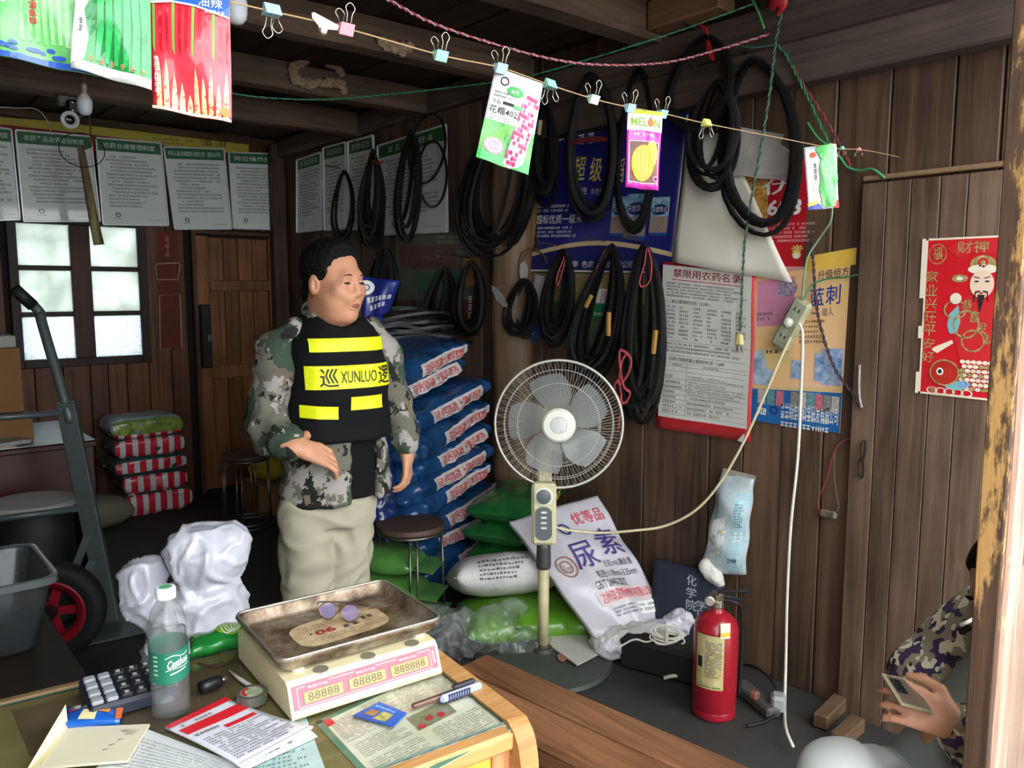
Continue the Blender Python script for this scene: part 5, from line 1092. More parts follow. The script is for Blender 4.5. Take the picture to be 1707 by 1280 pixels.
# hand truck with pneumatic wheel
gm_ = mt('truck_grey', (84, 91, 92), .4, .25, var=.2, vs=10); P0 = Vector((.845, 3.80, .03)); P1 = atd(112, 682, 3.42); P2 = atd(64, 518, 3.45); P3 = atd(30, 487, 3.38)
LV = Vector((-.44, .05, 0))
t = thing('hand_truck', 'grey steel hand truck leaning at the left with a red rimmed wheel', 'hand truck', (.62, 3.8, 0))
for s_, off in ((0, Vector()), (1, LV)):
    obj('rail', MB().bar(P0+off, P1+off+(P1-P0).normalized()*.03, .075, .035, ref=(-.5, -.8, .2), bev=.004), gm_, t)
    obj('handle_tube', MB().tube(smoothpts([P1+off-(P1-P0)*.05, P1+off, P2+off+(P1-P2)*.15, P2+off, P3+off], 6), .021, 12), gm_, t, smooth=True)
    d3 = (P3-P2).normalized(); obj('grip', MB().tube([P2+off+d3*.03, P3+off+d3*.02], .026, 12), mt('grip_black', (22, 22, 22), .6), t, smooth=True)
    pa, pb = P0+(P1-P0)*.46+off, P0+(P1-P0)*.33+off
    wl = Vector((.60, 3.78, .2))+off*.9
    obj('brace', MB().bar(pa, Vector((.70, 3.80, .27))+off, .03, .012, ref=(-.5, -.8, .2)), gm_, t); obj('brace', MB().bar(pb, Vector((.72, 3.80, .22))+off, .03, .012, ref=(-.5, -.8, .2)), gm_, t)
for k in (.985, .55, .2): obj('crossbar', MB().tube([P0+(P1-P0)*k, P0+(P1-P0)*k+LV], .014, 10), gm_, t, smooth=True)
obj('toe_plate', MB().box(P0+LV*.5+Vector((.03, -.05, -.015)), (.62, .26, .012), Matrix.Rotation(-.1, 3, 'Z'), bev=.003), gm_, t)
wc_ = Vector((.585, 3.62, .205)); ax_ = Vector((-.42, -.9, 0)).normalized(); Rw = ax_.to_track_quat('Z', 'Y').to_matrix()
def wheel(c):
    o = obj('tyre', MB().lathe([(.135, -.04), (.165, -.05), (.19, -.045), (.204, -.025), (.207, 0), (.204, .025), (.19, .045), (.165, .05), (.135, .04)], 36, c, Rw, False, False), mt('tyre_black', (24, 24, 25), .7, bump=.3, bs=60), t, smooth=True)
    wh = obj('rim', MB().lathe([(.138, -.042), (.140, -.03), (.115, -.028), (.112, .0), (.115, .028), (.140, .03), (.138, .042), (.128, .044), (.12, .034), (.104, .03), (.104, -.03), (.12, -.034), (.128, -.044)], 36, c, Rw, False, False), mt('rim_red', (150, 24, 40), .4), t, smooth=True)
    for k in range(5):
        a = 2*math.pi*k/5; d = Rw @ Vector((math.cos(a), math.sin(a), 0)); obj('spoke', MB().bar(c+d*.02, c+d*.11, .035, .01, ref=ax_), mt('rim_red', (150, 24, 40)), wh)
    obj('hub', MB().lathe([(.028, -.05), (.028, .05)], 16, c, Rw), mt('hub_dark', (60, 40, 40), .4, .5), wh)
wheel(wc_)
obj('axle', MB().tube([wc_, wc_+LV*1.05], .012, 8), gm_, t)

# dark crate, translucent bin, and a scrap of white bag at the left edge
t = thing('crate', 'dark wooden crate at the left carrying the grey bin', 'crate', (.22, 2.6, 0)); dkw = wood('crate_wood', (30, 24, 20), (52, 44, 36), 0, 18)
for k in range(5): obj('slat', MB().box((.2, 2.14, .04+.082*k), (.50, .018, .07), bev=.003), dkw, t); obj('slat', MB().box((.2, 3.06, .04+.082*k), (.50, .018, .07), bev=.003), dkw, t); obj('slat', MB().box((.44, 2.6, .04+.082*k), (.018, .9, .07), bev=.003), dkw, t)
obj('lid_board', MB().box((.2, 2.6, .415), (.54, .98, .02), bev=.003), dkw, t)
tub = mt('tub_grey', (66, 70, 72), .3, alpha=.75, coat=.3)
t = thing('plastic_bin', 'translucent grey plastic bin with a rounded rim at the left edge', 'bin', (.26, 2.9, .427))
def rr(w_, d_, r_, n=6):
    out = []
    for cx, cy, a0 in ((w_-r_, d_-r_, 0), (-w_+r_, d_-r_, 90), (-w_+r_, -d_+r_, 180), (w_-r_, -d_+r_, 270)):
        for k in range(n+1): a = math.radians(a0+90*k/n); out.append((cx+r_*math.cos(a), cy+r_*math.sin(a)))
    return out
def bin_mb(c, lv):
    mb = MB(); rings = []
    for (z, w_, d_, r_) in lv: rings.append([(c[0]+x, c[1]+y, z) for x, y in rr(w_, d_, r_)])
    n = len(rings[0]); vs = [p for r_ in rings for p in r_]; fs = [(k*n+i, k*n+(i+1) % n, (k+1)*n+(i+1) % n, (k+1)*n+i) for k in range(len(rings)-1) for i in range(n)]
    return mb, vs, fs, n
bc = (.215, 2.84); mb, vs, fs, n = bin_mb(bc, [(.43, .175, .15, .04), (.44, .185, .16, .04), (.655, .225, .20, .045)]); fs.append(tuple(range(n-1, -1, -1))); mb.add(vs, fs)
o = obj('tub', mb, tub, t); shade(o, 50); mb, vs, fs, n = bin_mb(bc, [(.640, .228, .203, .046), (.640, .242, .217, .055), (.66, .242, .217, .055), (.664, .235, .21, .05), (.66, .224, .199, .045)]); mb.add(vs, fs); o = obj('rim', mb, mt('tub_rim', (92, 98, 98), .25, coat=.4), t); shade(o, 50)

# plastic bags: soft shapes
def film_mat(key, col, alpha, rough=.25):
    return mt(key, col, rough, alpha=alpha, coat=.5, bump=.5, bs=14)
filmw = mt('bag_white', (196, 196, 206), .28, coat=.4, bump=.55, bs=26, bstretch=(1, 1, .45), var=.08, vs=5)
def soft(name, build, lo, hi, h, mat, disp=None, parent=None, smooth=1):
    f = SDF(lo, hi, h); build(f); V, Q = f.mesh(smooth); return obj(name, npmesh(name, V, Q, disp), mat, parent)
def crinkle(amp, fr, seed=0.):
    def d(p):
        q = Vector(p); a = noise.noise(q*fr+Vector((seed, 0, seed))); b = noise.noise(q*fr*2.3+Vector((0, seed, 0))); return amp*((1-abs(a)*2)*.7+(1-abs(b)*2)*.35-.4)
    return d
def crease(p, amp, fr, seed):
    q = Vector(p); q = q+Vector((noise.noise(q*5), noise.noise(q*5+Vector((9, 0, 0))), 0))*.03; return amp*max(0, 1-5*abs(noise.noise(q*fr+Vector((seed*3.3, seed, 0)))))
def b1(f):
    f.loft([(.0, .70, 2.20, .17, .13), (.25, .70, 2.20, .165, .13), (.5, .71, 2.20, .15, .125), (.64, .72, 2.19, .118, .10), (.70, .725, 2.18, .088, .075)], k=.02); f.ell((.735, 2.175, .77), (.105, .085, .085), k=.03); f.ell((.70, 2.19, .82), (.06, .055, .035), k=.03); f.ell((.79, 2.15, .81), (.05, .05, .045), k=.03)
    pass
    f.ell((.585, 2.27, .69), (.055, .05, .075), k=.03); f.cap((.60, 2.26, .64), (.68, 2.22, .60), .045, .06, k=.04); f.ell((.595, 2.265, .735), (.045, .04, .035), k=.03)
o = soft('plastic_bag', b1, (.45, 2.0, -.01), (.98, 2.42, .92), .0075, filmw, lambda p, a=crinkle(.005, 9, 2): a(p)+crease(p, .011, 9, 1)+crease(p, .007, 17, 5)); tag(o, 'bulging white plastic bag with tied ears standing behind the bottle', 'plastic bag')
def b2(f):
    f.cap((.13, 1.96, .47), (.22, 1.93, .55), .05, .045, k=.03); f.cap((.22, 1.93, .55), (.285, 1.90, .565), .04, .03, k=.03); f.ell((.16, 1.95, .56), (.07, .05, .06), k=.04); f.cap((.15, 1.95, .45), (.27, 1.93, .44), .03, .03, k=.03)
o = soft('plastic_bag', b2, (.02, 1.8, .38), (.36, 2.06, .72), .007, filmw, crinkle(.008, 16, 5)); tag(o, 'scrap of white plastic bag at the lower left edge', 'plastic bag'); o.location.z = .015
o = obj('crate', MB().box((.2, 1.93, .21), (.30, .3, .41), bev=.01), mt('crate_dark_plastic', (22, 22, 24), .5)); tag(o, 'black plastic crate under the scrap of white bag', 'crate')

# striped sacks by the back wall
def stripe_mat(key, c1, c2, f):
    m = bpy.data.materials.new(key); m.use_nodes = True; N = m.node_tree.nodes; L = m.node_tree.links; b = N['Principled BSDF']; b.inputs['Roughness'].default_value = .35; b.inputs['Coat Weight'].default_value = .2
    tc = N.new('ShaderNodeTexCoord'); sx = N.new('ShaderNodeSeparateXYZ'); L.new(tc.outputs['Object'], sx.inputs[0]); a = N.new('ShaderNodeMath'); a.operation = 'MULTIPLY'; a.inputs[1].default_value = f; L.new(sx.outputs[0], a.inputs[0]); s_ = N.new('ShaderNodeMath'); s_.operation = 'SINE'; L.new(a.outputs[0], s_.inputs[0]); g = N.new('ShaderNodeMath'); g.operation = 'GREATER_THAN'; g.inputs[1].default_value = -.15; L.new(s_.outputs[0], g.inputs[0])
    mx = N.new('ShaderNodeMix'); mx.data_type = 'RGBA'; mx.inputs[6].default_value = S(*c2)+(1,); mx.inputs[7].default_value = S(*c1)+(1,); L.new(g.outputs[0], mx.inputs[0]); L.new(mx.outputs[2], b.inputs['Base Color']); return m
stm = stripe_mat('red_white_stripe', (196, 26, 48), (206, 200, 196), 82); grs = mt('rice_print', (150, 172, 70), .3, col2=(84, 112, 40), vs=30, coat=.3); skyp = mt('sky_print', (176, 196, 206), .3, col2=(90, 120, 130), vs=12, coat=.3); teal = mt('sack_teal', (40, 74, 72), .4)
sx_, sy_ = 1.56, 5.77
for k, (z, L_, wd, t_, dx, rz, lb) in enumerate(((.085, .50, .36, .15, .03, .02, 'bottom red and white striped sack of the pile by the back wall'), (.225, .48, .36, .12, .02, -.06, 'second red and white striped sack from the floor in the pile'), (.345, .54, .38, .12, -.02, .03, 'third sack up in the striped pile, with teal top'), (.47, .52, .36, .13, -.01, -.02, 'fourth red and white striped sack in the pile'), (.60, .52, .36, .13, -.02, .0, 'top sack of the striped pile, printed with a green rice field'))):
    fn = sack_fn(L_*.9, wd, t_*1.12, 5., .05, 11+k, end=7., rid=.03); root = thing('striped_sack', lb, 'sack', group='sacks piled by the back wall', mtx=place(None, sx_+dx, sy_, z, rz))
    o = obj('sack_body', sack_mb(fn, 30, 20), (skyp if k == 4 else teal), root, smooth=True, local=True)
    q0, q1 = (-.9, .96) if k != 2 else (-.5, .6)
    obj('front_print', front_patch(fn, 5., -.93, .93, q0, q1, .003, 24, 8), grs if k == 4 else stm, root, smooth=True, local=True)
    if k == 4: obj('front_print', front_patch(fn, 5., -.9, .9, -.97, -.5, .006, 24, 6), stm, root, smooth=True, local=True)
    else: obj('end_seam', MB().box((0, 0, 0), (L_*.92, .004, .01)), stm, root, local=True)
fn = sack_fn(.34, .3, .2, 3., .04, 31); r_ = thing('pale_sack', 'dull cream sack on the floor at the left of the striped pile', 'sack', mtx=place(None, 1.20, 5.55, .10, .2)); obj('sack_body', sack_mb(fn), mt('sack_cream', (116, 112, 92), .6, var=.2), r_, smooth=True, local=True); obj('end_seam', MB().box((0, 0, 0), (.345, .2, .006)), mt('seam_pale', (150, 146, 130), .7), r_, local=True)

# wooden topped wire stools
def make_stool(label, loc, rz):
    t = thing('wire_stool', label, 'stool', loc, rz, 'round wooden topped wire stools'); sm = wood('stool_seat', (46, 34, 28), (92, 70, 56), 0, 20, randv=.05); stl = mt('stool_steel', (120, 116, 106), .3, .85)
    o = obj('seat', MB().lathe([(.0, .445), (.148, .445), (.155, .452), (.155, .466), (.15, .472), (.0, .473)], 32, (0, 0, 0), None, False, False), sm, t, local=True); shade(o, 40)
    obj('seat_ring', MB().tube([(.142*math.cos(a), .142*math.sin(a), .436) for a in [k*math.pi/18 for k in range(36)]], .007, 6, True), stl, t, smooth=True, local=True)
    for k in range(4):
        a = math.pi/4+k*math.pi/2
        mb = MB()
        for s_ in (-.11, .11): mb.tube([(.138*math.cos(a+s_), .138*math.sin(a+s_), .436), (.150*math.cos(a+s_), .150*math.sin(a+s_), .02)], .0052, 6)
        obj('leg', mb, stl, t, smooth=True, local=True)
    for z, r_ in ((.02, .156), (.045, .150)): obj('foot_ring', MB().tube([(r_*math.cos(a), r_*math.sin(a), z-.013) for a in [k*math.pi/18 for k in range(36)]], .007, 6, True), stl, t, smooth=True, local=True)
    return t
s1 = make_stool('round wooden stool on wire legs standing before the blue sacks', (1.90, 2.97, .0), .3)
s2 = dup(s1, Matrix.Translation((1.94, 4.96, 0)) @ Matrix.Rotation(.1, 4, 'Z'), 'round wooden stool on wire legs behind the standing man by the back door')
fn = sack_fn(.28, .2, .16, 2.6, .08, 41); r_ = thing('yellow_bag', 'yellow bag on the floor behind the far stool', 'bag', mtx=place(None, 2.22, 5.2, .30, .3)); obj('bag_body', sack_mb(fn, 24, 16), mt('bag_yellow', (176, 160, 40), .4), r_, smooth=True, local=True); obj('end_seam', MB().box((0, 0, 0), (.284, .12, .005)), mt('bag_yellow', (176, 160, 40)), r_, local=True)
o = obj('carton_box', MB().box((2.24, 5.2, .11), (.36, .3, .22), bev=.004), cbm); o.name = 'cardboard_box'; tag(o, 'dim brown carton under the yellow bag by the back door', 'box')

# ================================================================ blue fertiliser sacks
blu = mt('sack_blue', (34, 80, 130), .24, col2=(18, 46, 82), vs=7, coat=.4, bump=1.0, bs=16, randv=.12); strip_w = mt('strip_white', (206, 200, 196), .4); strip_r = mt('strip_red', (190, 54, 52), .5)
EX = 3.0
stack = [  # z, dx, dy, tilt deg, label
 (.085, .06, .03, 2), (.185, .07, .0, 4), (.285, .05, .03, 5), (.385, .05, .0, 7), (.49, .02, .02, 8), (.595, .01, .0, 10), (.70, .02, .03, 11), (.805, .0, .0, 12), (.905, .02, .03, 12), (1.02, -.09, .10, 11), (1.12, -.05, .12, 10)]
names = ['lowest blue fertiliser sack of the stack', 'second lowest blue fertiliser sack of the stack', 'third blue fertiliser sack from the floor', 'fourth blue fertiliser sack from the floor', 'fifth blue fertiliser sack from the floor', 'sixth blue fertiliser sack, mid height in the stack', 'seventh blue fertiliser sack from the floor', 'eighth blue fertiliser sack from the floor', 'ninth blue fertiliser sack from the floor', 'second blue sack from the top of the stack', 'topmost blue fertiliser sack under the heaped belts']
fns = [sack_fn(.68, .44, .135, EX, .09, 50+k, end=5., rid=.055) for k in range(3)]
protos = []
for k, (z, dx, dy, tl) in enumerate(stack):
    M_ = place(None, 2.19+dx, 3.33+dy, z+.02, math.radians(13+3*math.sin(k*2.1)), -math.radians(tl+4), .06*math.sin(k*1.3))
    if k < 3:
        fn = fns[k]; r_ = thing('fertiliser_sack', names[k], 'sack', group='blue fertiliser sacks in the stack', mtx=M_)
        obj('sack_body', sack_mb(fn, 64, 40), blu, r_, smooth=True, local=True)
        s0 = (-.30, -.22, -.36)[k]; ls = obj('label_strip', front_patch(fn, EX, s0, s0+1.08, -.46, .46, .005, 30, 6), strip_w, r_, smooth=True, local=True)
        obj('lettering', front_text(fn, EX, '硅钙镁磷 土壤调理剂', s0+.06, s0+1.02, -.34, .34, .009, .012), strip_r, ls, local=True)
        obj('end_seam', MB().box((0, 0, 0), (.712, .36, .004)), mt('sack_blue_dark', (16, 44, 96), .4), r_, local=True)
        protos.append(r_)
    else: dup(protos[k % 3], M_, names[k], 'blue fertiliser sacks in the stack')
# crumpled slack plastic of the stack on its left
def bb(f):
    f.loft([(.02, 1.86, 3.26, .10, .16), (.3, 1.85, 3.25, .10, .17), (.6, 1.86, 3.25, .085, .16), (.9, 1.89, 3.27, .06, .13), (1.0, 1.92, 3.3, .03, .08)], k=.02)
o = soft('plastic_wrap', bb, (1.68, 3.0, .0), (2.06, 3.5, 1.06), .012, mt('wrap_navy', (22, 44, 96), .2, coat=.6, bump=.6, bs=18, col2=(14, 28, 62), vs=9), crinkle(.03, 9, 3)); tag(o, 'loose crumpled navy plastic wrap at the left end of the blue stack', 'plastic wrap')
# dark blue bag with white logo on the heap
pn = Panel('logo_bag', mt('bag_royal', (30, 42, 120), .4, coat=.2, var=.3, vs=12), [atd(x, y, 3.55) for x, y in ((606, 548), (650, 520), (668, 470), (598, 462))], 'royal blue bag with a round white logo beside the man\'s head', 'bag', thick=.05, bend=lambda u, v: .03*math.sin(math.pi*u)*math.sin(math.pi*v)+.01*math.sin(u*11), nx=12, ny=12, step=.0015)
pn.ell('logo', white, .25, .76, .20, .16, layer=2, n=24); pn.ell('logo_ring', navy, .25, .76, .09, .07, layer=4, ring=.7); pn.marks(white, .25, .42, .95, .54, 6); pn.marks(white, .32, .24, .85, .35, 4); pn.done()
o = obj('bag_tail', MB().sweep(smoothpts([atd(622, 530, 3.5), atd(618, 560, 3.45), atd(622, 600, 3.42)], 5), [(.05*math.cos(a), .02*math.sin(a)) for a in [k*math.pi/5 for k in range(10)]], scales=[1-.05*k for k in range(11)]), mt('bag_royal', (30, 42, 120)), smooth=True); o.parent = pn.o; o.matrix_parent_inverse = pn.o.matrix_basis.inverted()

# green sacks
gsm = mt('sack_green', (38, 112, 52), .25, col2=(22, 72, 36), vs=9, coat=.4, bump=.4, bs=26)
fn = sack_fn(.44, .34, .13, 2.8, .07, 70)
g1 = thing('green_sack', 'top green plastic sack right of the blue stack', 'sack', group='green plastic sacks', mtx=place(None, 2.44, 2.88, .50, .45, -.1)); obj('sack_body', sack_mb(fn), gsm, g1, smooth=True, local=True); obj('lettering', front_text(fn, 2.8, '33817', .2, .7, -.15, .3, .003, .02), gold, g1, local=True); obj('end_seam', MB().box((0, 0, 0), (.448, .26, .004)), mt('green_dark', (24, 70, 34), .4), g1, local=True)
dup(g1, place(None, 2.43, 2.89, .385, .42, -.06), 'second green plastic sack right of the blue stack', 'green plastic sacks'); dup(g1, place(None, 2.44, 2.88, .27, .46, -.04), 'third green sack, squeezed above the white sack', 'green plastic sacks'); dup(g1, place(None, 2.46, 2.88, .16, .4, 0), 'fourth green sack, low behind the white sack', 'green plastic sacks'); dup(g1, place(None, 2.46, 2.88, .068, .4, 0), 'lowest green sack behind the white sack', 'green plastic sacks')
fn = sack_fn(.42, .24, .12, 2.6, .06, 75); lg = mt('sack_lime', (94, 146, 70), .28, col2=(58, 104, 44), vs=7, coat=.3)
for k, (x, y, z, lb) in enumerate(((1.80, 2.98, .32, 'upper pale green sack behind the man\'s legs'), (1.80, 2.96, .20, 'middle pale green sack behind the man\'s legs'), (1.83, 2.98, .075, 'lower pale green sack behind the man\'s legs'))):
    M_ = place(None, x-.02, y+.10, z, -.9, .10 if k < 2 else 0)
    if k == 0: g2 = thing('pale_green_sack', lb, 'sack', group='pale green sacks', mtx=M_); obj('sack_body', sack_mb(fn), lg, g2, smooth=True, local=True); obj('end_seam', MB().box((0, 0, 0), (.608, .2, .004)), lg, g2, local=True)
    else: dup(g2, M_, lb, 'pale green sacks')
# plump white woven sack, flat green sack below it
wov = mt('woven_white', (206, 202, 198), .45, bump=.35, bs=90, var=.1, vs=6)
fn = sack_fn(.52, .36, .19, 2.6, .06, 81); r_ = thing('woven_sack', 'plump white woven sack with grey print left of the urea sack', 'sack', mtx=place(None, 2.235, 2.70, .235, -.45, .0, -.35)); obj('sack_body', sack_mb(fn, 36, 24), wov, r_, smooth=True, local=True)
mb = MB(); rg = random.Random(5)
for k in range(5):
    s_ = -.62
    while s_ < .2-.06*k:
        w_ = rg.uniform(.02, .06); p_ = front_patch(fn, 2.6, s_, s_+w_, .60-.2*k, .66-.2*k+rg.uniform(0, .05), .004, 2, 1); mb.add(p_.v, p_.f); s_ += w_+.025
q_ = obj('small_print', mb, grey_ink, r_, local=True); q_['kind'] = 'stuff'
obj('end_seam', MB().box((0, 0, 0), (.53, .3, .005)), wov, r_, local=True)
fn = sack_fn(.62, .40, .15, 2.6, .05, 83); r_ = thing('lime_sack', 'lime green sack flat on the floor below the white sack', 'sack', mtx=place(None, 2.26, 2.56, .077, -.5, 0, 0)); obj('sack_body', sack_mb(fn, 36, 24), mt('sack_bright_lime', (104, 158, 40), .3, col2=(66, 116, 30), vs=6, coat=.3), r_, smooth=True, local=True); obj('end_seam', MB().box((0, 0, 0), (.63, .3, .005)), mt('lime_edge', (140, 180, 90), .4), r_, local=True)
# big urea sack leaning on the wall
ub = lambda u, v: .055*math.sin(math.pi*min(1, max(0, u)))*math.sin(math.pi*min(1, max(0, v)))**.7+.010*math.sin(u*13+v*4)*(1-v)+.007*math.sin(v*17+u*6)+.012*wob((u*3, v*3, 0), 1.6, 4)
pn = Panel('urea_sack', mt('urea_white', (198, 194, 200), .3, coat=.3, bump=.4, bs=20, var=.08, vs=5), [Vector((2.26, 2.18, .09)), Vector((2.60, 2.06, .10)), Vector((2.60, 2.50, .56)), Vector((2.23, 2.68, .47))], 'large white urea sack with purple and red print leaning on the wall', 'sack', thick=.03, bend=ub, nx=44, ny=44, step=.0012)
pur = mt('print_purple', (70, 56, 122), .5)
pn.text(pur, '尿', .30, .46, .56, .66, bold=.03, layer=5); pn.text(pur, '素', .64, .52, .92, .74, bold=.03, layer=5); pn.text(mt('print_rose', (196, 60, 80), .5), '优等品', .56, .80, .92, .90, bold=.02, layer=5)
pn.text(grey_ink, '总氮≥46.0%', .56, .44, .82, .49, layer=5); pn.text(black, '粒径:1.18mm-3.35mm', .42, .365, .92, .425, layer=5); pn.text(black, 'GB/T 2440-2017', .34, .295, .72, .35, layer=5); pn.text(black, '净含量', .76, .44, .92, .49, layer=5)
pn.rect('company_band', mt('band_pale', (214, 196, 194), .4), .30, .19, .97, .285, layer=3); pn.text(mt('print_rose', (196, 60, 80)), '达州玖源新材料有限公司', .33, .20, .95, .275, bold=.02, layer=5)
pn.lines(grey_ink, .40, .10, .66, .17, 3, seed=4, layer=4); pn.rect('white_label', white, .68, .09, .93, .17, layer=3); pn.lines(grey_ink, .69, .10, .92, .16, 2, seed=5, layer=5)
pn.ell('ring_stamp', mt('stamp_rust', (150, 110, 90), .6), .2, .52, .10, .09, layer=4, ring=.86, n=28); pn.ell('ring_stamp', mt('stamp_rust', (150, 110, 90)), .2, .52, .06, .055, layer=4, ring=.8, n=20); pn.ell('logo', navy, .42, .79, .06, .055, layer=5, ring=.7); pn.rect('logo', navy, .40, .78, .44, .80, layer=5)
pn.lines(mt('stamp_rust', (150, 110, 90)), .13, .47, .27, .57, 4, cw=1.3, seed=2, layer=5, fill=.6)
pn.done()
def b3(f):
    f.cap((2.52, 2.02, .10), (2.60, 1.98, .16), .06, .05, k=.04); f.cap((2.60, 1.98, .16), (2.63, 1.93, .19), .045, .03, k=.03); f.cap((2.45, 2.06, .09), (2.3, 2.14, .07), .06, .05, k=.04)
o = soft('gathered_neck', b3, (2.2, 1.82, .0), (2.69, 2.24, .27), .007, mt('urea_white', (198, 194, 200)), crinkle(.016, 22, 8)); o.parent = pn.o; o.matrix_parent_inverse = pn.o.matrix_basis.inverted()
# white board and crumpled film on the floor
pn = Panel('white_board', mt('board_white', (196, 192, 180), .5, var=.12, vs=4), [onz(x, y, z) for x, y, z in ((962, 1110, .056), (1056, 1062, .02), (960, 985, .035), (868, 1042, .06))], 'white board lying on the floor under the urea sack', 'board', thick=.006); pn.done()
clear = glass_mat('film_clear', (.97, .98, .97), 1.5, .12, .09)
def b4(f): f.cap((2.30, 2.16, .06), (2.42, 2.08, .07), .05, .055, k=.03); f.cap((2.42, 2.08, .07), (2.44, 2.02, .06), .05, .03, k=.03)
o = soft('plastic_film', b4, (2.2, 1.92, .0), (2.54, 2.28, .16), .007, mt('film_milky', (206, 202, 190), .25, alpha=.6, coat=.5, bump=.6, bs=22), crinkle(.02, 20, 6)); tag(o, 'crumpled milky plastic film on the white board', 'plastic film'); o.location.z = .02
def b5(f):
    f.cap((1.84, 2.60, .08), (2.0, 2.50, .09), .09, .08, k=.05); f.cap((2.0, 2.5, .10), (2.12, 2.5, .16), .06, .03, k=.04); f.cap((2.0, 2.46, .06), (2.12, 2.34, .05), .06, .035, k=.04); f.cap((1.88, 2.6, .1), (1.8, 2.7, .14), .06, .03, k=.04)
o = soft('clear_bag', b5, (1.66, 2.24, .0), (2.22, 2.82, .26), .011, clear, crinkle(.045, 15, 9)); tag(o, 'crumpled clear plastic bag on the floor right of the scale', 'plastic bag'); o.location.z = .012
o = obj('leaf_scrap', MB().prism([onz(x, y, .055) for x, y in ((929, 1092), (940, 1087), (948, 1096), (938, 1104), (931, 1100))], (0, 0, .002)), mt('leaf_brown', (150, 104, 70), .7)); tag(o, 'brown paper scrap on the fan base', 'scrap')

# ================================================================ pedestal fan
fb = Vector((2.095, 2.30, 0)); t = thing('pedestal_fan', 'cream pedestal fan with a round wire guard and grey base', 'fan', fb)
o = obj('base', MB().lathe([(.0, .0), (.27, .0), (.28, .01), (.275, .025), (.2, .038), (.08, .048), (.04, .055), (.036, .07)], 40, fb, None, False, True), mt('fan_base', (66, 70, 64), .55, var=.2, vs=12), t); shade(o, 40)
cream_pl = mt('fan_cream', (206, 198, 160), .4, var=.12, vs=9); fgrey = mt('fan_grey', (92, 98, 100), .4)
o = obj('pole', MB().lathe([(.022, .06), (.022, .41)], 18, fb), mt('fan_pole', (196, 186, 142), .35, var=.25, vs=14), t, smooth=True)
obj('pole_foot', MB().lathe([(.026, .055), (.026, .085)], 18, fb), mt('fan_rust', (70, 58, 46), .6), t, smooth=True)
obj('collar', MB().lathe([(.027, .40), (.03, .41), (.028, .49), (.024, .5)], 18, fb), mt('fan_collar', (62, 60, 58), .45), t)
# control box faces the camera
hc_ = Vector((2.158, 2.285, .978)); fdir = (Vector((CPOS.x, CPOS.y, 1.30))-hc_).normalized(); rdir = fdir.cross(Vector((0, 0, 1))).normalized(); rdir = -rdir if rdir.dot(RT) < 0 else rdir
fh = Vector((fdir.x, fdir.y, 0)).normalized(); rh = Vector((-fh.y, fh.x, 0)); rh = rh if rh.dot(RT) > 0 else -rh
Rb = Matrix((rh, -fh, Vector((0, 0, 1)))).transposed()
cb_ = fb+Vector((0, 0, .625))
bx = obj('control_box', MB().box(cb_, (.098, .06, .25), Rb, bev=.012), cream_pl, t)
obj('control_panel', MB().prism([cb_+fh*.030+rh*(.033*math.cos(a))+Vector((0, 0, -.045+(.052 if math.sin(a) > 0 else -.03)+.033*math.sin(a)*.8)) for a in [k*math.pi/12 for k in range(24)]], fh*.005), fgrey, bx)
o = obj('knob', MB().lathe([(.030, 0), (.028, .012), (.024, .014)], 24, cb_+fh*.030+Vector((0, 0, .075)), fh.to_track_quat('Z', 'Y').to_matrix()), fgrey, bx); shade(o)
obj('knob_ring', MB().lathe([(.037, 0), (.037, .005), (.031, .006)], 24, cb_+fh*.030+Vector((0, 0, .075)), fh.to_track_quat('Z', 'Y').to_matrix()), mt('fan_white', (214, 212, 200), .4), bx)
for k in range(4): obj('button', MB().box(cb_+fh*.037+Vector((0, 0, .012-.021*k)), (.024, .008, .008), Rb, bev=.002), mt('fan_white', (214, 212, 200)), bx)
obj('neck', MB().bar(cb_-fh*.06+Vector((0, 0, .10)), cb_-fh*.10+Vector((0, 0, .29)), .06, .045, ref=fh, bev=.01), cream_pl, t)
Rf = Matrix((rdir, fdir.cross(rdir), fdir)).transposed()
o = obj('motor', MB().lathe([(.03, -.24), (.065, -.22), (.08, -.18), (.08, -.10), (.06, -.07), (.03, -.06)], 28, hc_, Rf), cream_pl, t); shade(o)
wirem = mt('guard_wire', (186, 184, 172), .35, .35)
def gring(r_, d, rad=.0022, n=64): return [hc_+Rf @ Vector((r_*math.cos(a), r_*math.sin(a), d)) for a in [2*math.pi*k/n for k in range(n)]]
RG = .252
def guard(sgn):
    mb = MB(); n = 108 if sgn > 0 else 54
    for k in range(n):
        a = 2*math.pi*k/n; pts = []
        for q in (0, .25, .5, .75, .92, 1):
            r_ = .045+(RG-.045)*q; pts.append(hc_+Rf @ Vector((r_*math.cos(a+.35*q*sgn*.4), r_*math.sin(a+.35*q*sgn*.4), sgn*(.075*(1-q**2.6)))))
        mb.tube(pts, .0009, 3)
    for q in (.56, .82): r_ = .045+(RG-.045)*q; mb.tube(gring(r_, sgn*(.075*(1-q**2.6))-.001, n=64), .0016, 4, True)
    return mb
g_ = obj('front_guard', guard(1), wirem, t, smooth=True); g_['kind'] = 'stuff'; g_ = obj('rear_guard', guard(-1), wirem, t, smooth=True); g_['kind'] = 'stuff'
obj('guard_rim', MB().tube(gring(RG, 0), .0055, 8, True), wirem, t, smooth=True)
o = obj('badge', MB().lathe([(.064, .070), (.066, .078), (.058, .086), (.036, .088)], 36, hc_, Rf, False, True), mt('fan_white', (214, 212, 200)), t); shade(o)
obj('badge_centre', MB().lathe([(.033, .087), (.031, .0905), (.0, .091)], 24, hc_, Rf, False, False), mt('fan_silver', (150, 150, 146), .3, .6, var=.3, vs=60), t)
bl_m = mt('blade_grey', (150, 156, 156), .25, alpha=.6, coat=.3)
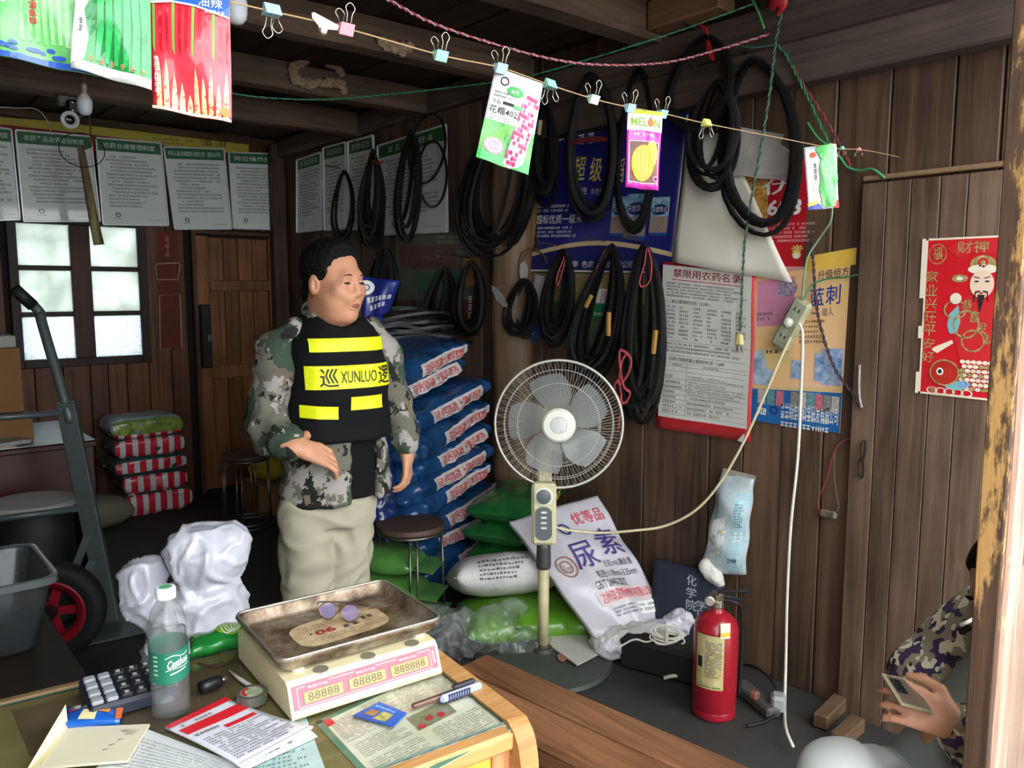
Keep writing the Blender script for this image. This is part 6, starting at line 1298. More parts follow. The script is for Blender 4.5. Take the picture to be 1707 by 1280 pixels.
obj('blade_hub', MB().lathe([(.035, -.045), (.04, -.02), (.035, .02), (.02, .03)], 20, hc_, Rf), bl_m, t, smooth=True)
for k in range(5):
    a0 = 2*math.pi*k/5+.35
    def bf(u, v):
        r_ = .035+.165*u; w_ = .5+.38*math.sin(math.pi*min(1, u*.9+.1)); a = a0+(v-.5)*w_*1.35+.25*u; dz = (.5-v)*.05*(1-.2*u)
        return hc_+Rf @ Vector((r_*math.cos(a), r_*math.sin(a), dz-.005))
    obj('blade', MB().grid(bf, 9, 7), bl_m, t, smooth=True)

# ================================================================ fire extinguisher
e = Vector((2.30, 1.62, 0)); t = thing('fire_extinguisher', 'red fire extinguisher standing on the floor by the right wall', 'extinguisher', e)
o = obj('cylinder', MB().lathe([(.0, .002), (.070, .002), (.076, .01), (.077, .03), (.0755, .034), (.077, .038), (.077, .315), (.0755, .319), (.077, .323), (.072, .345), (.05, .37), (.028, .382), (.024, .395)], 40, e, None, False, True), mt('ext_red', (150, 24, 38), .3, coat=.3), t); shade(o, 30)
o = obj('valve', MB().lathe([(.022, .39), (.024, .40), (.022, .42), (.016, .43)], 18, e).box(e+Vector((0, 0, .435)), (.03, .045, .03), bev=.005), mt('valve_steel', (140, 130, 116), .35, .8), t)
tc_ = (CPOS-e); tc_.z = 0; tc_.normalize(); rs = Vector((-tc_.y, tc_.x, 0)); rs = rs if rs.dot(RT) > 0 else -rs
gg = obj('gauge', MB().lathe([(.018, 0), (.018, .012), (.014, .014)], 20, e+tc_*.02+rs*-.025+Vector((0, 0, .425)), tc_.to_track_quat('Z', 'Y').to_matrix()), mt('gauge_rim', (170, 164, 150), .3, .7), t); obj('dial', MB().lathe([(.013, .0142), (.0, .0144)], 20, e+tc_*.02+rs*-.025+Vector((0, 0, .425)), tc_.to_track_quat('Z', 'Y').to_matrix(), False, False), mt('dial_grey', (150, 140, 130), .4), gg)
obj('lever', MB().bar(e+Vector((0, 0, .452)), e+rs*.10+Vector((0, 0, .462)), .02, .005), mt('lever_black', (40, 36, 34), .4, .5), t); obj('carry_handle', MB().bar(e+rs*-.01+Vector((0, 0, .44)), e+rs*.09+Vector((0, 0, .43)), .02, .005), mt('lever_black', (40, 36, 34)), t)
obj('hose', MB().tube(smoothpts([e+rs*.015+Vector((0, 0, .425)), e+rs*.06+Vector((0, 0, .42)), e+rs*.085+tc_*-.02+Vector((0, 0, .38)), e+rs*.09+tc_*-.04+Vector((0, 0, .2)), e+rs*.085+tc_*-.04+Vector((0, 0, .06))], 6), .008, 8), mt('hose_black', (26, 24, 24), .5), t, smooth=True)
def ext_patch(a0, a1, z0, z1, off=.0012, n=12): 
    base = math.atan2(tc_.y, tc_.x); sg = 1 if rs.dot(Vector((-math.sin(base), math.cos(base), 0))) > 0 else -1
    return MB().grid(lambda u, v: e+Vector(((.077+off)*math.cos(base+sg*(a0+(a1-a0)*u)), (.077+off)*math.sin(base+sg*(a0+(a1-a0)*u)), z0+(z1-z0)*v)), n+1, 2)
lab = obj('instruction_label', ext_patch(-.92, .38, .125, .32), mt('ext_label', (206, 196, 150), .45, col2=(180, 160, 90), vs=30), t)
def ext_rows(a0, a1, z0, z1, rows, seed):
    rg = random.Random(seed); mb = MB(); h = (z1-z0)/rows
    for r_ in range(rows):
        a = a0
        while a < a1-.03:
            w_ = rg.uniform(.03, .1)
            if rg.random() < .85: p_ = ext_patch(a, min(a1, a+w_), z0+h*r_, z0+h*(r_+.5), .002, 2); mb.add(p_.v, p_.f)
            a += w_+.015
    return mb
q_ = obj('small_print', ext_rows(-.45, .3, .17, .30, 18, 3), grey_ink, lab); q_['kind'] = 'stuff'; obj('pictogram', ext_patch(-.82, -.58, .20, .24, .002, 3), black, lab)
q_ = obj('small_print', ext_rows(-.85, .3, .132, .14, 1, 9), mt('print_green', (60, 110, 60), .5), lab); q_['kind'] = 'stuff'
obj('inspection_tag', ext_patch(.18, .60, .335, .39, .006, 4), mt('tag_cream', (226, 220, 196), .4), t).location = (0, 0, -.02)
obj('inspection_tag', ext_patch(.2, .58, .34, .355, .0075, 4), mt('tag_yellow', (224, 190, 60), .4), t).location = (0, 0, -.018)
# hose lying by it, wire tangle, power bar on the floor
cord('white_hose', [onz(1106, 1130, .02), onz(1125, 1126, .03), onz(1145, 1128, .03), onz(1158, 1140, .02), onz(1162, 1160, .012)], .008, mt('hose_white', (176, 180, 160), .4), 'short white hose curling left of the extinguisher', 'hose')
t = thing('floor_socket', 'dusty multi socket bar lying behind the extinguisher', 'power strip', onz(1265, 1165, 0)); pa, pb = onz(1232, 1140, .025), onz(1292, 1190, .025)
obj('case', MB().bar(pa, pb, .06, .04, bev=.008), mt('socket_grey', (84, 82, 78), .5, var=.3, vs=30), t); obj('plug_block', MB().box(onz(1297, 1170, .05), (.06, .05, .06), Matrix.Rotation(.6, 3, 'Z'), bev=.01), mt('plug_grey', (150, 150, 146), .5), t); obj('plug_block', MB().box(onz(1258, 1158, .055), (.03, .03, .03), bev=.006), mt('plug_rust', (130, 80, 66), .5), t)
cord('black_lead', [onz(1236, 1108, .02), onz(1260, 1112, .08), onz(1290, 1140, .09), onz(1300, 1175, .04), onz(1280, 1200, .015), onz(1245, 1210, .012)], .005, mt('lead_black', (22, 22, 24), .5), 'black lead looping over the dusty socket bar', 'lead')
o = obj('wood_offcut', MB().bar(onz(1372, 1200, .03)+Vector((-.02, 0, 0)), onz(1405, 1165, .03), .05, .05, bev=.004), wood('offcut', (70, 52, 38), (104, 80, 58), 0, 18)); tag(o, 'pale wood offcut on the floor at the foot of the plank door', 'wood')
o = obj('wood_offcut', MB().bar(onz(1395, 1235, .03), onz(1430, 1205, .03), .05, .05, bev=.004), wood('offcut', (110, 80, 54), (150, 112, 76))); tag(o, 'second wood offcut nearer the sitting man', 'wood')

# navy cloth bag and white cord coil
nv = mt('cloth_navy', (34, 40, 58), .7, var=.25, vs=14)
pn = Panel('cloth_bag', nv, [Vector((2.52, 2.10, .06)), Vector((2.64, 1.80, .06)), Vector((2.67, 1.86, .36)), Vector((2.62, 2.16, .36))], 'navy cloth bag with white characters leaning on the wall', 'bag', thick=.02, bend=lambda u, v: .02*math.sin(math.pi*u)*math.sin(math.pi*v), nx=12, ny=12, step=.001)
pn.vtext(mt('cloth_ink', (170, 174, 180), .6), '化学院', .52, .45, .66, .92); pn.vtext(mt('cloth_ink', (170, 174, 180)), '学历教育', .66, .12, .80, .62); pn.ell('eyelet', nail, .93, .95, .025, .025, ring=.5); pn.done()
o = obj('black_case', MB().box((2.53, 1.90, .10), (.16, .36, .13), Matrix.Rotation(.3, 3, 'Z'), bev=.015), mt('case_black', (18, 18, 20), .7)); o.location = (-.10, .03, -.034); tag(o, 'low black case on the floor before the navy bag', 'case')
cc = onz(1112, 1070, .135); mb = MB(); rg = random.Random(8)
for k in range(6):
    a0 = rg.uniform(-.25, .25); r1, r2 = rg.uniform(.05, .07), rg.uniform(.02, .035)
    mb.tube([cc+Vector((.0, 0, 0))+RT*(r1*math.cos(a)*math.cos(a0))+FW*(r2*math.sin(a))*.6+Vector((0, 0, .012+.006*k+r2*math.sin(a)*.9+r1*math.cos(a)*math.sin(a0))) for a in [j*math.pi/12 for j in range(24)]], .0035, 5, True)
t = thing('cable_coil', 'coil of white cable tied in the middle on the black case', 'cable', cc); obj('loops', mb, cw, t, smooth=True); obj('cable_tie', MB().box(cc+RT*-.02+Vector((0, 0, .03)), (.015, .06, .06), bev=.005), cw, t); obj('tail', MB().tube(smoothpts([cc+RT*-.03+Vector((0, 0, .02)), cc+RT*-.08+Vector((0, 0, .0)), cc+RT*-.13+Vector((0, 0, .01)), cc+RT*-.2+Vector((0, 0, -.03))], 5), .004, 5), cw, t, smooth=True)

# hanging tissue pack on the wall
tp = lambda u, v: .05*(math.sin(math.pi*u)**.5 if 0 < u < 1 else 0)*min(1, (1.02-v)*5)*min(1, v*6+.4)+.006*math.sin(v*16+u*5)
pn = Panel('tissue_pack', mt('tissue_film', (204, 212, 210), .25, coat=.4, col2=(160, 182, 188), vs=12), [wp(x, y, .015) for x, y in ((1170, 950), (1243, 958), (1258, 798), (1204, 786))], 'pale blue plastic tissue pack hanging upside down on the wall', 'tissue pack', thick=.004, bend=tp, nx=18, ny=26, step=.0012)
pn.poly('flower_picture', mt('flower_white', (222, 226, 224), .4), [(.1, .25), (.4, .2), (.6, .35), (.5, .6), (.2, .55)], 1)
for (a, b, r_) in ((.30, .36, .13), (.42, .24, .12), (.22, .2, .1), (.5, .45, .10)):
    for k in range(6): an = k*math.pi/3; pn.ell('petal_picture', [mt('flower_white', (222, 226, 224)), mt('petal_grey', (170, 190, 196), .4)][k % 2], a+r_*.55*math.cos(an), b+r_*.3*math.sin(an), r_*.4, r_*.2, layer=2+k % 2, n=10)
    pn.ell('petal_picture', mt('flower_yellow', (226, 190, 70), .4), a, b, r_*.3, r_*.14, layer=5, n=10)
pn.rect('side_panel', mt('tissue_cyan', (164, 200, 208), .3, coat=.4), .70, .05, .97, .85, layer=1); pn.marks(white, .76, .35, .94, .46, 2); pn.lines(mt('print_slate', (90, 110, 120)), .74, .5, .95, .75, 9, seed=3, layer=3); pn.lines(black, .72, .12, .92, .2, 1, cw=.4, seed=4, layer=3)
pn.marks(mt('print_slate', (90, 110, 120)), .2, .55, .30, .82, 5, True, layer=4); pn.done()
pf = Panel('film_header', mt('film_net', (170, 150, 134), .3, alpha=.75, coat=.3, col2=(206, 200, 190), vs=120), [wp(x, y, .02) for x, y in ((1202, 800), (1256, 812), (1261, 793), (1206, 780))], thick=.002, parent=pn.o); pf.done()
def b6(f): f.cap(tuple(wp(1180, 945, .05)), tuple(wp(1190, 960, .055)), .035, .03, k=.02); f.cap(tuple(wp(1190, 958, .055)), tuple(wp(1200, 970, .05)), .025, .018, k=.02)
a = wp(1190, 955, .05); o = soft('tissue_sheet', b6, (a.x-.1, a.y-.12, a.z-.1), (a.x+.06, a.y+.12, a.z+.1), .006, mt('tissue_white', (216, 212, 202), .8), crinkle(.008, 25, 1)); o.parent = pn.o; o.matrix_parent_inverse = pn.o.matrix_basis.inverted()

# ================================================================ bench
t = thing('bench', 'long low brown bench of two planks beside the table', 'bench', (1.40, 1.2, 0)); bw = wood('bench_wood', (84, 54, 34), (150, 104, 70), 1, 26, randv=.08, streak=2)
A, Bq = Vector((1.31, 1.80, .40)), Vector((1.427, .85, .40)); dr = (Bq-A).normalized(); sd_ = Vector((-dr.y, dr.x, 0))
for s_, w_ in ((1, .112), (-1, .118)):
    obj('plank', MB().bar(A+sd_*.058*s_+Vector((0, 0, .003*s_)), Bq+sd_*.058*s_+Vector((0, 0, .003*s_)), w_, .03, bev=.004), bw, t)
for k in (.12, .82):
    p_ = A+(Bq-A)*k
    for s_ in (-1, 1): obj('leg', MB().bar(Vector((p_.x, p_.y, .385))+sd_*.07*s_, Vector((p_.x, p_.y, 0))+sd_*.09*s_, .04, .04, ref=dr, bev=.004), bw, t)
    obj('rail', MB().bar(Vector((p_.x, p_.y, .2))-sd_*.08, Vector((p_.x, p_.y, .2))+sd_*.08, .03, .03), bw, t)
obj('apron', MB().bar(A+sd_*-.09+dr*.05+Vector((0, 0, -.045)), Bq+sd_*-.09-dr*.05+Vector((0, 0, -.045)), .02, .06, bev=.003), bw, t)

# ================================================================ the table
TZ = .75
c0 = Vector((.868, .992, 0)); ex = Vector((-math.cos(.10), math.sin(.10), 0)); ey = Vector((math.sin(.10), math.cos(.10), 0)); TW, TD = 1.25, .625
def tp_(a, b, z=TZ): return c0+ex*a+ey*b+Vector((0, 0, z))
tw = wood('table_wood', (150, 98, 52), (206, 158, 100), 0, 22, randv=.03, worn=((222, 190, 140), 10, .63), rough=.45)
RT_ = Matrix((ex, ey, Vector((0, 0, 1)))).transposed()
t = thing('table', 'worn orange wooden table under a glass top with papers beneath', 'table', c0)
obj('table_board', MB().box(tp_(TW/2, TD/2, TZ-.018), (TW-.05, TD-.05, .024), RT_), mt('table_felt', (120, 112, 66), .7, var=.35, vs=5), t)
# rounded wooden rim
rim_w, rim_h = .034, .034
obj('front_rim', MB().bar(tp_(.03, .012, TZ-.016), tp_(TW, .012, TZ-.016), rim_w, rim_h, bev=.006), tw, t); obj('back_rim', MB().bar(tp_(.02, TD-.015, TZ-.012), tp_(TW, TD-.015, TZ-.012), .026, .03, bev=.006), wood('rim_dark', (84, 66, 44), (140, 112, 76), 0, 22), t); obj('left_rim', MB().bar(tp_(TW, .0, TZ-.014), tp_(TW, TD, TZ-.014), rim_w, rim_h, bev=.006), tw, t)
obj('side_rim', MB().sweep(smoothpts([tp_(.006, TD-.02, TZ-.014), tp_(.006, .3, TZ-.014), tp_(.006, .06, TZ-.014), tp_(.008, .022, TZ-.018), tp_(.008, .006, TZ-.05), tp_(.008, .002, TZ-.12), tp_(.008, .002, TZ-.45), tp_(.008, .002, .0)], 6), [(-.020, -.019), (.020, -.019), (.020, .019), (-.020, .019)], ref=list(smoothpts([Vector((0, 0, 1)), Vector((0, 0, 1)), Vector((0, 0, 1)), Vector((0, -.7, .7)), Vector((0, -1, .2)), Vector((0, -1, 0)), Vector((0, -1, 0)), Vector((0, -1, 0))], 6))), tw, t)
for a, b in ((.02, TD-.03), (TW-.02, .03), (TW-.02, TD-.03)): obj('leg', MB().bar(tp_(a, b, .71), tp_(a, b, 0), .045, .045, ref=ex, bev=.005), tw, t)
obj('apron', MB().bar(tp_(.06, .03, TZ-.085), tp_(TW-.04, .03, TZ-.085), .018, .09, bev=.003), mt('apron_yellow', (206, 176, 70), .5, var=.2, vs=5), t); obj('apron', MB().bar(tp_(.02, .05, TZ-.075), tp_(.02, TD-.05, TZ-.075), .018, .08, bev=.003), tw, t)
obj('corner_block', MB().box(tp_(.045, .028, TZ-.2), (.035, .03, .33), RT_, bev=.003), wood('block_brown', (150, 96, 60), (190, 134, 90), 2, 18), t)
gls = glass_mat('table_glass', (.985, .99, .985), rough=.06)
obj('glass_top', MB().add([tp_(.028, .032, TZ+.001), tp_(.028, TD-.032, TZ+.001), tp_(TW-.03, TD-.032, TZ+.001), tp_(TW-.03, .032, TZ+.001)], [(0, 1, 2, 3)]), gls, t)
obj('glass_edge', MB().tube([tp_(.028, .032, TZ), tp_(.028, TD-.032, TZ), tp_(TW-.03, TD-.032, TZ), tp_(TW-.03, .032, TZ)], .0022, 4, True), mt('glass_edge', (40, 74, 62), .2), t)
def tz(px, py, z=TZ+.003): return onz(px, py, z)
def flat(name, mat, px, label, cat, z=TZ+.003, **k): return Panel(name, mat, [tz(x, y, z) for x, y in px], label, cat, **k)
# printed sheets under the glass
under = TZ-.005
pn = flat('newspaper', mt('news_paper', (220, 217, 196), .7, col2=(190, 190, 162), vs=9), ((640, 1330), (862, 1212), (740, 1102), (525, 1205)), 'printed newspaper sheet under the glass at the right of the table', 'newspaper', z=under, thick=.001)
pn.frame('green_edge', mt('news_green', (90, 130, 104), .6), .0, .0, 1, 1, .012); nk = mt('news_ink', (140, 142, 124), .7)
for k in range(4): pn.lines(nk, .06+.23*k, .62, .26+.23*k, .93, 14, seed=80+k)
for k in range(2): pn.lines(nk, .08+.45*k, .06, .46+.45*k, .36, 12, seed=90+k)
pn.rect('photo_picture', mt('news_photo', (150, 130, 110), .6, col2=(96, 120, 80), vs=30), .46, .40, .76, .58); pn.rect('photo_picture', red_ink, .04, .88, .09, .97, layer=2); pn.lines(nk, .08, .4, .42, .58, 8, seed=96)
for a, b in ((.5, .43), (.58, .47), (.66, .45)): pn.ell('photo_picture', mt('cherry', (170, 50, 56), .5), a, b, .03, .03, layer=2, n=12)
pn.lines(mt('news_red', (170, 60, 70)), .15, .96, .6, .99, 1, seed=7, cw=1.6, fill=.4); pn.done()
pn = flat('blue_sheet', mt('sheet_mint', (190, 214, 208), .6, var=.1), ((330, 1345), (545, 1290), (510, 1195), (395, 1215)), 'pale mint printed sheet under the glass left of the newspaper', 'paper', z=under, thick=.001); pn.lines(mt('mint_ink', (110, 150, 150)), .2, .1, .9, .6, 8, seed=31); pn.done()
pn = flat('text_sheet', mt('sheet_plain', (222, 226, 224), .6), ((90, 1345), (420, 1345), (425, 1285), (235, 1212)), 'white sheet of fine print under the glass in the foreground', 'paper', z=under+.001, thick=.001); pn.lines(mt('pale_ink', (150, 152, 154), .7), .1, .05, .95, .9, 20, seed=33, fillh=.45); pn.done()
pn = flat('brown_mat', mt('mat_brown', (104, 88, 62), .6, col2=(70, 60, 44), vs=6), ((50, 1260), (330, 1215), (430, 1090), (20, 1185)), 'brown stained paper under the glass at the left of the table', 'paper', z=under-.001, thick=.001); pn.done()
# folded cream card
t = thing('folded_card', 'folded cream card standing open with handwriting on its lower half', 'card', tz(150, 1250))
crm = mt('card_cream2', (216, 208, 180), .6, var=.08, vs=8)
cA, cB, cC, cD = tz(66, 1283), tz(213, 1271), tz(250, 1210), tz(112, 1216)
pn = Panel('lower_half', crm, [cA, cB, cC, cD], parent=t, thick=.004); ink = mt('pen_black', (40, 40, 44), .6)
for k, (a, b) in enumerate(((.62, .3), (.66, .42), (.72, .55), (.78, .7))): pn.poly('handwriting', ink, [(a, b), (a+.06, b+.03), (a+.065, b+.045), (a+.005, b+.02)], 2)
for k in range(5): pn.poly('handwriting', ink, [(.7+.04*k, .8-.03*k), (.76+.04*k, .84), (.76+.04*k, .85), (.7+.04*k, .82-.03*k)], 2)
pn.done()
up_ = Vector((0, 0, .055)); pf = Panel('raised_half', mt('card_yellow', (226, 216, 170), .6), [tz(40, 1290), cA+Vector((.0, .0, .003)), cD+Vector((0, 0, .003)), onz(108, 1176, TZ+.035)], parent=t, thick=.003); pf.done()
# snack packet
pn = flat('snack_packet', mt('snack_blue', (30, 92, 182), .25, coat=.5, var=.2, vs=30), ((106, 1218), (200, 1210), (205, 1183), (110, 1188)), 'small blue snack packet with orange end behind the folded card', 'packet', thick=.012, bend=lambda u, v: .008*math.sin(math.pi*u)*math.sin(math.pi*v), nx=10, ny=6, step=.001)
pn.rect('end_band', mt('snack_orange', (226, 112, 48), .3, coat=.4), .92, 0, 1.03, 1, layer=2); pn.poly('snack_picture', mt('snack_cream', (226, 206, 150), .4), [(.25, .1), (.55, .05), (.6, .4), (.35, .5)], 2); pn.poly('snack_picture', mt('snack_amber', (226, 140, 50), .4), [(.62, .35), (.8, .3), (.85, .75), (.66, .8)], 2); pn.marks(white, .15, .55, .5, .85, 2); pn.poly('snack_picture', red_ink, [(.1, .5), (.3, .6), (.28, .7), (.08, .62)], 2); pn.done()
# calculator
cp_ = Vector((.365, 1.535, TZ+.02)); Rk = Matrix.Rotation(-.06, 3, 'Z') @ Matrix.Rotation(.10, 3, 'X'); t = thing('calculator', 'dark desk calculator with white and black keys behind the bottle', 'calculator', cp_)
kd = mt('calc_body', (36, 40, 52), .45); obj('calc_case', MB().box(cp_, (.150, .118, .03), Rk, bev=.006), kd, t)
for r_ in range(4):
    for c in range(6):
        m_ = mt('key_grey', (150, 152, 156), .4) if c < 2 else mt('key_black', (40, 40, 42), .4)
        obj('key', MB().box(cp_+Rk @ Vector((-.06+.024*c, -.042+.026*r_, .018)), (.019, .017, .008), Rk, bev=.002), m_, t)
        if c >= 2: obj('key_mark', MB().box(cp_+Rk @ Vector((-.06+.024*c, -.042+.026*r_, .0222)), (.007, .008, .0004), Rk), mt('key_white', (176, 176, 176), .5), t)
# water bottle
bp0 = Vector((.408, 1.432, TZ+.002)); t = thing('water_bottle', 'clear plastic water bottle with green label and white cap', 'bottle', bp0)
prof = [(.026, .002), (.031, .006), (.0325, .02), (.0315, .03), (.0325, .04), (.0315, .05), (.0325, .06), (.0325, .07), (.0325, .13), (.0325, .14), (.0318, .146), (.0328, .153), (.031, .17), (.026, .19), (.018, .205), (.0135, .212), (.0125, .22)]
pet = glass_mat('bottle_plastic', (.98, .985, .985), 1.5, rough=.05, white_mix=.035)  # a little white diffuse stands in for sky reflected by the bottle
o = obj('bottle_wall', MB().lathe(prof, 40, bp0, None, True, False), pet, t, smooth=True)
wat = glass_mat('bottle_water', (.95, .97, .975), 1.2, rough=.02, white_mix=.015)
obj('water', MB().lathe([(.0, .006), (.029, .008), (.0305, .02), (.0305, .155), (.0, .1555)], 32, bp0, None, False, False), wat, t, smooth=True)
obj('neck_ring', MB().lathe([(.0145, .212), (.0165, .2135), (.0145, .215)], 28, bp0, None, False, False), mt('pet_ring', (206, 216, 216), .2, alpha=.7), t)
o = obj('cap', MB().lathe([(.0165, .214), (.017, .216), (.017, .230), (.0155, .233), (.0, .2335)], 32, bp0, None, True, False), mt('cap_white', (226, 230, 226), .4), t); shade(o)
obj('cap_mark', MB().lathe([(.011, .2338), (.0, .2339)], 20, bp0, None, False, False), mt('cap_green', (90, 160, 110), .5), t)
lb_ = MB(); n = 40; lb_.grid(lambda u, v: bp0+Vector((.0333*math.cos(2*math.pi*u), .0333*math.sin(2*math.pi*u), .074+.056*v+.006*math.sin(2*math.pi*u+.5))), 40, 5, closeu=True)
lbo = obj('label', lb_, mt('bottle_green', (26, 104, 82), .4), t, smooth=True)
vdir = (CPOS-bp0); vdir.z = 0; base_a = math.atan2(vdir.y, vdir.x)+.12
def cyl_text(body, a0, a1, z0, z1, rad, bold=0., shear=0., slope=.0):
    v, f, x0, x1, y0, y1 = glyphs(body, bold); P = []
    for x, y in v:
        k = (x-x0)/(x1-x0); h = (y-y0)/(y1-y0); a = base_a+a0+(a1-a0)*(k+shear*h); z = z0+(z1-z0)*h+slope*(k-.5); P.append(bp0+Vector((rad*math.cos(a), rad*math.sin(a), z)))
    return MB().add(P, f)
obj('lettering', cyl_text('Cestbon', -.25, .85, .098, .113, .0342, .02, .06, .006), white, lbo); obj('small_print', MB().grid(lambda u, v: bp0+Vector((.0341*math.cos(base_a-.1+.85*u), .0341*math.sin(base_a-.1+.85*u), .0875+.002*v+.006*(u-.5))), 10, 2), white, lbo)
fr_ = MB()
for z0 in (.0945, .1165): fr_.grid(lambda u, v: bp0+Vector((.0341*math.cos(base_a-.32+1.25*u), .0341*math.sin(base_a-.32+1.25*u), z0+.0012*v+.006*(u-.5)+.003*math.sin(u*6)*(1 if z0 > .1 else .4))), 14, 2)
obj('label_outline', fr_, white, lbo)
for k in range(5): obj('side_mark', MB().grid(lambda u, v: bp0+Vector((.0341*math.cos(base_a-.95+.25*u), .0341*math.sin(base_a-.95+.25*u), .085+.008*k+.003*v)), 4, 2), mt('label_pale', (150, 190, 176), .5), lbo)
# green foil pack at the back edge
pn = flat('foil_pack', mt('foil_green', (36, 150, 60), .22, coat=.5, col2=(24, 106, 44), vs=12), ((318, 1100), (416, 1074), (412, 1043), (316, 1076)), 'shiny green foil pack with white swirls at the back of the table', 'pack', thick=.02, bend=lambda u, v: .012*math.sin(math.pi*u)*math.sin(math.pi*v)+.003*math.sin(u*14), nx=14, ny=8, step=.001)
pn.ell('leaf_picture', mt('foil_lime', (130, 176, 50), .3, coat=.4), .66, .55, .22, .40, layer=2)
for k in range(4): pn.ell('swirl_picture', white, .62+.05*k, .5+.05*k, .10, .34, layer=3+k % 2, ring=.88, n=20)
pn.done()
cord('table_wire', [tz(330, 1105), tz(360, 1110), tz(385, 1100), tz(400, 1085)], .0018, mt('wire_brown', (80, 50, 40), .5), 'thin brown wire behind the bottle on the table', 'wire')
p = tz(351, 1140, TZ+.014); t = thing('black_adapter', 'short black ribbed adapter lying behind the bottle', 'adapter', p); d_ = Vector((.9, .1, 0)).normalized(); o = obj('adapter_body', MB().tube([p-d_*.02, p-d_*.008, p+d_*.012, p+d_*.02], .0125, 14, scales=[.9, 1, 1, .85]), mt('adapter_black', (26, 26, 28), .35), t, smooth=True); obj('adapter_tip', MB().tube([p+d_*.02, p+d_*.032], .005, 10), mt('pin_steel', (150, 146, 138)), t, smooth=True)
o = obj('white_stick', MB().tube([tz(382, 1118, TZ+.006), tz(400, 1132, TZ+.006), tz(432, 1152, TZ+.006)], .004, 8, scales=[.7, 1, 1]), mt('stick_white', (206, 204, 196), .5), smooth=True); tag(o, 'thin white stick lying beside the tape roll', 'stick')
# tape roll
p = tz(420, 1168); t = thing('tape_roll', 'roll of clear tape with a red and green core label', 'tape', p)
o = obj('tape', MB().lathe([(.021, 0), (.028, 0), (.028, .018), (.021, .018)], 32, p, None, False, False), mt('tape_clear', (86, 90, 80), .15, coat=.5, alpha=.85), t); shade(o)
o = obj('core', MB().lathe([(.0205, .0), (.0205, .018), (.0185, .018), (.0185, .0)], 32, p, None, False, False), mt('core_card', (150, 140, 110), .6), t); obj('label_disc', MB().lathe([(.0185, .0172), (.0, .0175)], 32, p, None, False, False), mt('disc_green', (120, 150, 96), .5, col2=(206, 206, 196), vs=60), t); obj('label_arc', MB().grid(lambda u, v: p+Vector(((.012+.006*v)*math.cos(1.6+2.2*u), (.012+.006*v)*math.sin(1.6+2.2*u), .0182)), 10, 2), red_ink, t)
# red and white leaflet pack
pn = flat('leaflet_pack', mt('leaflet_white', (214, 214, 222), .3, coat=.3), ((402, 1282), (522, 1216), (376, 1168), (276, 1217)), 'white product leaflet pack with broad red stripes in front of the bottle', 'leaflet', thick=.004, bend=lambda u, v: .004*math.sin(3*u+2)*math.sin(math.pi*v)+.002, nx=12, ny=12, step=.0008)
# u runs along the long bottom edge, v up to the bottle side
pn.rect('red_band', mt('stripe_red', (206, 34, 44), .35, coat=.3), .0, .93, 1, 1.0, layer=2); pn.rect('red_band', mt('stripe_red', (206, 34, 44)), .02, .70, .98, .83, layer=2); pn.rect('red_band', mt('stripe_red', (206, 34, 44)), .45, .56, .92, .615, layer=2)
pn.lines(grey_ink, .1, .845, .8, .9, 1, seed=2, layer=2, cw=1.4, fill=.7); pn.lines(grey_ink, .05, .08, .95, .54, 12, seed=5, layer=2); pn.lines(grey_ink, .05, .6, .42, .67, 1, seed=6, layer=2, cw=1.4); pn.poly('fold_line', grey_ink, [(.0, .02), (1, .02), (1, .028), (.0, .028)], 2); pn.done()
pn = flat('price_sheet', mt('price_paper', (206, 212, 220), .5), ((402, 1287), (530, 1228), (512, 1212), (398, 1270)), 'narrow white strip of large print under the leaflet pack', 'paper', z=TZ+.0022, thick=.0006); pn.lines(grey_ink, .08, .3, .95, .8, 1, cw=1.2, seed=8, fill=.8); pn.done()
# blue card and utility knife
pn = flat('blue_card', mt('card_blue', (30, 104, 196), .3, coat=.3, col2=(24, 70, 150), vs=8), ((656, 1212), (678, 1190), (632, 1171), (588, 1194)), 'small blue printed card lying before the scale', 'card', thick=.002)
pn.rect('photo_picture', mt('card_photo', (206, 196, 120), .4, col2=(120, 130, 60), vs=90), .10, .25, .62, .56); pn.rect('photo_picture', mt('card_photo2', (176, 130, 80), .4, var=.5, vs=80), .22, .62, .55, .86); pn.marks(mt('card_cyan', (130, 206, 236), .4), .68, .25, .82, .9, 4, True, layer=2); pn.lines(white, .88, .2, .95, .9, 1, seed=4); pn.done()
A, Bq = onz(684, 1181, TZ+.010), onz(799, 1140, TZ+.010); d_ = (Bq-A).normalized(); s_ = Vector((-d_.y, d_.x, 0)); Rq = Matrix((d_, s_, Vector((0, 0, 1)))).transposed(); L_ = (Bq-A).length
t = thing('utility_knife', 'utility knife with a grey ribbed grip lying across the table edge', 'knife', A)
obj('blade_channel', MB().box(A+d_*L_*.40+s_*.004, (L_*.72, .011, .008), Rq, bev=.002), mt('knife_rust', (136, 112, 96), .35, .7, var=.4, vs=60), t); obj('grip', MB().box(A+d_*L_*.70-s_*.006, (L_*.62, .013, .016), Rq, bev=.005), mt('knife_lilac', (150, 158, 190), .4), t)
for k in range(9): obj('grip_rib', MB().box(A+d_*(L_*.50+.0055*k)-s_*.0125, (.0028, .003, .015), Rq), mt('rib_dark', (50, 52, 76), .5), t)
obj('slider', MB().box(A+d_*L_*.78+s_*.004+Vector((0, 0, .009)), (.05, .012, .008), Rq, bev=.003), mt('slider_dark', (46, 44, 50), .45), t)
o = obj('end_loop', MB().tube([A+d_*(L_-.012)+d_*(.012*math.cos(a))+s_*(.009*math.sin(a))+Vector((0, 0, .0)) for a in [k*math.pi/10 for k in range(20)]], .004, 6, True), mt('knife_lilac', (150, 158, 190)), t, smooth=True)
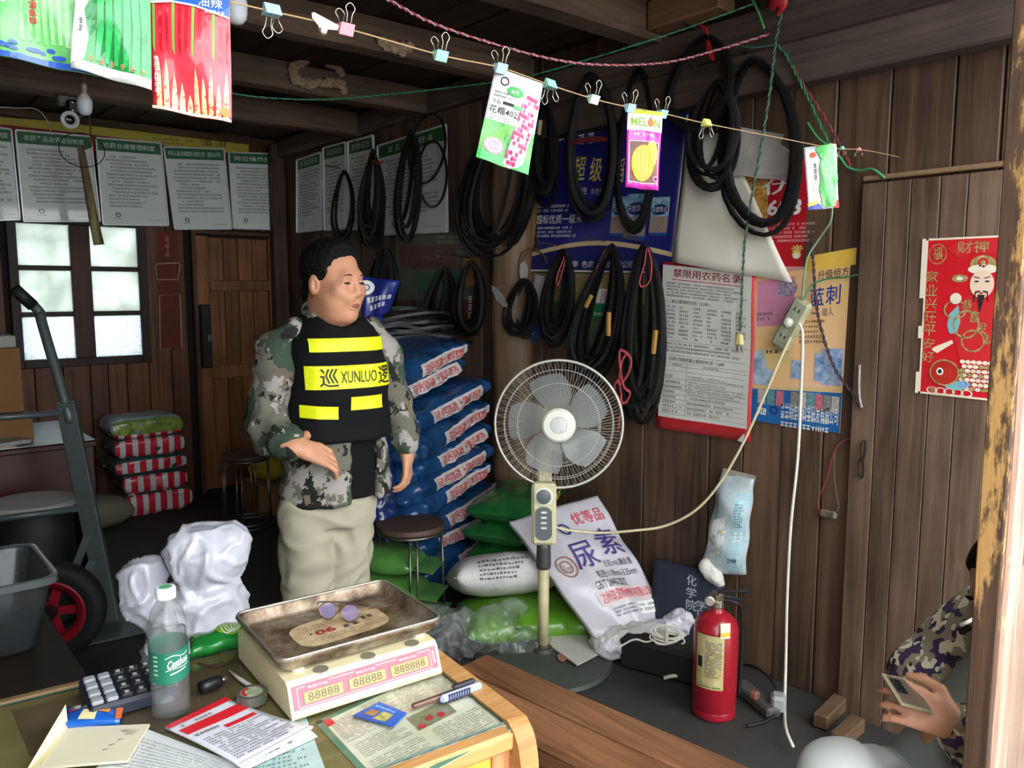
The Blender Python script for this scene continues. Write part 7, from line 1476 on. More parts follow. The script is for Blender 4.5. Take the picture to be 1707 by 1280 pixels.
o = obj('black_block', MB().box((.17, 1.22, TZ+.02), (.06, .16, .035), Matrix.Rotation(.1, 3, 'Z'), bev=.006), mt('block_black', (34, 34, 38), .5)); tag(o, 'dark block cut off by the lower left edge of the picture', 'block')

# ================================================================ price computing scale
O_ = Vector((.556, 1.258, TZ+.003)); sx = Vector((.997, -.076, 0)); sy_v = Vector((.076, .997, 0))
def sp_(x, y, z): return O_+sx*x+sy_v*y+Vector((0, 0, z))
t = thing('weighing_scale', 'cream electronic price scale with red display panel and steel tray', 'scale', sp_(.15, .15, 0))
body = mt('scale_cream', (222, 210, 168), .4, var=.12, vs=8)
prof = [(0, .004), (-.002, .010), (.003, .017), (.018, .057), (.027, .064), (.29, .068), (.30, .06), (.30, .004)]
ws = .302; n = len(prof); vs = [sp_(0, y, z) for y, z in prof]+[sp_(ws, y, z) for y, z in prof]
vs = [sp_(.004, y, z) if 0 < i < n-1 and False else v for i, (v) in enumerate(vs) for y, z in [prof[i % n]]]
b_ = obj('scale_body', MB().add(vs, [tuple(range(n))[::-1], tuple(range(n, 2*n))]+[(i, (i+1) % n, n+(i+1) % n, n+i) for i in range(n)]), body, t)
for x in (.03, .27):
    for y in (.04, .26): obj('foot', MB().lathe([(.012, -.003), (.012, .006)], 12, sp_(x, y, 0)), mt('foot_black', (30, 30, 30), .6), t)
# slanted display
dA, dB = sp_(.008, -.0008, .026), sp_(ws-.006, -.0008, .026); up2 = (sp_(0, .022, .078)-sp_(0, .002, .03)); 
pn = Panel('display_panel', mt('scale_red', (214, 84, 100), .35), [sp_(.006, .003, .018), sp_(ws-.006, .003, .018), sp_(ws-.006, .0175, .0565), sp_(.006, .0175, .0565)], parent=t, thick=.0008)
lcd = mt('lcd_gold', (150, 128, 60), .25, coat=.4); sil = mt('print_silver', (226, 200, 196), .4); seg = mt('lcd_dark', (92, 78, 40), .4)
pn.frame('outline', sil, .03, .06, .955, .90, .0011); 
for k, (a, b, w_) in enumerate(((.065, .325, 5), (.36, .62, 5), (.65, .935, 6))):
    pn.rect('window_panel', mt('lcd_frame', (120, 104, 74), .3), a, .16, b, .66, layer=2); pn.rect('lcd_panel', lcd, a+.006, .19, b-.006, .63, layer=3); pn.text(seg, '8'*w_, a+.03, .24, b-.03, .58, layer=4)
for k, (s__, a) in enumerate((('重量(千克)', .10), ('单价(元/千克)', .42), ('金额(元)', .72))): pn.text(sil, s__, a, .74, a+.13, .86, layer=3); pn.rect('title_strip', mt('scale_red', (214, 84, 100)), a-.01, .72, a+.14, .92, layer=2)
pn.marks(sil, .963, .2, .985, .8, 3, True); pn.done()
for x in (.045, .13, .215): o = obj('keyhole', MB().lathe([(.014, 0), (.014, .002)], 20, sp_(.02+x*1.1, .036, .0638)), mt('hole_shadow', (120, 112, 92), .6), t)
for x in (.035, .285):
    for y in (.062, .255): o = obj('tray_pad', MB().lathe([(.013, .0), (.013, .008), (.01, .011)], 18, sp_(x, y, .062)), mt('pad_white', (206, 200, 180), .5), t); shade(o)
# steel tray
TZt = .076; x0, x1, y0, y1 = -.006, .322, .034, .290
def rrect(x0, x1, y0, y1, r_, n=5):
    out = []
    for cx, cy, a0 in ((x1-r_, y1-r_, 0), (x0+r_, y1-r_, 90), (x0+r_, y0+r_, 180), (x1-r_, y0+r_, 270)):
        for k in range(n+1): a = math.radians(a0+90*k/n); out.append((cx+r_*math.cos(a), cy+r_*math.sin(a)))
    return out
lv = [(0, 0, .012, .016), (.0, 0, .010, .014), (-.006, 0, .004, .0), (-.012, 0, .0, .0)]
rings = [([sp_(x, y, TZt) for x, y in rrect(x0+.014, x1-.014, y0+.014, y1-.014, .016)]), ([sp_(x, y, TZt+.004) for x, y in rrect(x0+.008, x1-.008, y0+.008, y1-.008, .018)]), ([sp_(x, y, TZt+.022) for x, y in rrect(x0+.002, x1-.002, y0+.002, y1-.002, .02)]), ([sp_(x, y, TZt+.026) for x, y in rrect(x0-.002, x1+.002, y0-.002, y1+.002, .022)]), ([sp_(x, y, TZt+.023) for x, y in rrect(x0-.005, x1+.005, y0-.005, y1+.005, .024)]), ([sp_(x, y, TZt+.019) for x, y in rrect(x0-.003, x1+.003, y0-.003, y1+.003, .024)]), ([sp_(x, y, TZt+.018) for x, y in rrect(x0+.0, x1-.0, y0+.0, y1-.0, .02)]), ([sp_(x, y, TZt-.002) for x, y in rrect(x0+.011, x1-.011, y0+.011, y1-.011, .017)])]
n = len(rings[0]); mb = MB().add([p for r_ in rings for p in r_], [(k*n+i, k*n+(i+1) % n, (k+1)*n+(i+1) % n, (k+1)*n+i) for k in range(len(rings)-1) for i in range(n)]+[tuple(range(n-1, -1, -1))[::-1], tuple(range((len(rings)-1)*n, len(rings)*n))[::-1]])
rust = bpy.data.materials.new('rusty_steel'); rust.use_nodes = True; N = rust.node_tree.nodes; L = rust.node_tree.links; b = N['Principled BSDF']; tc = N.new('ShaderNodeTexCoord'); no = N.new('ShaderNodeTexNoise'); no.inputs['Scale'].default_value = 13; no.inputs['Detail'].default_value = 9; no.inputs['Roughness'].default_value = .7; L.new(tc.outputs['Object'], no.inputs['Vector']); cr = N.new('ShaderNodeValToRGB'); L.new(no.outputs['Fac'], cr.inputs[0])
E_ = cr.color_ramp.elements; E_[0].position = .36; E_[0].color = S(58, 42, 34)+(1,); E_[1].position = .66; E_[1].color = S(176, 164, 146)+(1,); e2 = E_.new(.50); e2.color = S(128, 108, 88)+(1,); L.new(cr.outputs[0], b.inputs['Base Color']); b.inputs['Metallic'].default_value = .55; mr = N.new('ShaderNodeMapRange'); mr.inputs[3].default_value = .55; mr.inputs[4].default_value = .28; L.new(no.outputs['Fac'], mr.inputs[0]); L.new(mr.outputs[0], b.inputs['Roughness'])
tr_ = obj('tray', mb, rust, t); shade(tr_, 40)
obj('tray_lip', MB().tube(rings[3], .0028, 6, True), mt('lip_steel', (186, 182, 170), .3, .8, var=.25, vs=20), tr_, smooth=True)
# worn sticker on the tray, printed upside down to the viewer
pn = Panel('sticker', mt('sticker_cream', (206, 186, 146), .6, col2=(150, 120, 86), vs=22), [sp_(.265, .235, TZt+.0006), sp_(.065, .215, TZt+.0006), sp_(.065, .10, TZt+.0006), sp_(.265, .12, TZt+.0006)], parent=tr_, thick=.0004, outline=[(.5+.5*math.copysign(abs(math.cos(a))**.5, math.cos(a)), .5+.5*math.copysign(abs(math.sin(a))**.5, math.sin(a))) for a in [k*math.pi/14 for k in range(28)]], step=.0003)
pn.text(mt('sticker_red', (150, 50, 40), .6), '90', .56, .42, .78, .62, bold=.04); pn.marks(black, .30, .52, .5, .64, 2); pn.marks(black, .12, .40, .26, .52, 2, seed=8); pn.text(black, '¥', .80, .46, .84, .54); pn.lines(mt('sticker_brown', (140, 110, 80), .6), .15, .68, .85, .85, 2, cw=1.3, seed=4); pn.lines(mt('sticker_brown', (140, 110, 80)), .2, .15, .85, .34, 2, cw=1.3, seed=5); pn.done()
# sunglasses on the tray
gb = sp_(.16, .20, TZt+.004); t = thing('sunglasses', 'folded sunglasses with lilac lenses lying on the tray', 'glasses', gb); gz = Vector((0, 0, 1))
fx = (sx*.62+sy_v*-.78).normalized(); nrm = (fx.cross(gz)).normalized(); upg = (gz*.85+nrm*-.35).normalized()
gf = mt('specs_frame', (150, 110, 90), .3, .7); 
for k in (0, 1):
    cc = gb+fx*(.050*k-.01)+upg*.017
    out = [cc+fx*((.021*math.cos(a))*(1 if math.sin(a) > 0 else .9))+upg*(.017*math.sin(a)) for a in [2*math.pi*i/24 for i in range(24)]]
    obj('lens', MB().add(out, [tuple(range(24))]), mt('lens_lilac', (150, 140, 190), .08, alpha=.55, coat=.6), t); obj('lens_rim', MB().tube(out, .0013, 5, True), gf, t, smooth=True)
obj('bridge', MB().tube(smoothpts([gb+fx*.013+upg*.026, gb+fx*.02+upg*.029, gb+fx*.026+upg*.026], 4), .0012, 5), gf, t, smooth=True)
hl_ = gb+fx*-.036+upg*.028; hr_ = gb+fx*.074+upg*.028
obj('temple', MB().tube(smoothpts([hr_, hr_-nrm*.02+gz*-.006, hr_-nrm*.07+fx*.01+gz*-.022, hr_-nrm*.10+fx*.012+gz*-.03], 5), .0015, 5), gf, t, smooth=True); obj('temple', MB().tube(smoothpts([hl_, hl_-nrm*.015+gz*-.002, hl_-nrm*.05+fx*.045+gz*-.012, hl_-nrm*.06+fx*.09+gz*-.02], 5), .0015, 5), mt('temple_dark', (50, 44, 48), .4), t, smooth=True)
# red couplet scrap on the board beside the post, mud nests on the joists
pn = Panel('red_couplet', mt('couplet_bright', (206, 40, 60), .5, var=.1), [Vector((1.47, .438, 1.05)), Vector((1.60, .438, 1.05)), Vector((1.60, .438, 1.34)), Vector((1.47, .438, 1.34))], 'bright red paper strip on the board right of the post', 'paper', thick=.001); pn.done()
def nest(px, Y, label, amp):
    P = [ony(x, y, Y) for x, y in px]; lo = Vector((min(p.x for p in P), Y, min(p.z for p in P)))-Vector((.06, .05, .06)); hi = Vector((max(p.x for p in P), Y, max(p.z for p in P)))+Vector((.06, .05, .06))
    f = SDF(tuple(lo), tuple(hi), .006)
    for a, b in zip(P, P[1:]): f.cap(tuple(a), tuple(b), .022, .024, k=.02)
    f.plane((0, Y+.004, 0), (0, 1, 0)); V, Q = f.mesh(1); o = obj('mud_nest', npmesh('mud_nest', V, Q, lambda p: amp*wob(p, 55, 3)+amp*.6*wob(p, 130, 5)), mt('mud', (176, 152, 122), .95, var=.5, vs=60, bump=.8, bs=90)); tag(o, label, 'nest')
nest([(632, 68), (650, 78), (668, 82), (680, 76)], 3.03, 'crumbly mud nest on the joist behind the pink wire', .012)
nest([(506, 104), (488, 112), (490, 132), (512, 140), (545, 138), (568, 140), (572, 150)], 3.89, 'curved mud nest on the joist nearer the back', .010)
nest([(545, 105), (560, 110), (568, 122)], 3.89, 'short mud arc beside the curved nest', .008)

# ================================================================ people
skin = mt('skin', (196, 140, 108), .5, var=.18, vs=18, bump=.05, bs=120)
def camo_mat(key, cols, cell, scale, pix=True, seed=0.):
    m = bpy.data.materials.new(key); m.use_nodes = True; N = m.node_tree.nodes; L = m.node_tree.links; b = N['Principled BSDF']; b.inputs['Roughness'].default_value = .85; b.inputs['Specular IOR Level'].default_value = .15
    tc = N.new('ShaderNodeTexCoord'); src = tc.outputs['Object']
    if pix:
        sn = N.new('ShaderNodeVectorMath'); sn.operation = 'SNAP'; sn.inputs[1].default_value = (cell,)*3; L.new(src, sn.inputs[0]); src = sn.outputs[0]
    prev = None
    for i, (c, th, sc_) in enumerate(cols):
        if prev is None: prev = S(*c)+(1,); continue
        no = N.new('ShaderNodeTexNoise'); no.inputs['Scale'].default_value = scale*sc_; no.inputs['Detail'].default_value = 3 if pix else 1.2; no.inputs['Roughness'].default_value = .65
        ad = N.new('ShaderNodeVectorMath'); ad.operation = 'ADD'; ad.inputs[1].default_value = (i*3.7+seed, i*1.9, i*5.3); L.new(src, ad.inputs[0]); L.new(ad.outputs[0], no.inputs['Vector'])
        g = N.new('ShaderNodeMath'); g.operation = 'GREATER_THAN'; g.inputs[1].default_value = th; L.new(no.outputs['Fac'], g.inputs[0])
        mx = N.new('ShaderNodeMix'); mx.data_type = 'RGBA'; L.new(g.outputs[0], mx.inputs[0])
        if isinstance(prev, tuple): mx.inputs[6].default_value = prev
        else: L.new(prev, mx.inputs[6])
        mx.inputs[7].default_value = S(*c)+(1,); prev = mx.outputs[2]
    L.new(prev, b.inputs['Base Color']); return m
camo = camo_mat('digital_camo', [((100, 98, 86), 0, 1), ((58, 72, 58), .52, .8), ((148, 142, 136), .56, 1.0), ((34, 36, 32), .565, 1.3), ((112, 98, 78), .63, 1.2)], .0052, 9)

# ---- the standing man (local: faces -Y, his left is +X)
MX = Matrix.Translation((1.24, 2.38, 0)) @ Matrix.Rotation(math.radians(-7), 4, 'Z')
man = thing('person', 'standing man in a camouflage jacket and black vest with yellow bands', 'person', mtx=MX)
H0 = Vector((-.012, -.035, 1.525)); psi = math.radians(27); hf = Vector((math.sin(psi), -math.cos(psi), -.06)).normalized(); hl = Vector((math.cos(psi), math.sin(psi), 0)); hu = hl.cross(hf); hu = hu if hu.z > 0 else -hu
def hp(f, l, u): return tuple(H0+hf*f+hl*l+hu*u)
RH = Matrix((hf, hl, hu)).transposed()
def hand(f, wrist, palm_dir, back, spread_axis, curl, size=1., thumb=1, fl=None):
    """a hand: palm, four curled fingers, thumb; palm_dir wrist->knuckles, back = normal of the back of the hand, spread_axis towards the little finger"""
    w = Vector(wrist); d = Vector(palm_dir).normalized(); n = Vector(back).normalized(); s_ = Vector(spread_axis).normalized(); k1 = w+d*.085*size
    f.cap(tuple(w-d*.02), tuple(w+d*.03*size), .027*size, .028*size, k=.015, sq=(tuple(n), .75))
    for q in (-1.5, -.5, .5, 1.5): f.cap(tuple(w+d*.03*size+s_*.012*q*size), tuple(k1+s_*.0205*q*size), .0155*size, .0108*size, k=.010, sq=(tuple(n), .85))
    ln = fl or (.074, .082, .078, .062)
    for i, q in enumerate((-1.5, -.5, .5, 1.5)):
        p = k1+s_*.0205*q*size; a = 0; L_ = ln[i]*size; segs = (.45, .30, .25); rad = (.0094, .0084, .0076, .0062)
        for j, sg in enumerate(segs):
            a += curl[j]*(1+.06*i); dd = d*math.cos(a)-n*math.sin(a)+s_*.085*q; p2 = p+dd.normalized()*L_*sg
            f.cap(tuple(p), tuple(p2), rad[j]*size, rad[j+1]*size, k=.001); p = p2
    t0 = w+d*.022*size-s_*.018*size; t1 = t0+(d*.55-s_*.75-n*.25).normalized()*.042*size; t2 = t1+(d*.85-s_*.25*thumb-n*.35).normalized()*.034*size; t3 = t2+(d*.85-n*.45+s_*.1).normalized()*.026*size
    f.cap(tuple(t0), tuple(t1), .016*size, .0125*size, k=.012); f.cap(tuple(t1), tuple(t2), .0115*size, .0105*size, k=.004); f.cap(tuple(t2), tuple(t3), .0102*size, .008*size, k=.004)
f = SDF((-.36, -.36, -.0), (.38, .22, 1.69), .0044)
f.ell(hp(-.014, 0, .040), (.096, .077, .088), RH, k=.02); f.ell(hp(.028, 0, -.030), (.066, .069, .085), RH, k=.03)
for q in (-1, 1):
    f.ell(hp(.030, q*.032, -.055), (.046, .038, .044), RH, k=.03); f.ell(hp(.062, q*.040, -.018), (.026, .026, .022), RH, k=.02)
    f.ell(hp(-.008, q*.080, -.006), (.020, .010, .033), Matrix.Rotation(q*.3, 3, 'Z') @ RH if False else RH, k=.006); f.ell(hp(.004, q*.086, -.008), (.008, .006, .018), RH, k=.004, mode='c')
    f.ell(hp(.093, q*.014, -.032), (.011, .010, .009), RH, k=.008)
f.ell(hp(.066, 0, -.098), (.026, .030, .022), RH, k=.025); f.ell(hp(.02, 0, -.10), (.05, .055, .03), RH, k=.03)
f.cap(hp(.081, -.028, .026), hp(.081, .028, .026), .010, .010, k=.03); f.cap(hp(.090, 0, .014), hp(.105, 0, -.024), .0085, .0125, k=.012)
for q in (-1, 1): f.ell(hp(.100, q*.033, .006), (.014, .017, .011), RH, k=.012, mode='c'); f.ell(hp(.080, q*.033, .004), (.013, .018, .011), RH, k=.004); f.cap(hp(.070, q*.05, -.02), hp(.088, q*.02, -.045), .012, .012, k=.02)
f.ell(hp(.092, 0, -.061), (.008, .024, .006), RH, k=.006); f.ell(hp(.090, 0, -.073), (.009, .021, .007), RH, k=.006); f.cap(hp(.100, -.020, -.0668), hp(.100, .020, -.0668), .0035, .0035, k=.003, mode='c')
f.cap(hp(-.025, 0, -.06), (-.005, .01, 1.36), .060, .068, k=.03)
f.loft([(.84, -.02, .0, .125, .085), (1.0, -.01, 0, .125, .085), (1.2, 0, 0, .13, .09), (1.32, 0, .005, .125, .08), (1.38, 0, .01, .07, .06)], k=.03)
RS, RE, RW = (-.155, .02, 1.33), (-.207, .04, 1.09), (-.185, -.135, 1.030); LS, LE, LW = (.155, .02, 1.33), (.215, .045, 1.13), (.250, -.01, .950)
f.chain([RS, RE, RW], [.05, .042, .028], k=.02); f.chain([LS, LE, LW], [.05, .042, .028], k=.02)
hand(f, RW, (.80, -.40, -.30), (-.15, -.65, .72), (.15, -.55, -.80), (.45, .65, .45), 1.08)
hand(f, LW, (-.04, -.12, -1), (.75, -.62, .1), (-.62, -.75, .1), (.35, .45, .4), 1.0)
for hx, kx, ax in ((-.10, -.122, -.135), (.03, .0, -.01)): f.chain([(hx, 0, .84), (kx, -.02, .47), (ax, .02, .07)], [.085, .06, .045], k=.03); f.cap((ax, .03, .04), (ax, -.12, .035), .035, .035, k=.02)
V, Q = f.mesh(1); obj('body', npmesh('body', V, Q), skin, man, local=True)
# hair, eyes, brows, mouth
f = SDF((-.14, -.18, 1.42), (.12, .12, 1.70), .0042); f.ell(hp(-.016, 0, .046), (.106, .085, .094), RH, k=.01); f.ell(hp(.018, 0, .098), (.075, .064, .040), RH, k=.02)
nA = tuple(hf*.90-hu*.43); f.plane(hp(.060, 0, .078), nA); f.plane(hp(0, 0, -.022), tuple(-hu)); 
for q in (-1, 1): f.plane(hp(.034, q*.07, .03), tuple(hf*.85+hl*q*.52-hu*.05))
f.ell(hp(-.075, 0, -.03), (.035, .055, .04), RH, k=.015)
V, Q = f.mesh(1); obj('hair', npmesh('hair', V, Q, lambda p: .0035*wob(p, 90, 1)), mt('hair_black', (8, 8, 9), .75, spec=.2, bump=.5, bs=160), man, local=True)
for q in (-1, 1):
    e_ = MB(); 
    obj('eye', MB().lathe([(.0, -.0075), (.0055, -.0055), (.0075, 0), (.0055, .0055), (.0, .0075)], 12, hp(.0885, q*.033, .004), RH @ Matrix.Diagonal((.75, 1.9, .60)), False, False), mt('eye_dark', (34, 24, 20), .2), man, smooth=True, local=True)
    o = obj('eyebrow', MB().sweep([hp(.0925, q*.014, .026), hp(.094, q*.028, .031), hp(.087, q*.046, .028)], [(.004*math.cos(a), .0028*math.sin(a)) for a in [k*math.pi/4 for k in range(8)]], scales=[.8, 1, .4]), mt('brow_black', (46, 34, 28), .7), man, smooth=True, local=True)
obj('lips', MB().sweep([hp(.0905, -.021, -.067), hp(.0985, -.009, -.0655), hp(.1005, 0, -.066), hp(.0985, .009, -.0655), hp(.0905, .021, -.067)], [(.005*math.cos(a), .0028*math.sin(a)) for a in [k*math.pi/4 for k in range(8)]], ref=tuple(hf), scales=[.4, 1.25, 1.4, 1.25, .4]), mt('lips', (140, 76, 68), .5), man, smooth=True, local=True)
def folds(amp, fr, seed, st=(1, 1, 2.2)):
    def d(p):
        q = Vector((p[0]*st[0], p[1]*st[1], p[2]*st[2])); w_ = Vector((noise.noise(q*3), noise.noise(q*3+Vector((5, 1, 2))), 0))*.15; return amp*(1-2.2*abs(noise.noise((q+w_)*fr+Vector((seed, seed, 0)))))
    return d
# black shirt
f = SDF((-.2, -.2, .78), (.2, .2, 1.45), .008); f.loft([(.835, .005, .0, .146, .120), (1.0, 0, 0, .138, .112), (1.2, 0, 0, .137, .108), (1.32, 0, .005, .13, .09), (1.40, 0, .01, .075, .07)], k=.02); f.ell((0.0, -.02, 1.44), (.062, .07, .045), k=.01, mode='c')
V, Q = f.mesh(2); obj('shirt', npmesh('shirt', V, Q, folds(.004, 7, 3)), mt('shirt_black', (12, 12, 13), .9, spec=.2), man, local=True)
# trousers
f = SDF((-.28, -.2, .03), (.2, .2, .96), .009); f.loft([(.74, -.04, 0, .150, .105), (.82, -.03, 0, .146, .102), (.93, -.015, 0, .132, .094)], k=.03)
for hx, kx, ax in ((-.105, -.122, -.135), (.03, .0, -.01)): f.chain([(hx, 0, .80), ((hx+kx)/2, -.012, .64), (kx, -.02, .46), (ax, .02, .08)], [.090, .082, .072, .064], k=.012)
f.plane((0, 0, .06), (0, 0, -1)); V, Q = f.mesh(2); obj('trousers', npmesh('trousers', V, Q, folds(.011, 8, 8, (1.5, 1.5, 1.6))), mt('trousers_khaki', (164, 158, 136), .8, var=.12, vs=6), man, local=True)
for ax in (-.135, -.01): f = SDF((ax-.07, -.19, 0), (ax+.07, .12, .14), .007); f.cap((ax, .04, .045), (ax, -.11, .038), .046, .042, k=.02); f.cap((ax, .03, .05), (ax, .03, .10), .046, .046, k=.02); f.plane((0, 0, .004), (0, 0, -1)); V, Q = f.mesh(1); obj('shoe', npmesh('shoe', V, Q), mt('shoe_black', (26, 24, 24), .5), man, local=True)
# jacket: open below the vest
f = SDF((-.38, -.3, .78), (.36, .26, 1.52), .0078)
f.loft([(.825, -.005, .0, .180, .138), (.95, -.005, 0, .170, .132), (1.1, 0, 0, .160, .125), (1.25, 0, .0, .157, .120), (1.34, 0, .005, .145, .105), (1.40, 0, .012, .085, .08)], k=.03)
f.chain([(-.13, .015, 1.35), (-.178, .025, 1.29), (-.210, .04, 1.10), (-.215, .0, 1.055), (-.192, -.115, 1.035)], [.058, .064, .062, .058, .043], k=.035); f.chain([(.13, .015, 1.35), (.172, .03, 1.29), (.218, .045, 1.13), (.248, -.005, .985)], [.056, .059, .054, .043], k=.035)
f.chain([(-.07, -.03, 1.40), (-.055, .04, 1.435), (.055, .04, 1.435), (.06, -.035, 1.40)], [.022, .024, .024, .022], k=.015)
f.ell((0, -.045, 1.43), (.058, .06, .06), k=.01, mode='c')
f._apply((-.02, -.3, .6), (.055, -.02, 1.12), lambda X, Y, Z: np.maximum(np.maximum(np.abs(X-.045-.02*(Z-.9))-.055, Y+.06), Z-1.12), .006, 'c')
f.plane((-.20, -.125, 1.030), (.55, -.8, -.1)) if False else None
V, Q = f.mesh(2); jm = npmesh('jacket', V, Q, folds(.013, 5, 2, (1.6, 1.6, 2.4))); obj('jacket', jm, camo, man, local=True)
# reflective vest
f = SDF((-.25, -.24, .98), (.25, .24, 1.50), .0075)
f.loft([(1.028, 0, 0, .172, .146), (1.15, 0, 0, .168, .142), (1.27, 0, 0, .162, .136), (1.345, 0, .003, .152, .120), (1.41, 0, .012, .10, .095), (1.43, 0, .02, .08, .07)], k=.012, p=2.5)
for q in (-1, 1): f.ell((q*.215, .02, 1.24), (.075, .10, .12), k=.02, mode='c')
f.ell((0, -.06, 1.455), (.072, .085, .075), k=.012, mode='c')
V, Q = f.mesh(2); vm = npmesh('vest', V, Q, folds(.006, 5, 12, (1.5, 1.5, 2.5))); vest = obj('vest', vm, mt('vest_black', (16, 16, 18), .85, spec=.2, var=.3, vs=6), man, local=True)
bv = bvh_of(vm)
def onvest(x, z, off):
    h = bv.ray_cast(Vector((x, -.6, z)), Vector((0, 1, 0)))
    if h[0] is None: h = bv.find_nearest(Vector((x, -.12, z)))
    return h[0]+Vector((0, -off, 0))+Vector((x*off*2, 0, 0))
yel = mt('hi_vis_yellow', (224, 230, 20), .5, var=.08, vs=30, bump=.25, bs=60, emit=None)
def band(x0, x1, z0, z1, dz=0., n=26, m=5): return obj('reflective_band', MB().grid(lambda u, v: onvest(x0+(x1-x0)*u, z0+(z1-z0)*v+dz*u, .0045), n, m), yel, vest, smooth=True, local=True)
band(-.118, .132, 1.312, 1.354); b2_ = band(-.135, .150, 1.197, 1.270); band(-.005, .108, 1.128, 1.170, n=14); band(-.150, -.045, 1.110, 1.150, -.008, n=12)
def vtxt(body, x0, x1, z0, z1, bold=.0):
    v, fc, a0, a1, c0_, c1_ = glyphs(body, bold); return obj('lettering', MB().add([onvest(x0+(x1-x0)*(x-a0)/(a1-a0), z0+(z1-z0)*(y-c0_)/(c1_-c0_), .0075) for x, y in v], fc), mt('vest_ink', (22, 26, 20), .6), b2_, local=True)
vtxt('巡', -.098, -.042, 1.205, 1.262, .02); vtxt('XUNLUO', -.034, .086, 1.215, 1.252, .0); vtxt('逻', .092, .142, 1.205, 1.262, .02)

# ---- the sitting man behind the post
def A(px, py, d): return tuple(atd(px, py, d))
sit = thing('person', 'sitting man half hidden by the post, holding a phone', 'person', loc=(1.86, .45, 0))
camo2 = camo_mat('woodland_camo', [((150, 140, 118), 0, 1), ((70, 58, 88), .52, 1), ((222, 212, 184), .56, 1.1), ((58, 48, 50), .62, .9)], .01, 32, pix=False)
hipc = Vector(A(1625, 1300, 1.70)); hipc.z = .36
hd = Vector(A(1700, 982, 1.60))
f = SDF((1.15, .05, 0), (2.35, 1.05, 1.06), .0062)
fdir2 = Vector((-.80, .50, -.35)).normalized(); l2 = Vector((-.53, -.85, 0)).normalized(); u2 = fdir2.cross(l2); u2 = u2 if u2.z > 0 else -u2; R2 = Matrix((fdir2, l2, u2)).transposed()
def h2(a, b, c): return tuple(hd+fdir2*a+l2*b+u2*c)
f.ell(h2(-.012, 0, .03), (.095, .076, .088), R2, k=.02); f.ell(h2(.03, 0, -.03), (.062, .064, .08), R2, k=.03); f.ell(h2(.062, 0, -.095), (.026, .028, .022), R2, k=.025); f.cap(h2(.09, 0, .012), h2(.108, 0, -.024), .009, .013, k=.012); f.ell(h2(.09, 0, -.062), (.01, .022, .01), R2, k=.006)
for q in (-1, 1): f.ell(h2(-.008, q*.078, -.006), (.018, .010, .032), R2, k=.006); f.ell(h2(.055, q*.036, -.02), (.028, .026, .026), R2, k=.02); f.ell(h2(.098, q*.03, .008), (.012, .015, .010), R2, k=.01, mode='c')
neck = hd-u2*.12-fdir2*.05; sh = Vector((neck.x+.0, neck.y+.0, neck.z-.05))
f.cap(h2(-.03, 0, -.05), tuple(neck), .055, .06, k=.03); f.cap(tuple(neck+Vector((.02, 0, -.04))), tuple(hipc), .10, .12, k=.05)
wr_ = Vector(A(1597, 1212, 1.52)); elb = Vector(A(1672, 1275, 1.56)); sl = sh+l2*.15
f.chain([tuple(sl), tuple(elb), tuple(wr_)], [.05, .043, .029], k=.02)
pd_ = (Vector(A(1520, 1175, 1.53))-wr_).normalized(); bk = (CPOS-wr_).normalized(); bk = (bk-pd_*bk.dot(pd_)).normalized(); sp2 = pd_.cross(bk); sp2 = sp2 if sp2.z < 0 else -sp2
hand(f, wr_, pd_, (bk*.8+sp2*-.25), sp2, (.35, .55, .5), 1.0, fl=(.070, .078, .072, .058))
sr = sh-l2*.15; er = Vector(A(1545, 1130, 1.80)); f.chain([tuple(sr), tuple(er), tuple(Vector(A(1560, 1235, 1.66)))], [.05, .043, .03], k=.02)
kn1 = Vector(A(1400, 1305, 1.62)); kn2 = Vector(A(1530, 1365, 1.56)); 
for kn, o_ in ((kn1, -.09), (kn2, .09)):
    f.chain([tuple(hipc+l2*o_), tuple(kn), (kn.x+.02, kn.y-.02, .06)], [.08, .055, .04], k=.03); f.cap((kn.x+.03, kn.y, .04), (kn.x-.08, kn.y+.06, .035), .035, .03, k=.02)
V, Q = f.mesh(1); obj('body', npmesh('body', V, Q), skin, sit)
f = SDF(tuple(hd-Vector((.16, .16, .13))), tuple(hd+Vector((.16, .16, .16))), .005); f.ell(h2(-.014, 0, .036), (.106, .085, .094), R2, k=.01); f.plane(h2(.06, 0, .05), tuple(fdir2*.9-u2*.42)); f.plane(h2(0, 0, -.03), tuple(-u2)); V, Q = f.mesh(1); obj('hair', npmesh('hair', V, Q), mt('hair_black', (16, 15, 16)), sit)
for q in (-1, 1): obj('eye', MB().lathe([(.0, -.0075), (.0055, -.0055), (.0075, 0), (.0055, .0055), (.0, .0075)], 12, h2(.088, q*.031, .006), R2 @ Matrix.Diagonal((.7, 1.5, .45)), False, False), mt('eye_dark', (34, 24, 20)), sit, smooth=True)
# trousers, shirt, jacket
f = SDF((1.15, .05, 0), (2.3, 1.05, .75), .009)
f.ell(tuple(hipc), (.17, .16, .13), k=.03)
for kn, o_ in ((kn1, -.09), (kn2, .09)): f.chain([tuple(hipc+l2*o_), tuple(kn), (kn.x+.02, kn.y-.02, .10)], [.098, .075, .062], k=.03)
V, Q = f.mesh(2); obj('trousers', npmesh('trousers', V, Q, folds(.007, 6, 4)), mt('trousers_pale', (176, 178, 174), .8), sit)
f = SDF((1.4, .05, .25), (2.3, 1.0, 1.0), .009); f.cap(tuple(neck+Vector((.0, .0, -.05))), tuple(hipc+Vector((-.06, .05, .06))), .115, .125, k=.04); V, Q = f.mesh(2); obj('shirt', npmesh('shirt', V, Q, folds(.006, 6, 9)), mt('shirt_grey', (150, 156, 152), .8), sit)
f = SDF((1.35, .0, .2), (2.35, 1.05, 1.02), .0085)
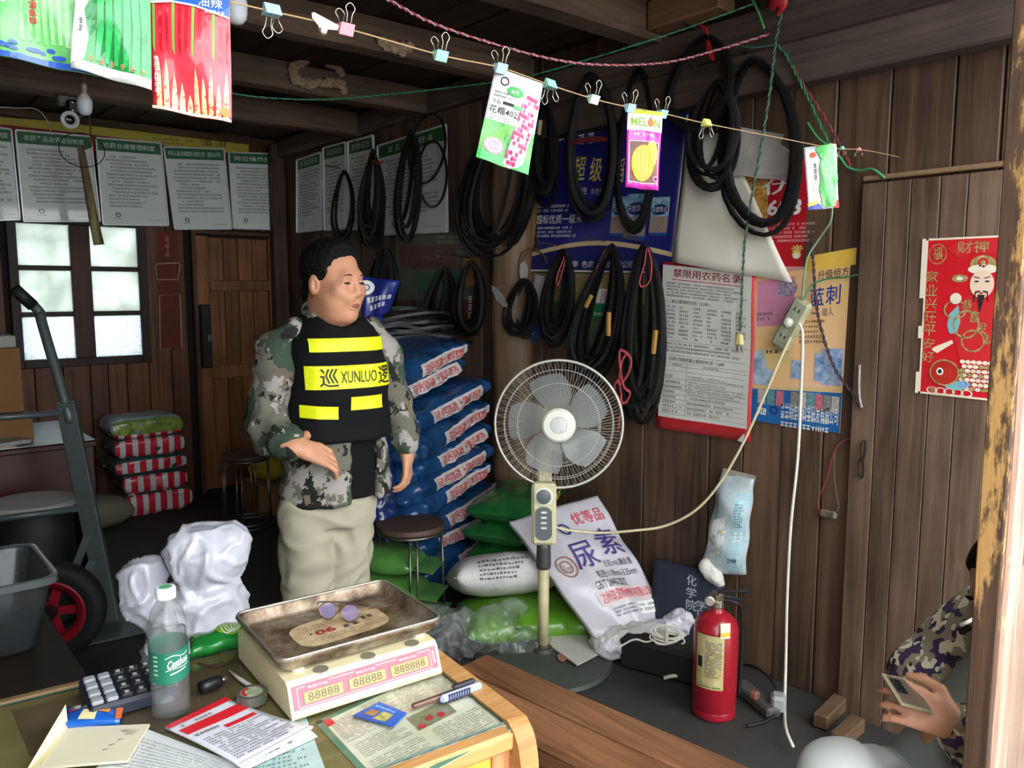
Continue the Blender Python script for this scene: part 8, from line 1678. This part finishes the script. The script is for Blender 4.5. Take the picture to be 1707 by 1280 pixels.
f.cap(tuple(neck+Vector((.03, -.02, -.03))), tuple(hipc+Vector((.02, -.02, .05))), .135, .155, k=.05); f.chain([tuple(sl), tuple(sl+(elb-sl)*.5), tuple(elb), tuple(elb+(wr_-elb)*.80)], [.085, .078, .066, .05], k=.03); f.chain([tuple(sr), tuple(sr+(er-sr)*.5), tuple(er), tuple(Vector(A(1575, 1215, 1.68)))], [.09, .08, .068, .05], k=.03); f.cap(tuple(sl), tuple(sr), .085, .085, k=.04)
f.cap(tuple(neck+fdir2*.09+Vector((0, 0, .02))), tuple(hipc+fdir2*.22+Vector((0, 0, .06))), .055, .06, k=.01, mode='c')
V, Q = f.mesh(2); obj('jacket', npmesh('jacket', V, Q, folds(.010, 5, 6)), camo2, sit)
# phone held in his hand, cigarette
pc = Vector(A(1512, 1156, 1.515)); t = thing('phone', 'smartphone in a clear case held by the sitting man', 'phone', pc); lx = (Vector(A(1545, 1168, 1.56))-Vector(A(1482, 1150, 1.52))).normalized(); 
wy = (-UP*.45-FW*.85).normalized(); wy = (wy-lx*wy.dot(lx)).normalized(); nz = lx.cross(wy).normalized(); nz = nz if nz.z > 0 else -nz
Rp = Matrix((lx, wy, nz)).transposed()
obj('phone_body', MB().box(pc, (.085, .068, .009), Rp, bev=.004), mt('phone_case', (92, 80, 68), .3, coat=.4), t); obj('camera_island', MB().box(pc+nz*.0055-lx*.022-wy*.008, (.028, .032, .003), Rp, bev=.0015), mt('island_dark', (30, 30, 34), .2), t)
for k in (-1, 1): obj('camera_lens', MB().lathe([(.0055, 0), (.005, .0015), (.0, .002)], 14, pc+nz*.007-lx*.022+wy*(.008*k-.008), nz.to_track_quat('Z', 'Y').to_matrix(), False, False), mt('lens_black', (12, 12, 16), .1), t)
obj('case_edge', MB().box(pc, (.088, .071, .0075), Rp, bev=.003), mt('case_gold', (150, 138, 112), .3, alpha=.8), t)
c1, c2 = Vector(A(1598, 1044, 1.50)), Vector(A(1622, 1032, 1.52)); t = thing('cigarette', 'lit cigarette in the sitting man\'s mouth', 'cigarette', c1); dd = (c2-c1)
obj('paper_tube', MB().tube([c1+dd*.12, c2], .0036, 8), mt('cig_white', (226, 220, 206), .7), t, smooth=True); obj('filter', MB().tube([c2, c2+dd*.8], .0037, 8), mt('cig_filter', (206, 160, 96), .7), t, smooth=True); obj('ash', MB().tube([c1, c1+dd*.12], .0034, 8), mt('cig_ash', (120, 116, 112), .9), t, smooth=True)
o = obj('low_stool', MB().lathe([(.16, .0), (.15, .20), (.16, .215), (.165, .225), (.0, .228)], 24, (hipc.x+.02, hipc.y-.02, 0)), mt('stool_plastic', (120, 60, 50), .5)); tag(o, 'low plastic stool under the sitting man', 'stool')

COL.objects.unlink(_to); bpy.data.objects.remove(_to); bpy.data.curves.remove(_tc)
